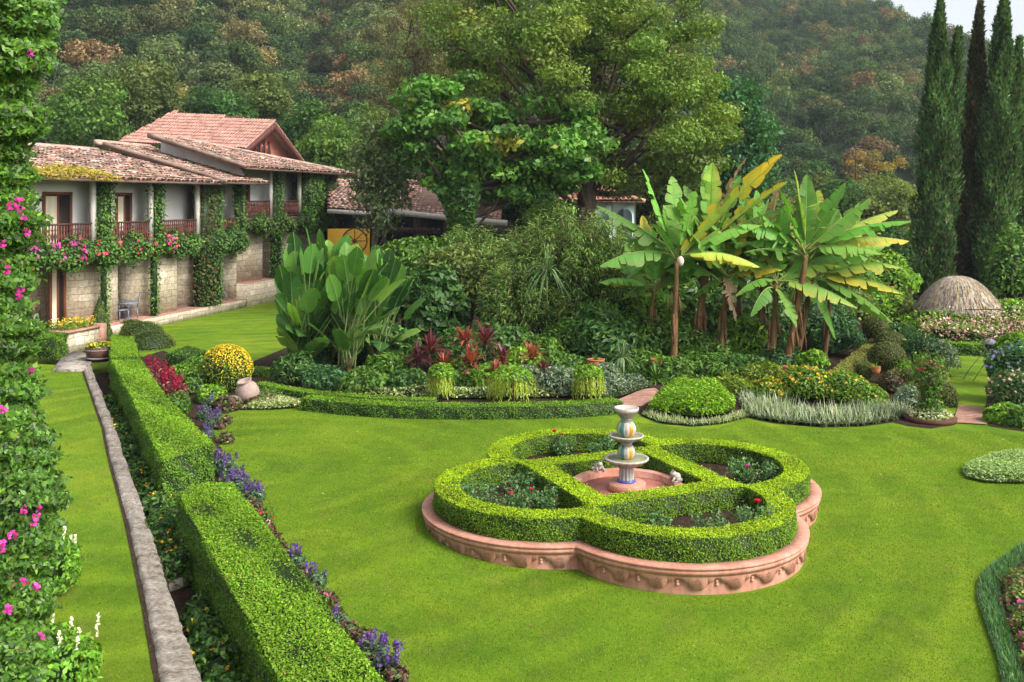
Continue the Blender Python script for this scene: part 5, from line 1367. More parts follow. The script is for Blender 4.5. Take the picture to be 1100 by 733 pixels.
for i, (px, py, r, h, pal, lab) in enumerate(((196, 404, .5, .55, P_FRESH, 'fresh green leafy plant beside the celosias'), (204, 415, .55, .6, P_MID, 'broad green leafy plant behind the purple salvias'), (222, 408, .6, .75, P_MID, 'tall mid green plant between the square hedge and the golden shrub'), (213, 402, .55, .7, P_FRESH, 'light green plant behind the square hedge corner'), (228, 424, .45, .45, P_FRESH, 'low bright green plant in front of the golden shrub'), (188, 436, .45, .5, P_MID, 'green plant against the side of the stepped hedge'), (245, 432, .35, .3, P_COL, 'reddish low plant in front of the rock'), (280, 426, .5, .28, [(2, .12, .06, .04), (3, .08, .12, .03)], 'low bronze-green plant beside the clay jar'), (292, 421, .5, .30, P_MID, 'low green plant behind the pale ground cover'))):
    c = G(px, py+8); bush('leafy_plant', lab, 'plant', c+[0, 0, h*.4], (r, r, h*.7), 650, .11, pal, None, .22, 740+i, .5)
P_PALE = [(4, .30, .34, .16), (3, .40, .44, .22), (2, .16, .22, .08)]
cover('variegated_border', [(259, 441), (288, 430), (322, 427), (328, 434), (318, 439), (292, 441)], .02, .16, 3800, .07, P_PALE, 'pale cream-green ground cover at the tip of the lawn by the jar', seed=1)
# corner bed at the lawn's near end
cover('mondo_grass', [(1050, 628), (1060, 614), (1078, 600), (1104, 584), (1118, 592), (1086, 616), (1074, 634), (1080, 668), (1092, 700), (1102, 740), (1100, 790), (1082, 760), (1072, 712), (1058, 672), (1050, 645)], .02, .13, 52000, .010, [(4, .05, .13, .04), (3, .085, .19, .055), (2, .025, .07, .02), (1, .12, .22, .07)], 'dark bluish mondo grass edging the small corner bed', 'edging', seed=2, strap=True, mat='gloss')
rg = np.random.default_rng(18)
for i, (px, py) in enumerate(((1090, 632), (1100, 625), (1096, 650), (1088, 655), (1104, 668), (1098, 680), (1110, 648), (1106, 700), (1112, 690), (1094, 640), (1112, 720), (1103, 655))):
    c = G(px, py); fl = i in (3, 7)
    bush('corner_bed_plant', 'low leafy plant with a pink flower in the corner bed' if fl else 'low reddish green leafy plant in the corner bed', 'plant', c+[0, 0, .08], (.17, .17, .15), 150, .07, [(3, .08, .15, .03), (2, .14, .07, .05), (1, .16, .2, .05)], 'plants in the corner bed', .3, 760+i, .4, blooms=[(3, [(1, .5, .05, .3)], .06)] if fl else None)
cover('silver_groundcover', [(1033, 508), (1040, 500), (1060, 493), (1090, 490), (1130, 492), (1160, 505), (1140, 518), (1100, 521), (1060, 520), (1038, 515)], .02, .17, 9000, .055, [(4, .24, .34, .12), (3, .32, .43, .17), (2, .12, .20, .06)], 'pale silvery oval patch of ground cover on the open lawn', seed=3, tilt=.5)
# ------------------------------------------------------------------ island bed: low hedges and edging
def strip(name, label, px, z, w, group, dens=1500, leaf=.04, seed=0, pal=P_LONG, top=None):
    """Low hedge along a line of photo pixels (its near top edge), w metres deep."""
    p = smooth_path([G(*q, z) for q in px], 26); tg = unit(np.gradient(p, axis=0)); nr = np.c_[-tg[:, 1], tg[:, 0]]
    if nr[:, 1].mean() < 0: nr = -nr
    return hedge(name, label, np.vstack([p[:, :2], (p[:, :2]+nr*w)[::-1]]), 0, z, group, dens=dens, leaf=leaf, pal=pal, top_pal=top or P_LONGT, rng=np.random.default_rng(900+seed))
strip('low_hedge', 'low clipped hedge curving along the edge of the wide lawn below the red-leaved plants', [(323, 428), (360, 432), (400, 435.5), (480, 437.5), (560, 437), (620, 435.5), (650, 434), (669, 431)], .33, .55, 'low hedges of the island bed', seed=1)
strip('low_hedge', 'narrow low hedge sweeping back from the golden shrub behind the front low hedge', [(272, 412), (300, 418), (340, 423.5), (400, 428), (440, 430), (466, 430.5)], .34, .40, 'low hedges of the island bed', seed=2)
strip('low_hedge', 'short dark low hedge between the back lawn and the big-leaved plants', [(268, 396), (285, 397), (304, 397)], .28, .4, 'low hedges of the island bed', seed=3)
cover('pale_edging', [(322, 424), (380, 428), (430, 431), (520, 430), (600, 429), (640, 427), (640, 421), (560, 423), (480, 424), (400, 422), (330, 416)], .02, .30, 9000, .085, P_PALE + [(3, .12, .2, .06)], 'pale variegated edging plants behind the low hedge', seed=5, tilt=.9)
P_WEEP = [(3, .28, .36, .04), (3, .20, .30, .03), (2, .36, .36, .06)]
for i, (px, py, lab) in enumerate(((474, 431, 'weeping standard shrub with trailing yellow-green strands below the dark red plants'), (550, 434, 'widest weeping standard shrub, in the middle of the low hedge'), (632, 431, 'weeping standard shrub near the tapering end of the low hedge'))):
    rg = np.random.default_rng(950+i); c = G(px, py); R = (.34, .62, .42)[i]; t = thing('weeping_shrub', c, lab, 'shrub', 'weeping standards behind the low hedge')
    b = MB(); b.tube([c, c+[.02, 0, .5], c+[0, 0, .78]], [.045, .035, .03], 7); b.build('stem', MAT['bark'], t)
    b = MB(); P, nr = dome_points(900, c+[0, 0, .75], (R, R*.8, .28), rg, .2, i, -.2); shell_leaves(b, P, nr, .09, pick(P_FRESH, len(P), rg), 0, .55, .6, .3, rg)
    for k in range(150):
        a = rg.random()*6.283; q = R*rg.uniform(.45, 1.1); z0 = .78*rg.uniform(.8, 1.05); L = rg.uniform(.3, .6)
        o = c + [q*math.cos(a), q*math.sin(a)*.8, z0]; d = np.array([math.cos(a)*.12, math.sin(a)*.12, -1.]); m = 7
        leaf_quads(b, o + np.outer(np.arange(m)*L/m, d), np.tile(d, (m, 1)) + rg.normal(0, .25, (m, 3)), np.tile([math.cos(a), math.sin(a), .2], (m, 1)), L/m*1.5, .03, pick(P_WEEP, m, rg), 0, .05)
    b.build('crown', MAT['leaf'], t)

# ------------------------------------------------------------------ big paddle-leaved plants
P_PAD = [(4, .05, .135, .026), (3, .075, .18, .03), (2, .026, .075, .018), (1.5, .14, .26, .04)]
def paddle_path(base, tip, bow, L=None, n=16):
    base, tip = np.asarray(base, float), np.asarray(tip, float); d = tip-base
    c = (base+tip)/2 + np.array([0, 0, bow*np.linalg.norm(d)]); t = np.linspace(0, 1, n)[:, None]
    return (1-t)**2*base + 2*t*(1-t)*c + t**2*tip
def leaf_on(mb, pts, W, rg, pal, stalk=.22, ragged=.3, edge=None, edge_side=None, fold=.3, roll=0.0, rib=(.22, .26, .07), tip_edge=0.0, pw=.75):
    """Torn blade along the given midrib points."""
    n = len(pts)-1; L = np.linalg.norm(np.diff(pts, axis=0), axis=1).sum()
    tg = unit(np.gradient(pts, axis=0)); h = pts[-1]-pts[0]; h = unit(np.array([h[0], h[1], 0.0]) + 1e-6)
    mb.tube(pts, np.linspace(.030, .007, n+1), 5, rib)
    sd = np.cross(tg, [0, 0, 1.]); bad = np.linalg.norm(sd, axis=1) < .25; sd[bad] = np.cross(h, [0, 0, 1.]); sd = unit(sd)
    up = np.cross(sd, tg); cr, sr = math.cos(roll), math.sin(roll); sd, up = sd*cr + up*sr, up*cr - sd*sr
    k0 = int(round(n*stalk)); c0 = pick(pal, 1, rg, .16)[0]
    for s in (-1, 1):
        f = fold + rg.normal(0, .08); k = k0; sag = rg.uniform(.10, .30)
        while k < n:
            m = min(n-k, int(rg.integers(1, 3)) if rg.random() < ragged else int(rg.integers(2, 5)))
            V, Cc = [], []; dz = rg.normal(0, .16)*ragged*2; ex = rg.normal(0, .06); sl = rg.normal(.0, .12)*ragged
            for j in range(m+1):
                q = k+j; t = (q-k0)/max(1, (n-k0)); ww = W*.5*(math.sin(math.pi*min(1, .05+t*.95)**pw)**.55)
                if q == n: ww = W*.04
                cut = ragged > .05 and 0 < q < n and j in (0, m)
                if cut: ww *= 1 - rg.random()*ragged*.3
                pinch = (-.02 if j == m else .02)*ragged*3*L/n if cut else 0
                for fr in (0., .45, 1.):
                    x = fr*ww*(1+ex)
                    V.append(pts[q] + s*sd[q]*x*math.cos(f) + up[q]*(x*math.sin(f) - (sag+dz)*x*x/max(W*.5, .1)*1.6) + tg[q]*(.24*x + sl*x + pinch*fr*3))
                    cc = c0.copy(); mixf = 0
                    if edge is not None:
                        if edge_side in (None, s): mixf = fr**1.3*.9
                        mixf = max(mixf, np.clip((t-.45)*2.2, 0, 1)*tip_edge)
                    cc = cc*(1-mixf) + np.array(edge if edge is not None else (0, 0, 0))*mixf
                    if fr == 1. and ragged > .2: cc = cc*.7 + np.array((.17, .12, .03))*.3
                    Cc.append(cc*math.exp(rg.normal(0, .07)))
            mb.add(V, [(3*j+a, 3*j+a+1, 3*j+a+4, 3*j+a+3) for j in range(m) for a in (0, 1)], np.array(Cc)); k += m

def paddle_plant(label, foot, crown, Y, tips, seed, W, extra=0):
    rg = np.random.default_rng(seed); c0 = AT(*foot, Y); c0[2] = 0; top = AT(*crown, Y)
    t = thing('paddle_leaf_plant', c0, label, 'plant', 'big paddle-leaved plants of the island bed')
    b = MB(); b.tube([c0, (c0+top)/2+[.05, 0, 0], top], [.12, .10, .07], 9, (1, 1, 1)); b.build('trunk', MAT['banana_bark'], t)
    tl = [(x, y, rg.uniform(-1.0, .6), None) for x, y in tips]
    for k in range(extra):
        a, q = rg.random()*6.283, rg.random()**.5
        tl.append((373+(foot[0]-370)*.75+46*q*math.cos(a), 320+66*q*math.sin(a), rg.uniform(-1.5, 1.2), None))
    for (x, y, dy, _) in tl:
        tip = AT(x, y, Y+dy); base = c0 + [rg.normal(0, .15), rg.normal(0, .15), rg.uniform(.25, 1.15)]
        L = np.linalg.norm(tip-base); bow = .12 if tip[2] > base[2]+.3*L else .38; stk = max(.25, 1-1.15/L)
        b = MB(); leaf_on(b, paddle_path(base, tip, bow, n=18), W*1.06, rg, P_PAD, stalk=stk, ragged=.14, fold=.36, roll=rg.normal(0, .6), rib=(.18, .25, .09), pw=.68)
        b.build('leaf', MAT['gloss'], t)
paddle_plant('paddle-leaved plant with a bare fibrous trunk at the edge of the back lawn', (324, 392), (330, 368), 31.0, [(298, 338), (294, 318), (300, 285), (309, 266), (298, 352), (315, 250), (296, 362), (345, 300), (352, 372), (336, 262), (312, 232+60)], 1001, .60, 36)
paddle_plant('tallest paddle-leaved plant with upright glossy leaves in the middle of the clump', (352, 396), (350, 352), 32.0, [(328, 244), (343, 246), (310, 268), (374, 252), (384, 262), (330, 290), (372, 296), (318, 300), (352, 258), (300, 300)], 1002, .62, 44)
paddle_plant('paddle-leaved plant with one pale upright young leaf over a yellow fibrous trunk', (373, 395), (374, 356), 30.6, [(388, 276), (362, 278), (404, 268), (417, 282), (436, 300), (350, 300), (330, 348), (426, 330), (396, 290), (366, 300)], 1003, .60, 40)
paddle_plant('paddle-leaved plant whose leaves droop over the red cordylines', (404, 396), (406, 362), 32.4, [(432, 284), (445, 300), (457, 322), (452, 356), (440, 372), (420, 268), (398, 280), (386, 352), (404, 292), (420, 306)], 1004, .58, 40)

# ------------------------------------------------------------------ bananas
P_BAN = [(4, .092, .25, .038), (3, .13, .30, .048), (1.5, .07, .18, .028), (1.5, .25, .37, .06)]
YEL, DRY = (.58, .36, .02), (.27, .17, .09)
def banana(label, foot, crown, Y, leaves, seed, rad=.14):
    rg = np.random.default_rng(seed); c0 = AT(*foot, Y); c0[2] = 0; top = AT(*crown, Y)
    t = thing('banana_plant', c0, label, 'banana plant', 'banana plants behind the lawn')
    mid = (c0+top)/2 + np.array([rg.normal(0, .08), 0, 0])
    b = MB(); tt = np.linspace(0, 1, 9)[:, None]; path = (1-tt)**2*c0 + 2*tt*(1-tt)*mid + tt**2*top
    b.tube(path, np.linspace(rad*.98, rad*.5, 9), 10)
    for k in range(9):                                              # dry sheaths round the stem
        f = rg.random()*.8; q = c0*(1-f)+top*f; a = rg.random()*6.283
        b.tube([q+[rad*.9*math.cos(a), rad*.9*math.sin(a), 0], q+[rad*1.25*math.cos(a), rad*1.25*math.sin(a), -.3], q+[rad*1.5*math.cos(a), rad*1.5*math.sin(a), -.65]], [.03, .045, .012], 4)
    b.build('trunk', MAT['banana_bark'], t)
    for k in range(6):
        a = rg.uniform(.05, 3.1); r = rg.uniform(55, 110)
        leaves = list(leaves) + [(crown[0]+r*math.cos(a), crown[1]-r*math.sin(a)*.8, rg.uniform(-.9, 1.6), .58, .06 if .7 < a < 2.4 else .24, dict(edge=(.40, .36, .06), edge_side=1) if rg.random() < .25 else {})]
    for lf in leaves:
        x, y, dy, W, bow = lf[:5]; kw = lf[5] if len(lf) > 5 else {}
        kw = dict(kw); pal = kw.pop('pal', P_BAN); st = kw.pop('start', None)
        base = top + np.r_[rg.normal(0, .06, 2), rg.uniform(-.15, .15)] if st is None else AT(*st, Y)
        if y > crown[1]-62 and 'fold' not in kw and abs(x-crown[0]) > 22: kw['fold'] = -rg.uniform(.25, .6); kw.setdefault('roll', rg.normal(0, .12))
        b = MB(); leaf_on(b, paddle_path(base, AT(x, y, Y+dy), bow, n=26), W*1.22, rg, pal, **{**dict(ragged=.46, stalk=.14, fold=.30, roll=rg.normal(0, .3)), **kw})
        b.build('leaf', MAT['leaf'], t)
    return t
yl = dict(edge=YEL); BR = dict(pal=[(1, .24, .16, .09), (1, .32, .23, .14)], rib=(.2, .13, .08), ragged=.8)
banana('banana plant with a straight dark trunk and a very long yellow-edged leaf', (723, 392), (727, 280), 31.5,
    [(644, 286, -.6, .62, .22, dict(edge=(.4, .34, .06), edge_side=1)), (641, 221, .5, .6, .10), (690, 182, .3, .75, .03), (722, 190, .9, .7, .02), (747, 206, -.4, .75, .04), (840, 167, -.3, .85, .05, dict(edge=YEL, tip_edge=.95, roll=.6, stalk=.05)), (816, 287, -.9, .6, .24, dict(edge=(.42, .36, .05))), (701, 241, -.8, .35, .05, dict(ragged=.1, fold=.9)), (672, 300, 1.2, .6, .3), (780, 300, 1.2, .6, .3)], 1101, .13)
banana('banana plant with a leaning orange-brown trunk beside the straight dark one', (741, 391), (764, 262), 32.6,
    [(846, 196, .3, .62, .06, dict(edge=YEL, tip_edge=.5)), (846, 222, -.6, .75, .07, dict(edge=(.5, .3, .05), edge_side=-1)), (833, 269, -.9, .7, .22), (802, 170, .4, .3, .16, BR), (760, 178, .6, .7, .03), (795, 190, 1., .7, .02), (712, 230, 1.0, .65, .12, yl), (735, 200, .8, .7, .04), (700, 320, .8, .6, .35, BR)], 1102, .15)
banana('thin banana plant with paired brown stems between the taller ones', (771, 397), (779, 300), 32.0,
    [(730, 255, .4, .55, .05), (760, 240, .6, .6, .02), (800, 235, .4, .6, .03, yl), (840, 290, -.6, .55, .25, dict(edge=YEL)), (744, 322, .4, .5, .35), (822, 330, .3, .5, .32), (790, 345, -.4, .45, .35, BR)], 1103, .11)
banana('young banana plant half hidden behind the paired stems', (698, 384), (702, 312), 33.2,
    [(672, 262, .5, .55, .05), (700, 246, .3, .55, .02), (735, 266, .5, .55, .06), (668, 322, -.2, .5, .32), (738, 330, 0, .5, .32), (690, 232, .9, .5, .02, yl)], 1104, .11)
banana('banana plant with a broad pale leaf reaching over the stone path', (828, 398), (834, 306), 31.6,
    [(921, 331, -.7, .68, .20, dict(edge=(.35, .36, .06))), (790, 318, -.5, .6, .34), (806, 340, -.7, .5, .38), (855, 352, -.6, .55, .36), (842, 222, .2, .6, .02), (802, 262, .3, .6, .12), (870, 262, .4, .6, .08), (818, 232, .5, .55, .03, yl)], 1105, .13)
banana('banana plant behind the one with the broad pale leaf', (815, 390), (820, 290), 32.8,
    [(780, 230, .4, .6, .04), (812, 205, .3, .65, .01), (850, 215, .5, .65, .03), (770, 275, .2, .6, .16, yl), (868, 285, .2, .6, .2), (836, 196, .6, .5, .02, BR)], 1106, .12)
LB = [(908, 197, .2, .6, .05), (933, 214, -.3, .66, .06), (964, 226, .3, .62, .12, dict(edge=(.42, .40, .08))), (978, 238, -.4, .6, .16), (976, 259, .5, .62, .14, dict(edge=YEL, tip_edge=.6)), (947, 273, -.5, .62, .2), (853, 183, .4, .6, .01, dict(edge=(.4, .38, .06))), (867, 188, .7, .6, .01), (838, 205, -.3, .5, .0), (800, 271, -.4, .7, .18), (880, 205, .9, .6, .03, yl)]
banana('tallest banana plant fanning towards the cypresses with yellowing leaves', (842, 402), (866, 273), 31.4, LB, 1107, .15)
banana('banana plant with long low arching leaves near the topiary balls', (852, 398), (872, 296), 32.4,
    [(970, 316, -.5, .62, .17, dict(edge=(.5, .38, .03), edge_side=1)), (959, 347, -.9, .7, .20), (845, 330, -.8, .55, .34), (905, 322, .6, .6, .3), (900, 225, .7, .6, .05), (925, 250, .8, .6, .12, yl), (840, 240, .8, .6, .06), (898, 365, -.4, .5, .34)], 1108, .13)
banana('slender banana plant with narrow upright leaves at the rear of the thicket', (790, 388), (796, 286), 33.4,
    [(770, 212, .2, .5, .03), (800, 200, .4, .5, .01), (826, 214, .2, .5, .04), (762, 262, -.2, .5, .18)], 1109, .10)
banana('slim banana plant squeezed beside the paired brown stems', (757, 396), (752, 296), 32.9,
    [(728, 226, .2, .5, .03), (756, 212, .5, .5, .01), (790, 232, .2, .5, .05), (716, 290, -.2, .5, .2)], 1110, .10)
banana('slim banana plant at the outer edge of the thicket facing the cypresses', (884, 392), (892, 300), 33.0,
    [(880, 232, .2, .5, .02), (912, 240, .3, .52, .05), (940, 290, -.2, .52, .2), (862, 262, .2, .5, .1)], 1111, .10)
b = MB(); c = AT(731, 281, 31.1); b.ball(c, (.11, .11, .16), 7, (.62, .50, .42), lump=.1); o = b.build('banana_blossom', MAT['rough'], smooth=True); tag(o, 'pale bulging banana blossom hanging at the top of the dark trunk', 'blossom')

# ------------------------------------------------------------------ cordylines and underplanting of the island bed
P_CORD = [(4, .085, .018, .03), (3, .16, .03, .045), (2, .045, .02, .025), (1, .26, .08, .06)]
P_CORB = [(4, .26, .06, .04), (3, .18, .03, .04), (2, .32, .13, .05)]
for i, (px, py, foot, L, pal, lab) in enumerate(((462, 366, 416, .75, P_CORD, 'dark purple cordyline with feathery top next to the paddle leaves'), (448, 378, 418, .6, P_CORD, 'small dark purple cordyline lowest in the group'), (478, 385, 420, .55, P_CORB, 'cordyline with pinkish orange leaves over the weeping shrub'), (500, 357, 412, .65, P_CORB, 'orange-red cordyline highest in the bed'), (521, 359, 412, .75, P_CORD, 'wide dark red cordyline beside the orange-red one'), (507, 381, 420, .6, P_CORB, 'cordyline with upright rosy leaves in the centre of the group'), (540, 377, 420, .5, P_CORD, 'narrow upright plum cordyline among green leaves'), (572, 374, 418, .55, P_CORB, 'bronze cordyline standing apart near the feathery shrub'), (586, 393, 422, .5, P_CORD, 'low plum cordyline with spear leaves beside the terracotta pot'), (533, 392, 424, .4, P_CORB, 'tiny orange cordyline low behind the edging'))):
    Y = 5.6*FOC/(foot-HOR); c = AT(px, foot, Y); top = AT(px, py+14, Y)
    strap_plant('cordyline', lab, 'cordyline', (c[0], c[1], 0), 64, L*1.2, .10, pal, 'red-leaved cordylines of the island bed', 1200+i, stem=max(.1, top[2]), arch=.45, upmin=.1, zj=.2)
P_COOL = [(3, .03, .08, .03), (3, .05, .12, .04), (1, .09, .18, .06)]
P_YEL2 = [(4, .13, .19, .022), (3, .18, .23, .025), (2, .07, .12, .015)]
SH = [ # x, y of the middle, distance, half width and half height in pixels, leaf, aspect, palette, label
 (318, 398, 29.5, 22, 14, .16, .3, P_DARK, 'dark fern-like plant under the paddle leaves near the back lawn'),
 (352, 408, 28.4, 24, 12, .14, .5, P_COOL, 'low cool green plant under the tallest paddle leaves'),
 (390, 410, 28.2, 24, 12, .14, .45, P_MID, 'leafy green plant under the paddle leaves'),
 (415, 398, 29.4, 24, 17, .2, .3, P_MID, 'tufted green plant between the paddle leaves and cordylines'),
 (438, 410, 28.2, 20, 10, .12, .5, P_DARK, 'low dark plant in front of the purple cordylines'),
 (497, 405, 28.8, 20, 14, .18, .4, P_MID, 'mid green plant with yellowish leaves below the cordylines'),
 (530, 406, 28.6, 22, 14, .18, .4, P_FRESH, 'bright leafy plant behind the widest weeping shrub'),
 (565, 408, 28.6, 24, 13, .13, .4, P_GREY, 'grey-green leafy plant in the island bed'),
 (600, 410, 28.3, 26, 13, .12, .35, P_GREY, 'silvery plant behind the low hedge'),
 (606, 395, 29.8, 22, 14, .15, .4, P_MID, 'green plant beside the plum cordyline'),
 (650, 405, 28.6, 18, 12, .13, .4, P_GREY, 'silvery plant below the terracotta pot'),
 (470, 340, 36, 30, 40, .3, .5, P_DARK, 'dark broadleaf shrub behind the purple cordylines'),
 (440, 290, 39, 42, 30, .24, .5, P_MID, 'leafy shrub with pale new growth behind the paddle leaves'),
 (490, 300, 37.5, 44, 34, .22, .45, P_OLIVE, 'olive shrub between the paddle leaves and the feathery shrub'),
 (560, 340, 35.5, 40, 40, .32, .45, P_DARK, 'dark big-leaved shrub in the hollow of the bed'),
 (645, 370, 33, 34, 30, .30, .35, P_DARK, 'dark palm-like shrub behind the terracotta pot'),
 (690, 372, 33.5, 30, 26, .22, .45, P_MID, 'leafy shrub at the foot of the young banana'),
 (608, 370, 33.4, 30, 24, .18, .3, P_MID, 'layered green shrub beside the feathery shrub'),
 (580, 300, 37, 46, 42, .22, .35, P_OLIVE, 'olive twiggy shrub left of the feathery shrub'.replace('left of', 'joining')),
 (655, 330, 36, 50, 40, .2, .3, P_MID, 'tangled green shrub behind the young banana'),
 (730, 340, 36, 44, 34, .26, .4, P_MID, 'shrub filling the gap behind the dark banana trunk'),
 (790, 345, 36, 50, 34, .24, .4, P_DARK, 'dark shrub behind the paired banana stems'),
 (870, 345, 37, 44, 34, .2, .4, P_COOL, 'cool green shrub behind the banana with low leaves'),
 (900, 362, 35.5, 24, 18, .2, .4, P_COOL, 'cool green shrub beside the mossy diagonal hedge'),
 (872, 388, 31.2, 14, 10, .15, .45, P_FRESH, 'bright yellow-green shrub at the low end of the diagonal hedge'),
 (760, 380, 32.6, 28, 18, .2, .35, P_MID, 'strappy green plant at the feet of the bananas'),
 (720, 400, 30.6, 22, 13, .2, .3, P_MID, 'green plant in front of the dark banana trunk'),
 (640, 350, 34, 26, 22, .3, .2, P_MID, 'shrub of narrow leaves behind the palm-like shrub'),
 (700, 340, 35, 26, 26, .2, .4, P_FRESH, 'fresh green shrub under the arching banana leaf'),
 (930, 330, 40, 34, 24, .22, .5, P_FRESH, 'bright green shrub in front of the first cypress'),
 (905, 310, 44, 34, 22, .22, .5, P_MID, 'green shrub behind the long banana leaves'),
 (955, 300, 46, 28, 22, .22, .5, P_FRESH, 'light green rounded shrub at the foot of the first cypress'),
 (960, 335, 40, 22, 16, .18, .5, P_OLIVE, 'olive shrub close to the thatched umbrella'),
 (1085, 292, 46, 26, 38, .22, .5, P_MID, 'leafy tree-like shrub beside the thatched umbrella'),
 (1020, 345, 37.2, 40, 10, .14, .5, P_FRESH, 'bright low shrub beneath the thatched umbrella'),
 (1080, 335, 38, 30, 12, .14, .5, P_FRESH, 'fresh green shrub on the far side of the thatched umbrella'),
 (965, 360, 34, 18, 12, .12, .4, P_DARK, 'dark shrub behind the two large topiary balls'),
 (990, 375, 31.5, 22, 18, .1, .45, P_COOL, 'leafy shrub behind the pink flowered column'),
 (1012, 385, 31, 16, 16, .1, .45, P_GREY, 'greyish flowering shrub beside the inner lawn'),
 (970, 405, 29, 16, 14, .1, .45, P_FRESH, 'yellow-green shrub among the topiary balls'),
 (960, 412, 28.4, 14, 12, .09, .45, P_COL, 'reddish brown leafy shrub among the topiary balls'),
 (975, 430, 26.6, 14, 12, .1, .3, P_GREY, 'pale grassy shrub next to the flowered column'),
 (345, 372, 34, 30, 26, .32, .4, P_DARK, 'dark shrub standing behind the trunks of the paddle-leaved plants'),
 (410, 372, 33.6, 30, 24, .28, .4, P_DARK, 'dark broad shrub behind the drooping paddle leaves'),
 (335, 385, 31.6, 18, 14, .22, .35, P_COOL, 'cool green fern-like plant by the bare fibrous trunk'),
 (452, 320, 37.5, 36, 34, .24, .45, P_MID, 'mid green shrub right behind the drooping paddle leaves'.replace('right behind', 'just behind')),
 (530, 372, 32.6, 34, 20, .22, .4, P_DARK, 'dark leafy mass behind the wide red cordyline'),
 (490, 378, 32.0, 30, 18, .22, .4, P_DARK, 'dark leafy mass behind the orange-red cordyline'),
 (575, 380, 31.6, 26, 16, .2, .4, P_MID, 'green leafy shrub behind the bronze cordyline'),
 (720, 310, 44, 46, 34, .3, .45, P_DARK, 'dark shrub far behind the dark banana trunk'),
 (790, 305, 44, 48, 36, .3, .45, P_DARK, 'dark shrub far behind the paired banana stems'),
 (860, 310, 43, 46, 34, .28, .45, P_MID, 'green shrub far behind the tallest banana'),
 (900, 330, 39, 32, 22, .2, .45, P_OLIVE, 'olive shrub behind the low banana leaves'),
 (938, 318, 41, 20, 12, .18, .5, [(3, .28, .10, .05), (3, .10, .16, .03), (2, .2, .14, .04)], 'orange-red flowering shrub before the first cypress'),
 (735, 372, 33.0, 24, 24, .2, .35, P_MID, 'leafy shrub between the two tallest banana trunks'),
 (800, 372, 33.2, 26, 26, .22, .35, P_FRESH, 'bright green leafy shrub inside the banana thicket'),
 (760, 395, 31.2, 34, 14, .2, .3, P_MID, 'leafy ground plant among the banana feet'),
 (800, 398, 31.0, 30, 14, .2, .3, P_DARK, 'dark leafy plant among the leaning banana stems'),
 (690, 395, 31.4, 24, 14, .2, .35, P_MID, 'leafy plant between the pots'),
 (835, 392, 31.8, 26, 16, .22, .35, P_COOL, 'cool green leafy plant at the foot of the tallest banana'),
 (560, 388, 30.6, 22, 12, .18, .4, P_FRESH, 'fresh green plant under the bronze cordyline'),
 (640, 412, 28.4, 20, 9, .1, .35, P_GREY, 'greyish fine-leaved plant at the narrow end of the bed'),
 (893, 409, 29.5, 18, 6, .12, .45, P_FRESH, 'bright green low shrub before the stone path'),
 (820, 402, 30.2, 24, 10, .14, .4, P_YEL2, 'yellow-green shrub behind the flowered shrubs'),
 (750, 418, 29.0, 36, 10, .14, .4, P_MID, 'low green shrub behind the lime green mound'),
 (792, 418, 28.6, 22, 10, .14, .4, P_YEL2, 'low yellow-green shrub behind the end of the mound'),
]
for i, (x, y, Y, rx, ry, lf, asp, pal, lab) in enumerate(SH):
    c = AT(x, y, Y); r = np.array([rx, min(rx, 34), ry])*Y/FOC
    bush('shrub', lab, 'shrub', c, r*[1.12, 1.12, 1.2], int(800+1.2*rx*ry), lf*1.05, pal, None, .30, 1300+i, .6, aspect=asp, depth=.45, tilt=.75, mat='gloss' if 'dark' in lab else 'leaf')
# feathery arching shrub
def feathery(label, x, y, Y, rx, ry, n, seed, pal):
    rg = np.random.default_rng(seed); c = AT(x, y+ry, Y); c[2] = max(0, c[2]-.3); H = 2*ry*Y/FOC+.3; R = rx*Y/FOC
    t = thing('feathery_shrub', c, label, 'shrub'); b, s = MB(), MB()
    for i in range(n):
        a = rg.random()*6.283; q = R*rg.random()**.55; top = c + [q*math.cos(a), q*math.sin(a)*.6, H*(1-.35*(q/R)**2)*rg.uniform(.55, 1.02)]
        base = c + [q*.25*math.cos(a), q*.2*math.sin(a), 0]; m = (base+top)/2 + [0, 0, H*.22]
        tip = top + [math.cos(a)*rg.uniform(.2, .8), math.sin(a)*.4, -rg.uniform(.1, .7)]
        s.tube([base, m, top], [.03, .02, .008], 4, (.8, .8, .8), cap=False)
        k = int(rg.uniform(50, 90)); tt = rg.uniform(.25, 1.25, k)
        P = np.where(tt[:, None] < 1, (1-tt[:, None])**2*base + 2*tt[:, None]*(1-tt[:, None])*m + tt[:, None]**2*top, top + (tip-top)*((tt[:, None]-1)*4))
        P = P + rg.normal(0, .10, (k, 3)); dr = unit(np.array([math.cos(a), math.sin(a), .1]))
        A_ = dr + rg.normal(0, .55, (k, 3)) + [0, 0, .15]
        leaf_quads(b, P, A_, np.tile([0, 0, 1.], (k, 1)) + rg.normal(0, .3, (k, 3)), .26*rg.uniform(.6, 1.3, k), .05, pick(pal, k, rg)*math.exp(rg.normal(0, .15)), 0, .25)
    s.build('branch', MAT['bark'], t); b.build('foliage', MAT['soft'], t)
P_FEA = [(4, .125, .20, .055), (3, .17, .25, .065), (2, .06, .115, .03), (.4, .17, .13, .06)]
feathery('large feathery arching shrub filling the middle of the bed', 610, 295, 36.0, 78, 78, 330, 1401, P_FEA)
feathery('smaller feathery shrub in front of the large one', 560, 330, 34.6, 44, 48, 150, 1402, P_FEA)
feathery('feathery shrub leaning towards the bananas', 668, 300, 36.6, 46, 62, 170, 1403, [(4, .115, .185, .045), (3, .15, .22, .05), (2, .055, .10, .03)])
feathery('loose twiggy shrub under the ivy-clad trunk', 505, 285, 40, 46, 46, 150, 1404, P_FEA)
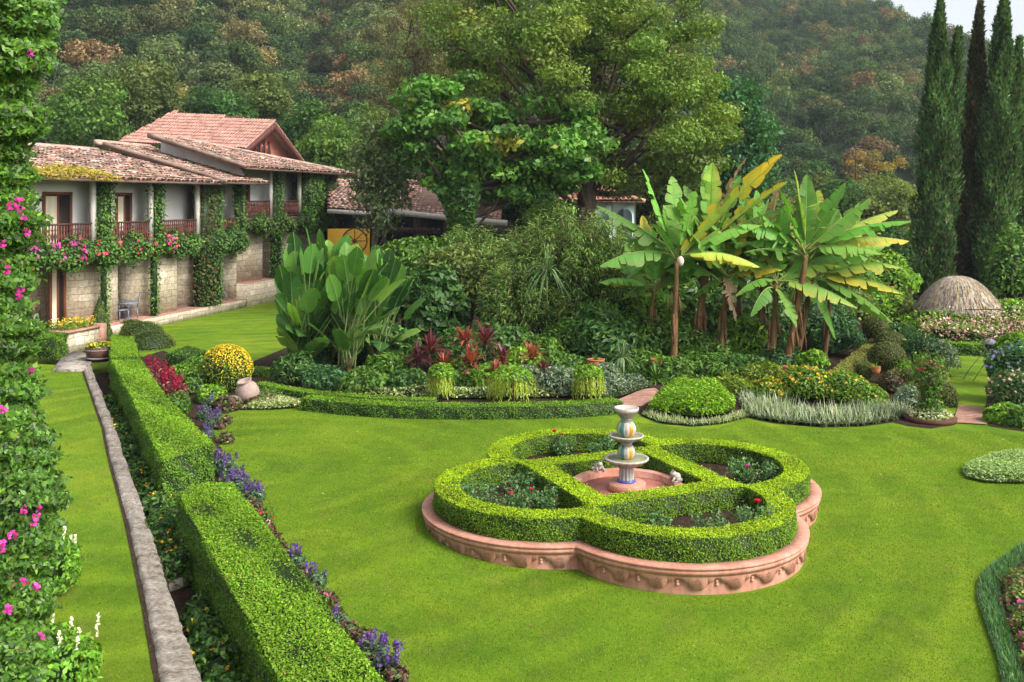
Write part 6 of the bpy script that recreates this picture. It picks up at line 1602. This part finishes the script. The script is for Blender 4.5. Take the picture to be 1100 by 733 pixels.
strap_plant('dracaena', 'spiky dracaena tuft rising from the feathery shrub', 'plant', AT(588, 292, 34.4), 90, 1.5, .06, [(4, .09, .15, .06), (3, .14, .21, .09)], None, 1, arch=.9, upmin=-.2)
strap_plant('spider_plant', 'striped strappy plant beside the terracotta pot', 'plant', AT(668, 385, 30.5), 70, .9, .05, [(3, .16, .22, .12), (3, .09, .15, .07)], None, 2, arch=.9, upmin=.1)
for i, (px, py, L, pal, lab) in enumerate(((705, 412, .75, P_MID, 'strappy green lily clump before the bananas'), (733, 410, .8, [(4, .13, .2, .03), (3, .18, .23, .04)], 'yellow-green strappy lily clump near the bright mound'), (780, 412, .55, [(4, .14, .2, .03), (3, .2, .22, .04)], 'low yellowish strappy clump under the bananas'), (806, 405, .8, P_MID, 'tall strappy clump under the leaning banana stems'), (860, 405, .7, P_MID, 'strappy clump beside the last banana trunk'), (680, 408, .7, P_DARK, 'dark strappy clump beside the brick path'), (400, 418, .5, P_COOL, 'cool green strappy clump behind the narrow low hedge'))):
    strap_plant('lily_clump', lab, 'plant', G(px, py), 120, L, .055, pal, 'strappy clumps', 1450+i, arch=.8, upmin=.25, zj=.1)
cover('grey_edging', [(640, 432), (668, 428), (700, 417), (690, 410), (660, 414), (636, 420)], .02, .28, 2500, .07, P_GREY, 'grey-green edging plants where the brick path bends', seed=8)
def clay_pot(c, r, h, label, pal, seed):
    t = thing('terracotta_pot', c, label, 'pot'); b = MB()
    b.lathe([(.0, 0), (r*.62, 0), (r*.9, h*.4), (r, h*.72), (r*.93, h*.9), (r*1.02, h*.93), (r*1.02, h), (r*.88, h), (r*.82, h*.8), (0, h*.8)], c, 26, (.44, .16, .07)); b.build('bowl', MAT['rough'], t)
    rg = np.random.default_rng(seed); f = MB(); straps(f, c+[0, 0, h*.85], 26, r*1.5, .06, pal, rg, arch=.6, upmin=.3); tag(f.build('potted_plant', MAT['leaf']), 'small leafy plant growing in the ' + label.split(' ', 1)[0] + ' terracotta pot', 'plant')
clay_pot(AT(640, 398, 29.6), .27, .34, 'round terracotta pot showing among dark leaves', P_MID, 1)
clay_pot(AT(706, 394, 30.6), .22, .24, 'half-hidden terracotta pot before the dark banana trunk', P_FRESH, 2)
clay_pot(AT(848, 405, 29.4), .2, .32, 'tilted terracotta pot behind the yellow-flowered shrubs', P_FRESH, 3)
clay_pot(AT(941, 402, 28.2), .13, .22, 'small terracotta pot by the smallest topiary ball', P_FRESH, 4)

# ------------------------------------------------------------------ planting along the far edge of the wide lawn
cover('bright_mound', [(696, 446), (715, 450), (745, 453), (775, 451), (789, 446), (790, 437), (765, 431), (735, 430), (705, 435)], .02, .72, 8500, .10, [(4, .16, .30, .02), (3, .22, .36, .025), (1.5, .08, .17, .015)], 'dense mound of glowing lime green leaves on the lawn edge', 'shrub', seed=9, tilt=.7, aspect=.4, mat='gloss')
cover('grassy_edging', [(689, 447), (708, 455), (745, 459), (778, 456), (806, 449), (800, 443), (776, 450), (745, 454.5), (712, 450.5), (698, 443)], .02, .17, 3200, .016, P_PALE + [(3, .42, .46, .32)], 'whitish grassy rim round the lime green mound', 'edging', seed=10, strap=True)
cover('striped_grass_border', [(799, 447), (815, 452), (840, 456), (885, 460), (930, 459), (962, 453), (984, 444), (974, 436), (940, 441), (885, 446), (838, 438), (806, 428), (792, 424)], .02, .40, 5200, .02, [(4, .34, .38, .27), (3, .24, .29, .18), (2, .12, .18, .08), (1, .44, .46, .36)], 'long curved border of white-striped grassy plants', 'border', seed=11, strap=True)
P_YFL = [(4, .10, .19, .018), (3, .15, .245, .02), (2, .05, .11, .012)]
for i, (x, y, rx, ry, lab) in enumerate(((833, 420, 24, 13, 'yellow-flowered shrub next to the lime green mound'), (866, 414, 32, 17, 'widest yellow-flowered shrub behind the striped grass'), (905, 417, 28, 17, 'dense dark-faced shrub behind the striped grass'), (930, 428, 24, 14, 'lighter rounded shrub at the end of the striped grass'))):
    Y = 27.6-.2*i; c = AT(x, y, Y); r = np.array([rx, rx*.9, ry*1.15])*Y/FOC
    bush('flowering_shrub', lab, 'shrub', c, r, 2600, .09, P_YFL, 'shrubs behind the striped grass border', .14, 1500+i, .8, blooms=[((70, 110, 25, 12)[i], [(2, .60, .42, .03), (1, .6, .24, .05)], .075)])
P_TOP = [(4, .065, .11, .022), (3, .10, .13, .027), (1.6, .13, .095, .035), (1, .035, .06, .015)]
for i, (x, y, rx, ry, Y, lab) in enumerate(((953, 383, 19, 16, 29.5, 'largest topiary ball with a flat brownish top beside the stone path'), (957, 368, 16, 12, 31.8, 'topiary ball just behind the largest one'), (930, 398, 9.5, 9, 28.6, 'small dark topiary ball at the corner of the stone path'), (981, 419, 10, 9, 27.0, 'small topiary ball next to the flowered column'), (976, 404, 9, 8, 28.5, 'small rusty topiary ball among flowers'), (1015, 428, 13, 18, 26.6, 'tall egg-shaped topiary ball beside the brick threshold'), (941, 352, 14, 13, 34.0, 'dark dome topiary at the upper end of the diagonal hedge'))):
    c = AT(x, y, Y); r = np.array([rx, rx, ry])*Y/FOC
    bush('topiary_ball', lab, 'topiary', c, r, 2400, .06, P_TOP, 'clipped topiary balls', .03, 1600+i, .93, zmin=-.9, depth=.06, core_col=(.03, .025, .012))
t = hedge('diagonal_hedge', 'low mossy clipped hedge running diagonally along the stone path', [G(*p, .62) for p in ((887, 402), (903, 402), (946, 368), (937, 364))], 0, .62, dens=1300, leaf=.05, pal=[(3, .11, .12, .035), (2, .16, .16, .045)], top_pal=[(4, .15, .17, .03), (3, .22, .21, .05)], rng=np.random.default_rng(91))
# flowered column on its round bed
c = G(999, 452); t = thing('flowered_column', c, 'columnar rose plant with pink blooms on a round bed of pale flowers', 'flowering plant'); rg = np.random.default_rng(92)
b = MB(); k = 3000; h = rg.random(k)*1.65; rr = .22+.14*np.clip((h-.9)/.5, 0, 1)+.06*np.sin(h*7); th = rg.random(k)*6.283
P = c + np.c_[rr*np.cos(th), rr*np.sin(th), h] + rg.normal(0, .06, (k, 3)); shell_leaves(b, P, unit(np.c_[np.cos(th), np.sin(th), .4+0*th]), .085, pick(P_MID+[(1, .14, .06, .05)], k, rg), 0, .5, .7, .3, rg)
b.tube([c, c+[0, 0, 1.5]], .11, 8, (.03, .035, .015)); b.build('foliage', MAT['leaf'], t)
for (x, y) in ((992, 397), (996, 392), (1003, 392), (1006, 396), (988, 399), (1010, 395)):
    f = MB(); p = AT(x, y, c[1]-.2); rose_head(f, p, .085, (.62, .10, .16)); f.build('bloom', MAT['petal'], t)
b = MB(); b.lathe([(.62, 0), (.64, .12), (.56, .13), (.0, .12)], c, 30, (.10, .045, .03)); tag(b.build('bed_ring', MAT['rough']), 'round brown edging under the columnar rose plant', 'edging')
bush('pale_flowers', 'ring of pale green-white flowers round the columnar rose plant', 'flowers', c+[0, 0, .16], (.56, .56, .18), 1100, .075, P_PALE+[(2, .45, .44, .33)], None, .1, 93, .8)
# inner lawn hedges
strip('low_hedge', 'dark low hedge closing the far end of the inner lawn', [(1012, 369), (1040, 370), (1075, 371)], .42, .6, 'hedges of the inner lawn', seed=6, leaf=.07, dens=700)
strip('low_hedge', 'second low hedge farther back, in front of the thatched umbrella', [(975, 354), (1010, 355), (1060, 356)], .55, .7, 'hedges of the inner lawn', seed=7, leaf=.08, dens=600)
strip('low_hedge', 'short yellowish hedge along the side of the inner lawn', [(1012, 418), (1020, 406), (1014, 396)], .22, .25, 'hedges of the inner lawn', seed=8, leaf=.05, pal=[(3, .2, .22, .03), (2, .28, .27, .04)], top=[(3, .25, .27, .035), (2, .33, .31, .05)])

# thatched umbrella
TY = 38.0; c = AT(1029, 333, TY); ground = np.array([c[0], TY, 0]); R = 43*TY/FOC; topz = AT(1029, 297, TY)[2]
t = thing('thatched_umbrella', ground, 'round thatched umbrella of dry palm before the cypresses', 'umbrella')
b = MB(); b.tube([ground, [c[0], TY, topz-.2]], .09, 9); b.build('post', MAT['bark'], t)
rg = np.random.default_rng(94); b = MB(); zc = c[2]; hh = topz-zc
b.lathe([(R*math.sin(a)*.97, zc+hh*(1-math.sin(a)**1.9)*.96-.03) for a in np.linspace(math.pi*.5, .02, 12)], (c[0], TY, 0), 30, (.22, .2, .18)); V, F, Cc = [], [], []; n = 0  # inner cap coloured dark to give painted shade between the strands
for layer in range(5):
    a0 = .03+layer*.27
    for k in range(260+110*layer):
        th = rg.random()*6.283; aa = a0+rg.uniform(-.05, .12); ln = rg.uniform(.38, .6); w = rg.uniform(.014, .034)
        col = np.array(pick([(4, 1, 1, 1), (2, 1.5, 1.4, 1.3), (2, .55, .5, .48), (1, .85, .7, .45)], 1, rg, .22)[0])*1.0
        side = np.array([-math.sin(th), math.cos(th), 0])
        for s in range(4):
            q = min(aa+ln*s/3, 1.72); r_ = R*(math.sin(min(q, 1.571))) + .02 + .018*(5-layer) + rg.normal(0, .03); z_ = zc + hh*(1-math.sin(min(q, 1.571))**1.9) + .02
            if q > 1.571: z_ = zc - (q-1.571)*.9
            p = np.array([c[0]+r_*math.cos(th), TY+r_*math.sin(th), z_]); ww = w*(1 if s < 3 else .25); V += [p-side*ww, p+side*ww]; Cc += [col, col]
        F += [(n+2*s, n+2*s+1, n+2*s+3, n+2*s+2) for s in range(3)]; n += 8
b.add(np.array(V), F, np.clip(np.array(Cc), 0, 2)); b.build('thatch', MAT['thatch'], t)

# flowering arbour and lamp
rg = np.random.default_rng(95); AY = 30.5
t = thing('flowering_arbor', AT(1050, 420, AY), 'sparse arbour vine with pale pink blossom stretching towards the thatched umbrella', 'vine')
b = MB(); f = MB(); s = MB()
for (x0, y0, x1, y1, r) in ((1100, 372, 985, 352, .03), (1110, 352, 1000, 345, .03), (1108, 340, 1035, 333, .025), (1095, 385, 1040, 350, .022), (1030, 440, 1055, 395, .015), (1022, 428, 1062, 372, .015), (1055, 395, 1085, 362, .015), (1110, 360, 1060, 362, .03)):
    p0, p1 = AT(x0, y0, AY+rg.normal(0, .3)), AT(x1, y1, AY+rg.normal(0, .6)); m = (p0+p1)/2+[0, 0, .12]; s.tube([p0, m, p1], [r, r*.8, r*.5], 5)
for px in (1103, 1085): s.tube([(AT(px, 0, AY+.4)[0], AY+.4, 0), (AT(px, 0, AY+.4)[0], AY+.4, AT(px, 350, AY)[2])], .06, 7)
s.build('branch', MAT['bark'], t); k = 1250
x = 1112 - 126*rg.random(k)**1.5; y = 349 + rg.normal(0, 7.5, k)*np.interp(x, [985, 1030, 1100], [.6, 1, 1.3]) - .07*(1050-x)*-.2
P = np.array([AT(a, q, AY+rg.normal(0, .8)) for a, q in zip(x, y)])
shell_leaves(b, P, unit(rg.normal(0, 1, (k, 3))+[0, -.4, .6]), .10, pick([(3, .16, .21, .05), (3, .22, .22, .08), (2, .10, .14, .04), (2, .30, .22, .14)], k, rg), 0, .5, .8, .2, rg)
b.build('foliage', MAT['leaf'], t); sel = rg.random(k) < .36; Q = P[sel]+rg.normal(0, .05, (sel.sum(), 3))
shell_leaves(f, Q, unit(rg.normal(0, 1, Q.shape)+[0, -.8, .6]), .085, pick([(4, .66, .42, .40), (2, .60, .24, .28), (3, .68, .52, .46)], len(Q), rg, .12), 0, .8, .6, .2, rg); f.build('blossom', MAT['petal'], t)
c = AT(1063, 375, 31.0); t = thing('garden_lamp', (c[0], c[1], 0), 'small grey metal garden lamp under the pink arbour vine', 'lamp')
b = MB(); b.tube([(c[0], c[1], 0), c], .03, 7); b.build('post', MAT['metal'], t)
b = MB(); b.lathe([(.10, .0), (.16, .16)], c, 6, (1, 1, 1)); b.build('pane', MAT['glass'], t)
b = MB(); b.lathe([(.25, .16), (.26, .19), (.12, .30), (.03, .33), (0, .36)], c, 6, (.32, .32, .36)); b.build('lamp_shade', MAT['paint'], t)
b = MB(); b.lathe([(.05, -.05), (.12, -.01), (.12, .01), (0, .012)], c, 6, (.2, .2, .22)); b.build('lamp_base', MAT['paint'], t)
# shrubs at the edge of the inner lawn
for i, (x, y, Y, rx, ry, lf, pal, lab, bl) in enumerate((
    (1092, 395, 27.0, 30, 24, .12, P_COOL, 'blue-green climbing shrub beside the inner lawn', [(40, [(1, .22, .2, .42)], .08)]),
    (1096, 425, 25.6, 30, 24, .10, P_DARK+[(2, .12, .1, .05)], 'dark shrub dotted with pinkish blossom beside the inner lawn', [(50, [(1, .6, .4, .36)], .07)]),
    (1078, 448, 24.6, 17, 14, .11, P_FRESH, 'bright green low shrub by the brick threshold', None),
    (1102, 452, 24.2, 22, 15, .11, P_MID, 'green low shrub with dark gaps at the lawn edge', None),
    (1100, 375, 29.0, 22, 16, .14, P_FRESH, 'pale green leafy shrub under the arbour branches', None))):
    c = AT(x, y, Y); r = np.array([rx, rx*.8, ry])*Y/FOC
    bush('shrub', lab, 'shrub', c, r*1.1, 2000, lf, pal, None, .25, 1700+i, .7, blooms=bl, depth=.35)

# ------------------------------------------------------------------ trees
def tree(name, label, foot, Y, trunk, trad, env, n, per, leaf, pal, seed, cr=1.0, mat='leaf', aspect=.55, limbs=26, group=None, base_z=0.0, bark=(1, 1, 1), hollow=.3, shell=.45, extra=(), up=.35, flat=.7):
    """trunk: pixels of the main stem from foot up; env: (x, y, rx, ry) pixel ellipses that the crown fills."""
    rg = np.random.default_rng(seed); p0 = AT(foot[0], foot[1], Y); p0[2] = base_z
    t = thing(name, p0, label, 'tree', group)
    path = smooth_path([p0] + [AT(x, y, Y) for x, y in trunk], 14)
    b = MB(); b.tube(path, np.linspace(trad*1.25, trad*.42, 14), 10, bark)
    C, Rr = [], []; w = np.array([e[2]*e[3] for e in env], float); w /= w.sum()
    for i in range(n):
        e = env[rg.choice(len(env), p=w)]; d = sphere_dirs(1, rg)[0]; q = (shell + (1-shell)*rg.random())**.6
        C.append(AT(e[0]+e[2]*d[0]*q, e[1]-e[3]*d[2]*q, Y + d[1]*q*min(e[2], e[3]*1.2)*Y/FOC)); Rr.append(cr*rg.uniform(.7, 1.3))
    for x, y in extra: C.append(AT(x, y, Y-rg.uniform(0, 2))); Rr.append(cr*rg.uniform(.7, 1.1))
    order = rg.permutation(len(C))[:limbs]
    for i in order:
        k = int(rg.integers(5, 14)); s = path[k]; e = C[i]; m = (s*.5+e*.5) + np.array([0, 0, -.12*np.linalg.norm(e-s)]) + rg.normal(0, .25*cr, 3)
        rr = trad*.36*rg.uniform(.6, 1.1); b.tube(smooth_path([s, m, e], 8), np.linspace(rr, rr*.18, 8), 6, bark, cap=False)
    b.build('trunk', MAT['bark'], t)
    f = MB(); clump_crown(f, C, Rr, per, leaf, pal, 0, aspect, .65, up, rg, .20, flat, hollow); f.build('crown', MAT[mat], t)
    return t
P_BIG = [(4, .095, .16, .024), (3, .135, .20, .03), (2, .05, .095, .02), (1, .20, .22, .035)]
tree('shade_tree', 'huge shade tree with a spreading yellow-green crown and dark trunk', (628, 262), 50, [(630, 200), (634, 160), (628, 110), (620, 60)], .55,
     [(615, 70, 150, 105), (690, 125, 95, 85), (560, 30, 110, 60), (680, 20, 100, 50), (735, 130, 55, 70)], 265, 330, .20, P_BIG, 2001, 1.08, limbs=70, bark=(.6, .55, .5), hollow=.2, flat=.55)
P_BRO = [(4, .075, .185, .028), (3, .11, .235, .038), (2, .04, .105, .018), (.3, .4, .3, .04)]
tree('broadleaf_tree', 'bright green broad-leaved tree in front of the huge shade tree', (495, 268), 46, [(495, 220), (500, 180), (520, 150), (545, 130)], .42,
     [(490, 150, 62, 45), (560, 150, 80, 52), (600, 165, 52, 42), (470, 110, 42, 30), (520, 190, 60, 26)], 120, 150, .34, P_BRO, 2002, .95, flat=.42, limbs=34, bark=(.6, .55, .5), mat='gloss', extra=[(428, 142), (436, 135), (448, 158), (455, 96), (462, 88), (448, 108), (505, 82), (610, 190)])
rg = np.random.default_rng(2003); k = 5200; c = AT(495, 270, 45.6); h = rg.random(k); th = rg.random(k)*6.283; rr = .72+.28*np.sin(h*9)+.12*np.sin(th*3+h*5)
P = np.array([c[0], 45.6, 0]) + np.c_[rr*np.cos(th), rr*np.sin(th), .6+h*6.9]
b = MB(); shell_leaves(b, P, unit(np.c_[np.cos(th), np.sin(th), .2+0*th]), .36, pick([(4, .045, .115, .022), (3, .07, .16, .03), (2, .02, .055, .012), (.1, .45, .30, .03)], k, rg), 0, .55, .5, -.3, rg, .3)
tag(b.build('trunk_creeper', MAT['gloss']), 'dense glossy creeper wrapping the trunk of the broad-leaved tree', 'climbing plant')
tree('slender_tree', 'slender thin-leaved tree in front of the restaurant roof', (398, 275), 47, [(402, 240), (405, 215), (404, 180)], .13, [(405, 185, 30, 50), (410, 215, 28, 34), (398, 150, 20, 24)], 70, 60, .22, [(4, .085, .12, .05), (3, .12, .155, .065), (2, .05, .07, .03)], 2004, .75, limbs=24, bark=(1.6, 1.5, 1.4))
tree('feathery_tree', 'tall thin brownish tree with wispy foliage behind the broad-leaved tree', (455, 230), 62, [(452, 150), (447, 80), (445, 10)], .3, [(440, 60, 32, 75), (470, 30, 45, 60), (425, 110, 22, 50), (500, 50, 40, 60)], 150, 90, .34, [(4, .10, .105, .045), (3, .135, .125, .055), (2, .06, .06, .03), (1, .16, .10, .05)], 2005, 1.3, aspect=.14, mat='soft', limbs=40, bark=(.9, .8, .7))
tree('conifer', 'dark green bushy tree showing past the edge of the huge crown', (795, 260), 62, [(795, 180), (795, 130)], .35, [(795, 150, 32, 62), (800, 190, 28, 40), (785, 110, 20, 30)], 95, 110, .30, [(4, .03, .10, .028), (3, .045, .135, .035), (2, .018, .06, .02)], 2006, 1.2)
P_BK = [[(4, .075, .14, .03), (3, .10, .175, .035), (2, .045, .085, .02)], [(4, .09, .12, .035), (3, .12, .15, .045), (2, .05, .07, .02)], [(4, .045, .095, .03), (3, .06, .125, .035), (2, .03, .06, .02)]]
BT = [(352, 170, 78, 30, 40, 0, 'rounded mid green tree between the higher hotel wing and the slender tree'), (395, 160, 84, 34, 46, 0, 'tall mid green tree behind the slender tree'), (330, 140, 92, 22, 28, 2, 'dark tree in the fold of the wood behind the pink gable'), (150, 100, 94, 42, 34, 1, 'large pale olive tree above the hotel roof'), (95, 125, 88, 40, 40, 0, 'bushy green tree above the mossy hotel roof'), (235, 118, 95, 34, 26, 2, 'dark green tree just above the pink gabled roof'), (280, 105, 100, 30, 24, 1, 'olive tree above the peak of the pink gable'), (430, 190, 70, 26, 36, 2, 'dark tree behind the restaurant roof'),
      (700, 195, 66, 34, 40, 1, 'dull green tree behind the small arched house'), (745, 205, 64, 34, 34, 0, 'green tree between the arched house and the bananas'), (850, 235, 84, 36, 26, 1, 'olive tree beyond the bananas'), (905, 222, 92, 34, 24, 2, 'dark tree in the valley beyond the bananas'), (950, 230, 90, 30, 30, 1, 'pale olive tree beside the first cypress'), (820, 215, 88, 26, 24, 2, 'dark tree low behind the yellow banana leaf'), (560, 215, 60, 40, 22, 2, 'dark low tree under the huge crown'), (600, 232, 57, 36, 14, 0, 'low green tree near the small arched house')]
for i, (x, y, Y, rx, ry, pk_, lab) in enumerate(BT):
    tree('background_tree', lab, (x, 240), Y, [(x, y+ry*.5), (x+2, y-ry*.2)], .22, [(x, y, rx, ry), (x-rx*.3, y+ry*.3, rx*.7, ry*.6), (x+rx*.35, y+ry*.2, rx*.6, ry*.6)], int(26+rx*ry/22), 90, .36*Y/80, P_BK[pk_], 2100+i, .02*Y*.72, limbs=8, mat='soft', group='trees standing behind the garden')
SCR = [(640, 214, 70, 30, 16), (690, 228, 66, 30, 14), (730, 236, 62, 30, 16), (780, 240, 64, 32, 18), (826, 248, 62, 30, 16), (872, 252, 62, 30, 16), (915, 256, 60, 30, 18), (955, 258, 60, 26, 18), (1000, 262, 62, 30, 20), (1045, 262, 62, 30, 20), (1090, 258, 62, 30, 26), (840, 215, 104, 28, 14), (885, 205, 118, 26, 12), (925, 212, 108, 26, 12), (965, 205, 116, 26, 12), (800, 225, 90, 26, 14), (1010, 225, 96, 28, 16), (1060, 220, 96, 28, 18), (950, 195, 128, 24, 10), (870, 188, 132, 24, 10)]
SCP = [('olive', [(4, .10, .115, .035), (3, .13, .145, .045), (2, .06, .075, .025)]), ('greyish green', [(4, .085, .12, .05), (3, .115, .15, .06), (2, .05, .075, .03)]), ('yellowish green', [(4, .12, .155, .035), (3, .16, .19, .04), (2, .07, .10, .025)]), ('dark green', P_BK[2])]
for i, (x, y, Y, rx, ry) in enumerate(SCR):
    c = AT(x, y, Y); nm, pal = SCP[i % 4]; r3 = np.array([rx, rx*.7, ry])*1.25*Y/FOC; gz_ = float(hill_z(np.array([c[0]]), np.array([c[1]]))[0]) if Y > 84 else 0.0
    tp_ = max(c[2]+r3[2], gz_+1.5); r3[2] = (tp_-gz_)*.56; c[2] = gz_+(tp_-gz_)*.44
    bush('valley_shrub', nm + ' shrub in the valley between the garden and the far hill', 'shrub', c, r3, 2000, .0042*Y, pal, 'shrubs of the valley, ' + nm, .3, 1800+i, .7, depth=.4, mat='soft')
# golden tree on the lower slope
P_GOLD = [(4, .30, .19, .03), (3, .24, .14, .03), (2, .16, .15, .04)]
gx, gy = (937-550)/FOC*158, 158.0; gz = float(hill_z(np.array([gx]), np.array([gy]))[0])
c_ = AT(937, 177, gy)
t = thing('golden_tree', (gx, gy, gz), 'small golden-leaved tree on the lower slope of the far hill', 'tree')
b = MB(); b.tube([(gx, gy, min(gz, c_[2])-.5), c_], [.25, .12], 6); b.build('trunk', MAT['bark'], t)
b = MB(); rg = np.random.default_rng(2201); clump_crown(b, [c_ + rg.normal(0, 1, 3)*[1.9, 1.2, 1.5] for _ in range(16)], [1.1]*16, 70, .42, P_GOLD, 0, .6, .6, .4, rg); b.build('crown', MAT['soft'], t)
# utility pole far away
q = AT(919, 172, 152); t = thing('utility_pole', (q[0], 152, q[2]-2), 'thin pale utility pole at the foot of the far hill', 'pole'); b = MB(); b.tube([(q[0], 152, q[2]-3), (q[0], 152, AT(919, 154, 152)[2])], .075, 6); b.build('mast', MAT['beam'], t); b = MB(); b.box((q[0]-.9, 151.9, q[2]+2.0), (q[0]+.9, 152.1, q[2]+2.18)); b.build('crossarm', MAT['beam'], t)

# ------------------------------------------------------------------ cypresses
def cypress(label, foot, top, Y, rad, n, pal, seed, tops=()):
    rg = np.random.default_rng(seed); p0 = AT(foot, 0, Y); p0[2] = 0; p1 = AT(*top, Y)
    t = thing('cypress', p0, label, 'tree', 'tall cypresses behind the thatched umbrella'); H = p1[2]
    b = MB(); b.tube([p0, p0*.4+p1*.6, p1-[0, 0, .5]], [.3, .15, .03], 8); b.build('trunk', MAT['bark'], t)
    b = MB(); spires = [(p1, rad, n, 0.0)] + [(AT(x, y, Y+rg.uniform(-.5, .5)), rad*f, int(n*f*.6), zl) for x, y, f, zl in tops]
    for (pt, R, k, zl) in spires:
        h = rg.random(k)*(1-zl) + zl; hh = h
        rr = R*np.interp(hh, [0, .08, .3, .55, .8, .93, 1], [.55, .85, 1, .86, .52, .24, .04]); th = rg.random(k)*6.283
        lump = 1 + .24*np.sin(th*3+h*21)+.18*np.sin(th*5-h*37+seed)
        q = 1-.5*rg.random(k)**2
        ax = p0 + np.outer(h, pt-p0); P = ax + np.c_[rr*lump*q*np.cos(th), rr*lump*q*np.sin(th), 0*h]
        A_ = np.c_[np.cos(th)*.45, np.sin(th)*.45, np.ones(k)] + rg.normal(0, .28, (k, 3)); nr = np.c_[np.cos(th), np.sin(th), .25+0*th] + rg.normal(0, .5, (k, 3))
        w = np.exp(.35*np.sin(th*2+h*13)*np.sin(h*29+th)); col = pick(pal, k, rg)*w[:, None]
        leaf_quads(b, P, A_, nr, .27*rg.uniform(.6, 1.2, k), .10, col, 0, .0)
    b.build('crown', MAT['soft'], t)
P_CYP = [(4, .06, .115, .045), (3, .085, .15, .06), (2, .028, .055, .022), (.8, .12, .095, .05)]
P_CYB = [(3, .04, .075, .025), (4, .075, .055, .03), (2, .10, .07, .045), (2, .03, .055, .02)]
cypress('twin-topped dark cypress closest to the bananas', 1000, (1010, 2), 50, .86, 17000, P_CYP, 2301, [(1030, 32, .85, .10), (1020, 70, .6, .2)])
cypress('narrow cypress with rusty brown dry foliage and a bare tip', 1034, (1053, 4), 51, .62, 12000, P_CYB, 2302)
cypress('tall green cypress with a forked top beside the rusty brown one', 1064, (1079, -6), 50, .90, 17000, P_CYP, 2303, [(1096, 42, .7, .15)])
cypress('cypress farthest from the bananas, partly cut by the picture edge', 1100, (1106, 60), 52, 1.0, 13000, P_CYP, 2304)
# ------------------------------------------------------------------ air
hz = MB(); hz.box((-900, -30, -1.5), (900, 760, 230))
m, nt, b = nodes_of('haze_air'); nt.nodes.remove(b)
pv = nt.nodes.new('ShaderNodeVolumePrincipled'); pv.inputs['Color'].default_value = (.78, .88, 1.0, 1); pv.inputs['Density'].default_value = .00020; pv.inputs['Anisotropy'].default_value = .0
nt.links.new(pv.outputs[0], nt.nodes['Material Output'].inputs['Volume'])
tag(hz.build('haze', m), kind='stuff')
# ------------------------------------------------------------------ camera, sky, sun
cam = bpy.data.objects.new('camera', bpy.data.cameras.new('camera')); COL.objects.link(cam)
cam.location = (0, 0, EYE); cam.rotation_euler = (math.pi/2, 0, 0)
cam.data.sensor_width = 36.0; cam.data.lens = FOC/1100*36.0
cam.data.shift_y = -(366.5-HOR)/1100
cam.data.clip_start = .1; cam.data.clip_end = 3000
SC.camera = cam
w = bpy.data.worlds.new('World'); SC.world = w; w.use_nodes = True
nt = w.node_tree; bg = nt.nodes['Background']
sky = nt.nodes.new('ShaderNodeTexSky'); sky.sky_type = 'NISHITA'; sky.sun_disc = False
SUN_EL, SUN_AZ = math.radians(43), math.radians(122)              # azimuth from +Y towards +X: behind the viewer on the side away from the hotel
sky.sun_elevation = SUN_EL; sky.sun_rotation = SUN_AZ
sky.air_density = 1.0; sky.dust_density = 4.0; sky.ozone_density = 1.0
hs = nt.nodes.new('ShaderNodeHueSaturation'); hs.inputs['Saturation'].default_value = .35; hs.inputs['Value'].default_value = 1.0
nt.links.new(sky.outputs[0], hs.inputs['Color']); nt.links.new(hs.outputs[0], bg.inputs['Color'])
bg.inputs['Strength'].default_value = .15
sl = bpy.data.lights.new('sun', 'SUN'); so = bpy.data.objects.new('sun', sl); COL.objects.link(so)
sl.energy = 2.0; sl.angle = math.radians(22); sl.color = (1.0, .96, .88)
d = Vector((math.sin(SUN_AZ)*math.cos(SUN_EL), math.cos(SUN_AZ)*math.cos(SUN_EL), math.sin(SUN_EL)))
so.rotation_euler = d.to_track_quat('Z', 'Y').to_euler(); so.location = (0, 0, 60)
vs = SC.view_settings; vs.view_transform = 'Standard'; vs.look = 'None'; vs.gamma = 1.0; vs.exposure = 1.0
try: vs.use_curve_mapping = False
except Exception: pass
cy = SC.cycles
cy.max_bounces = 6; cy.diffuse_bounces = 3; cy.glossy_bounces = 2; cy.transmission_bounces = 3; cy.transparent_max_bounces = 4; cy.volume_bounces = 0
cy.use_denoising = True
cy.use_adaptive_sampling = True; cy.adaptive_threshold = .02
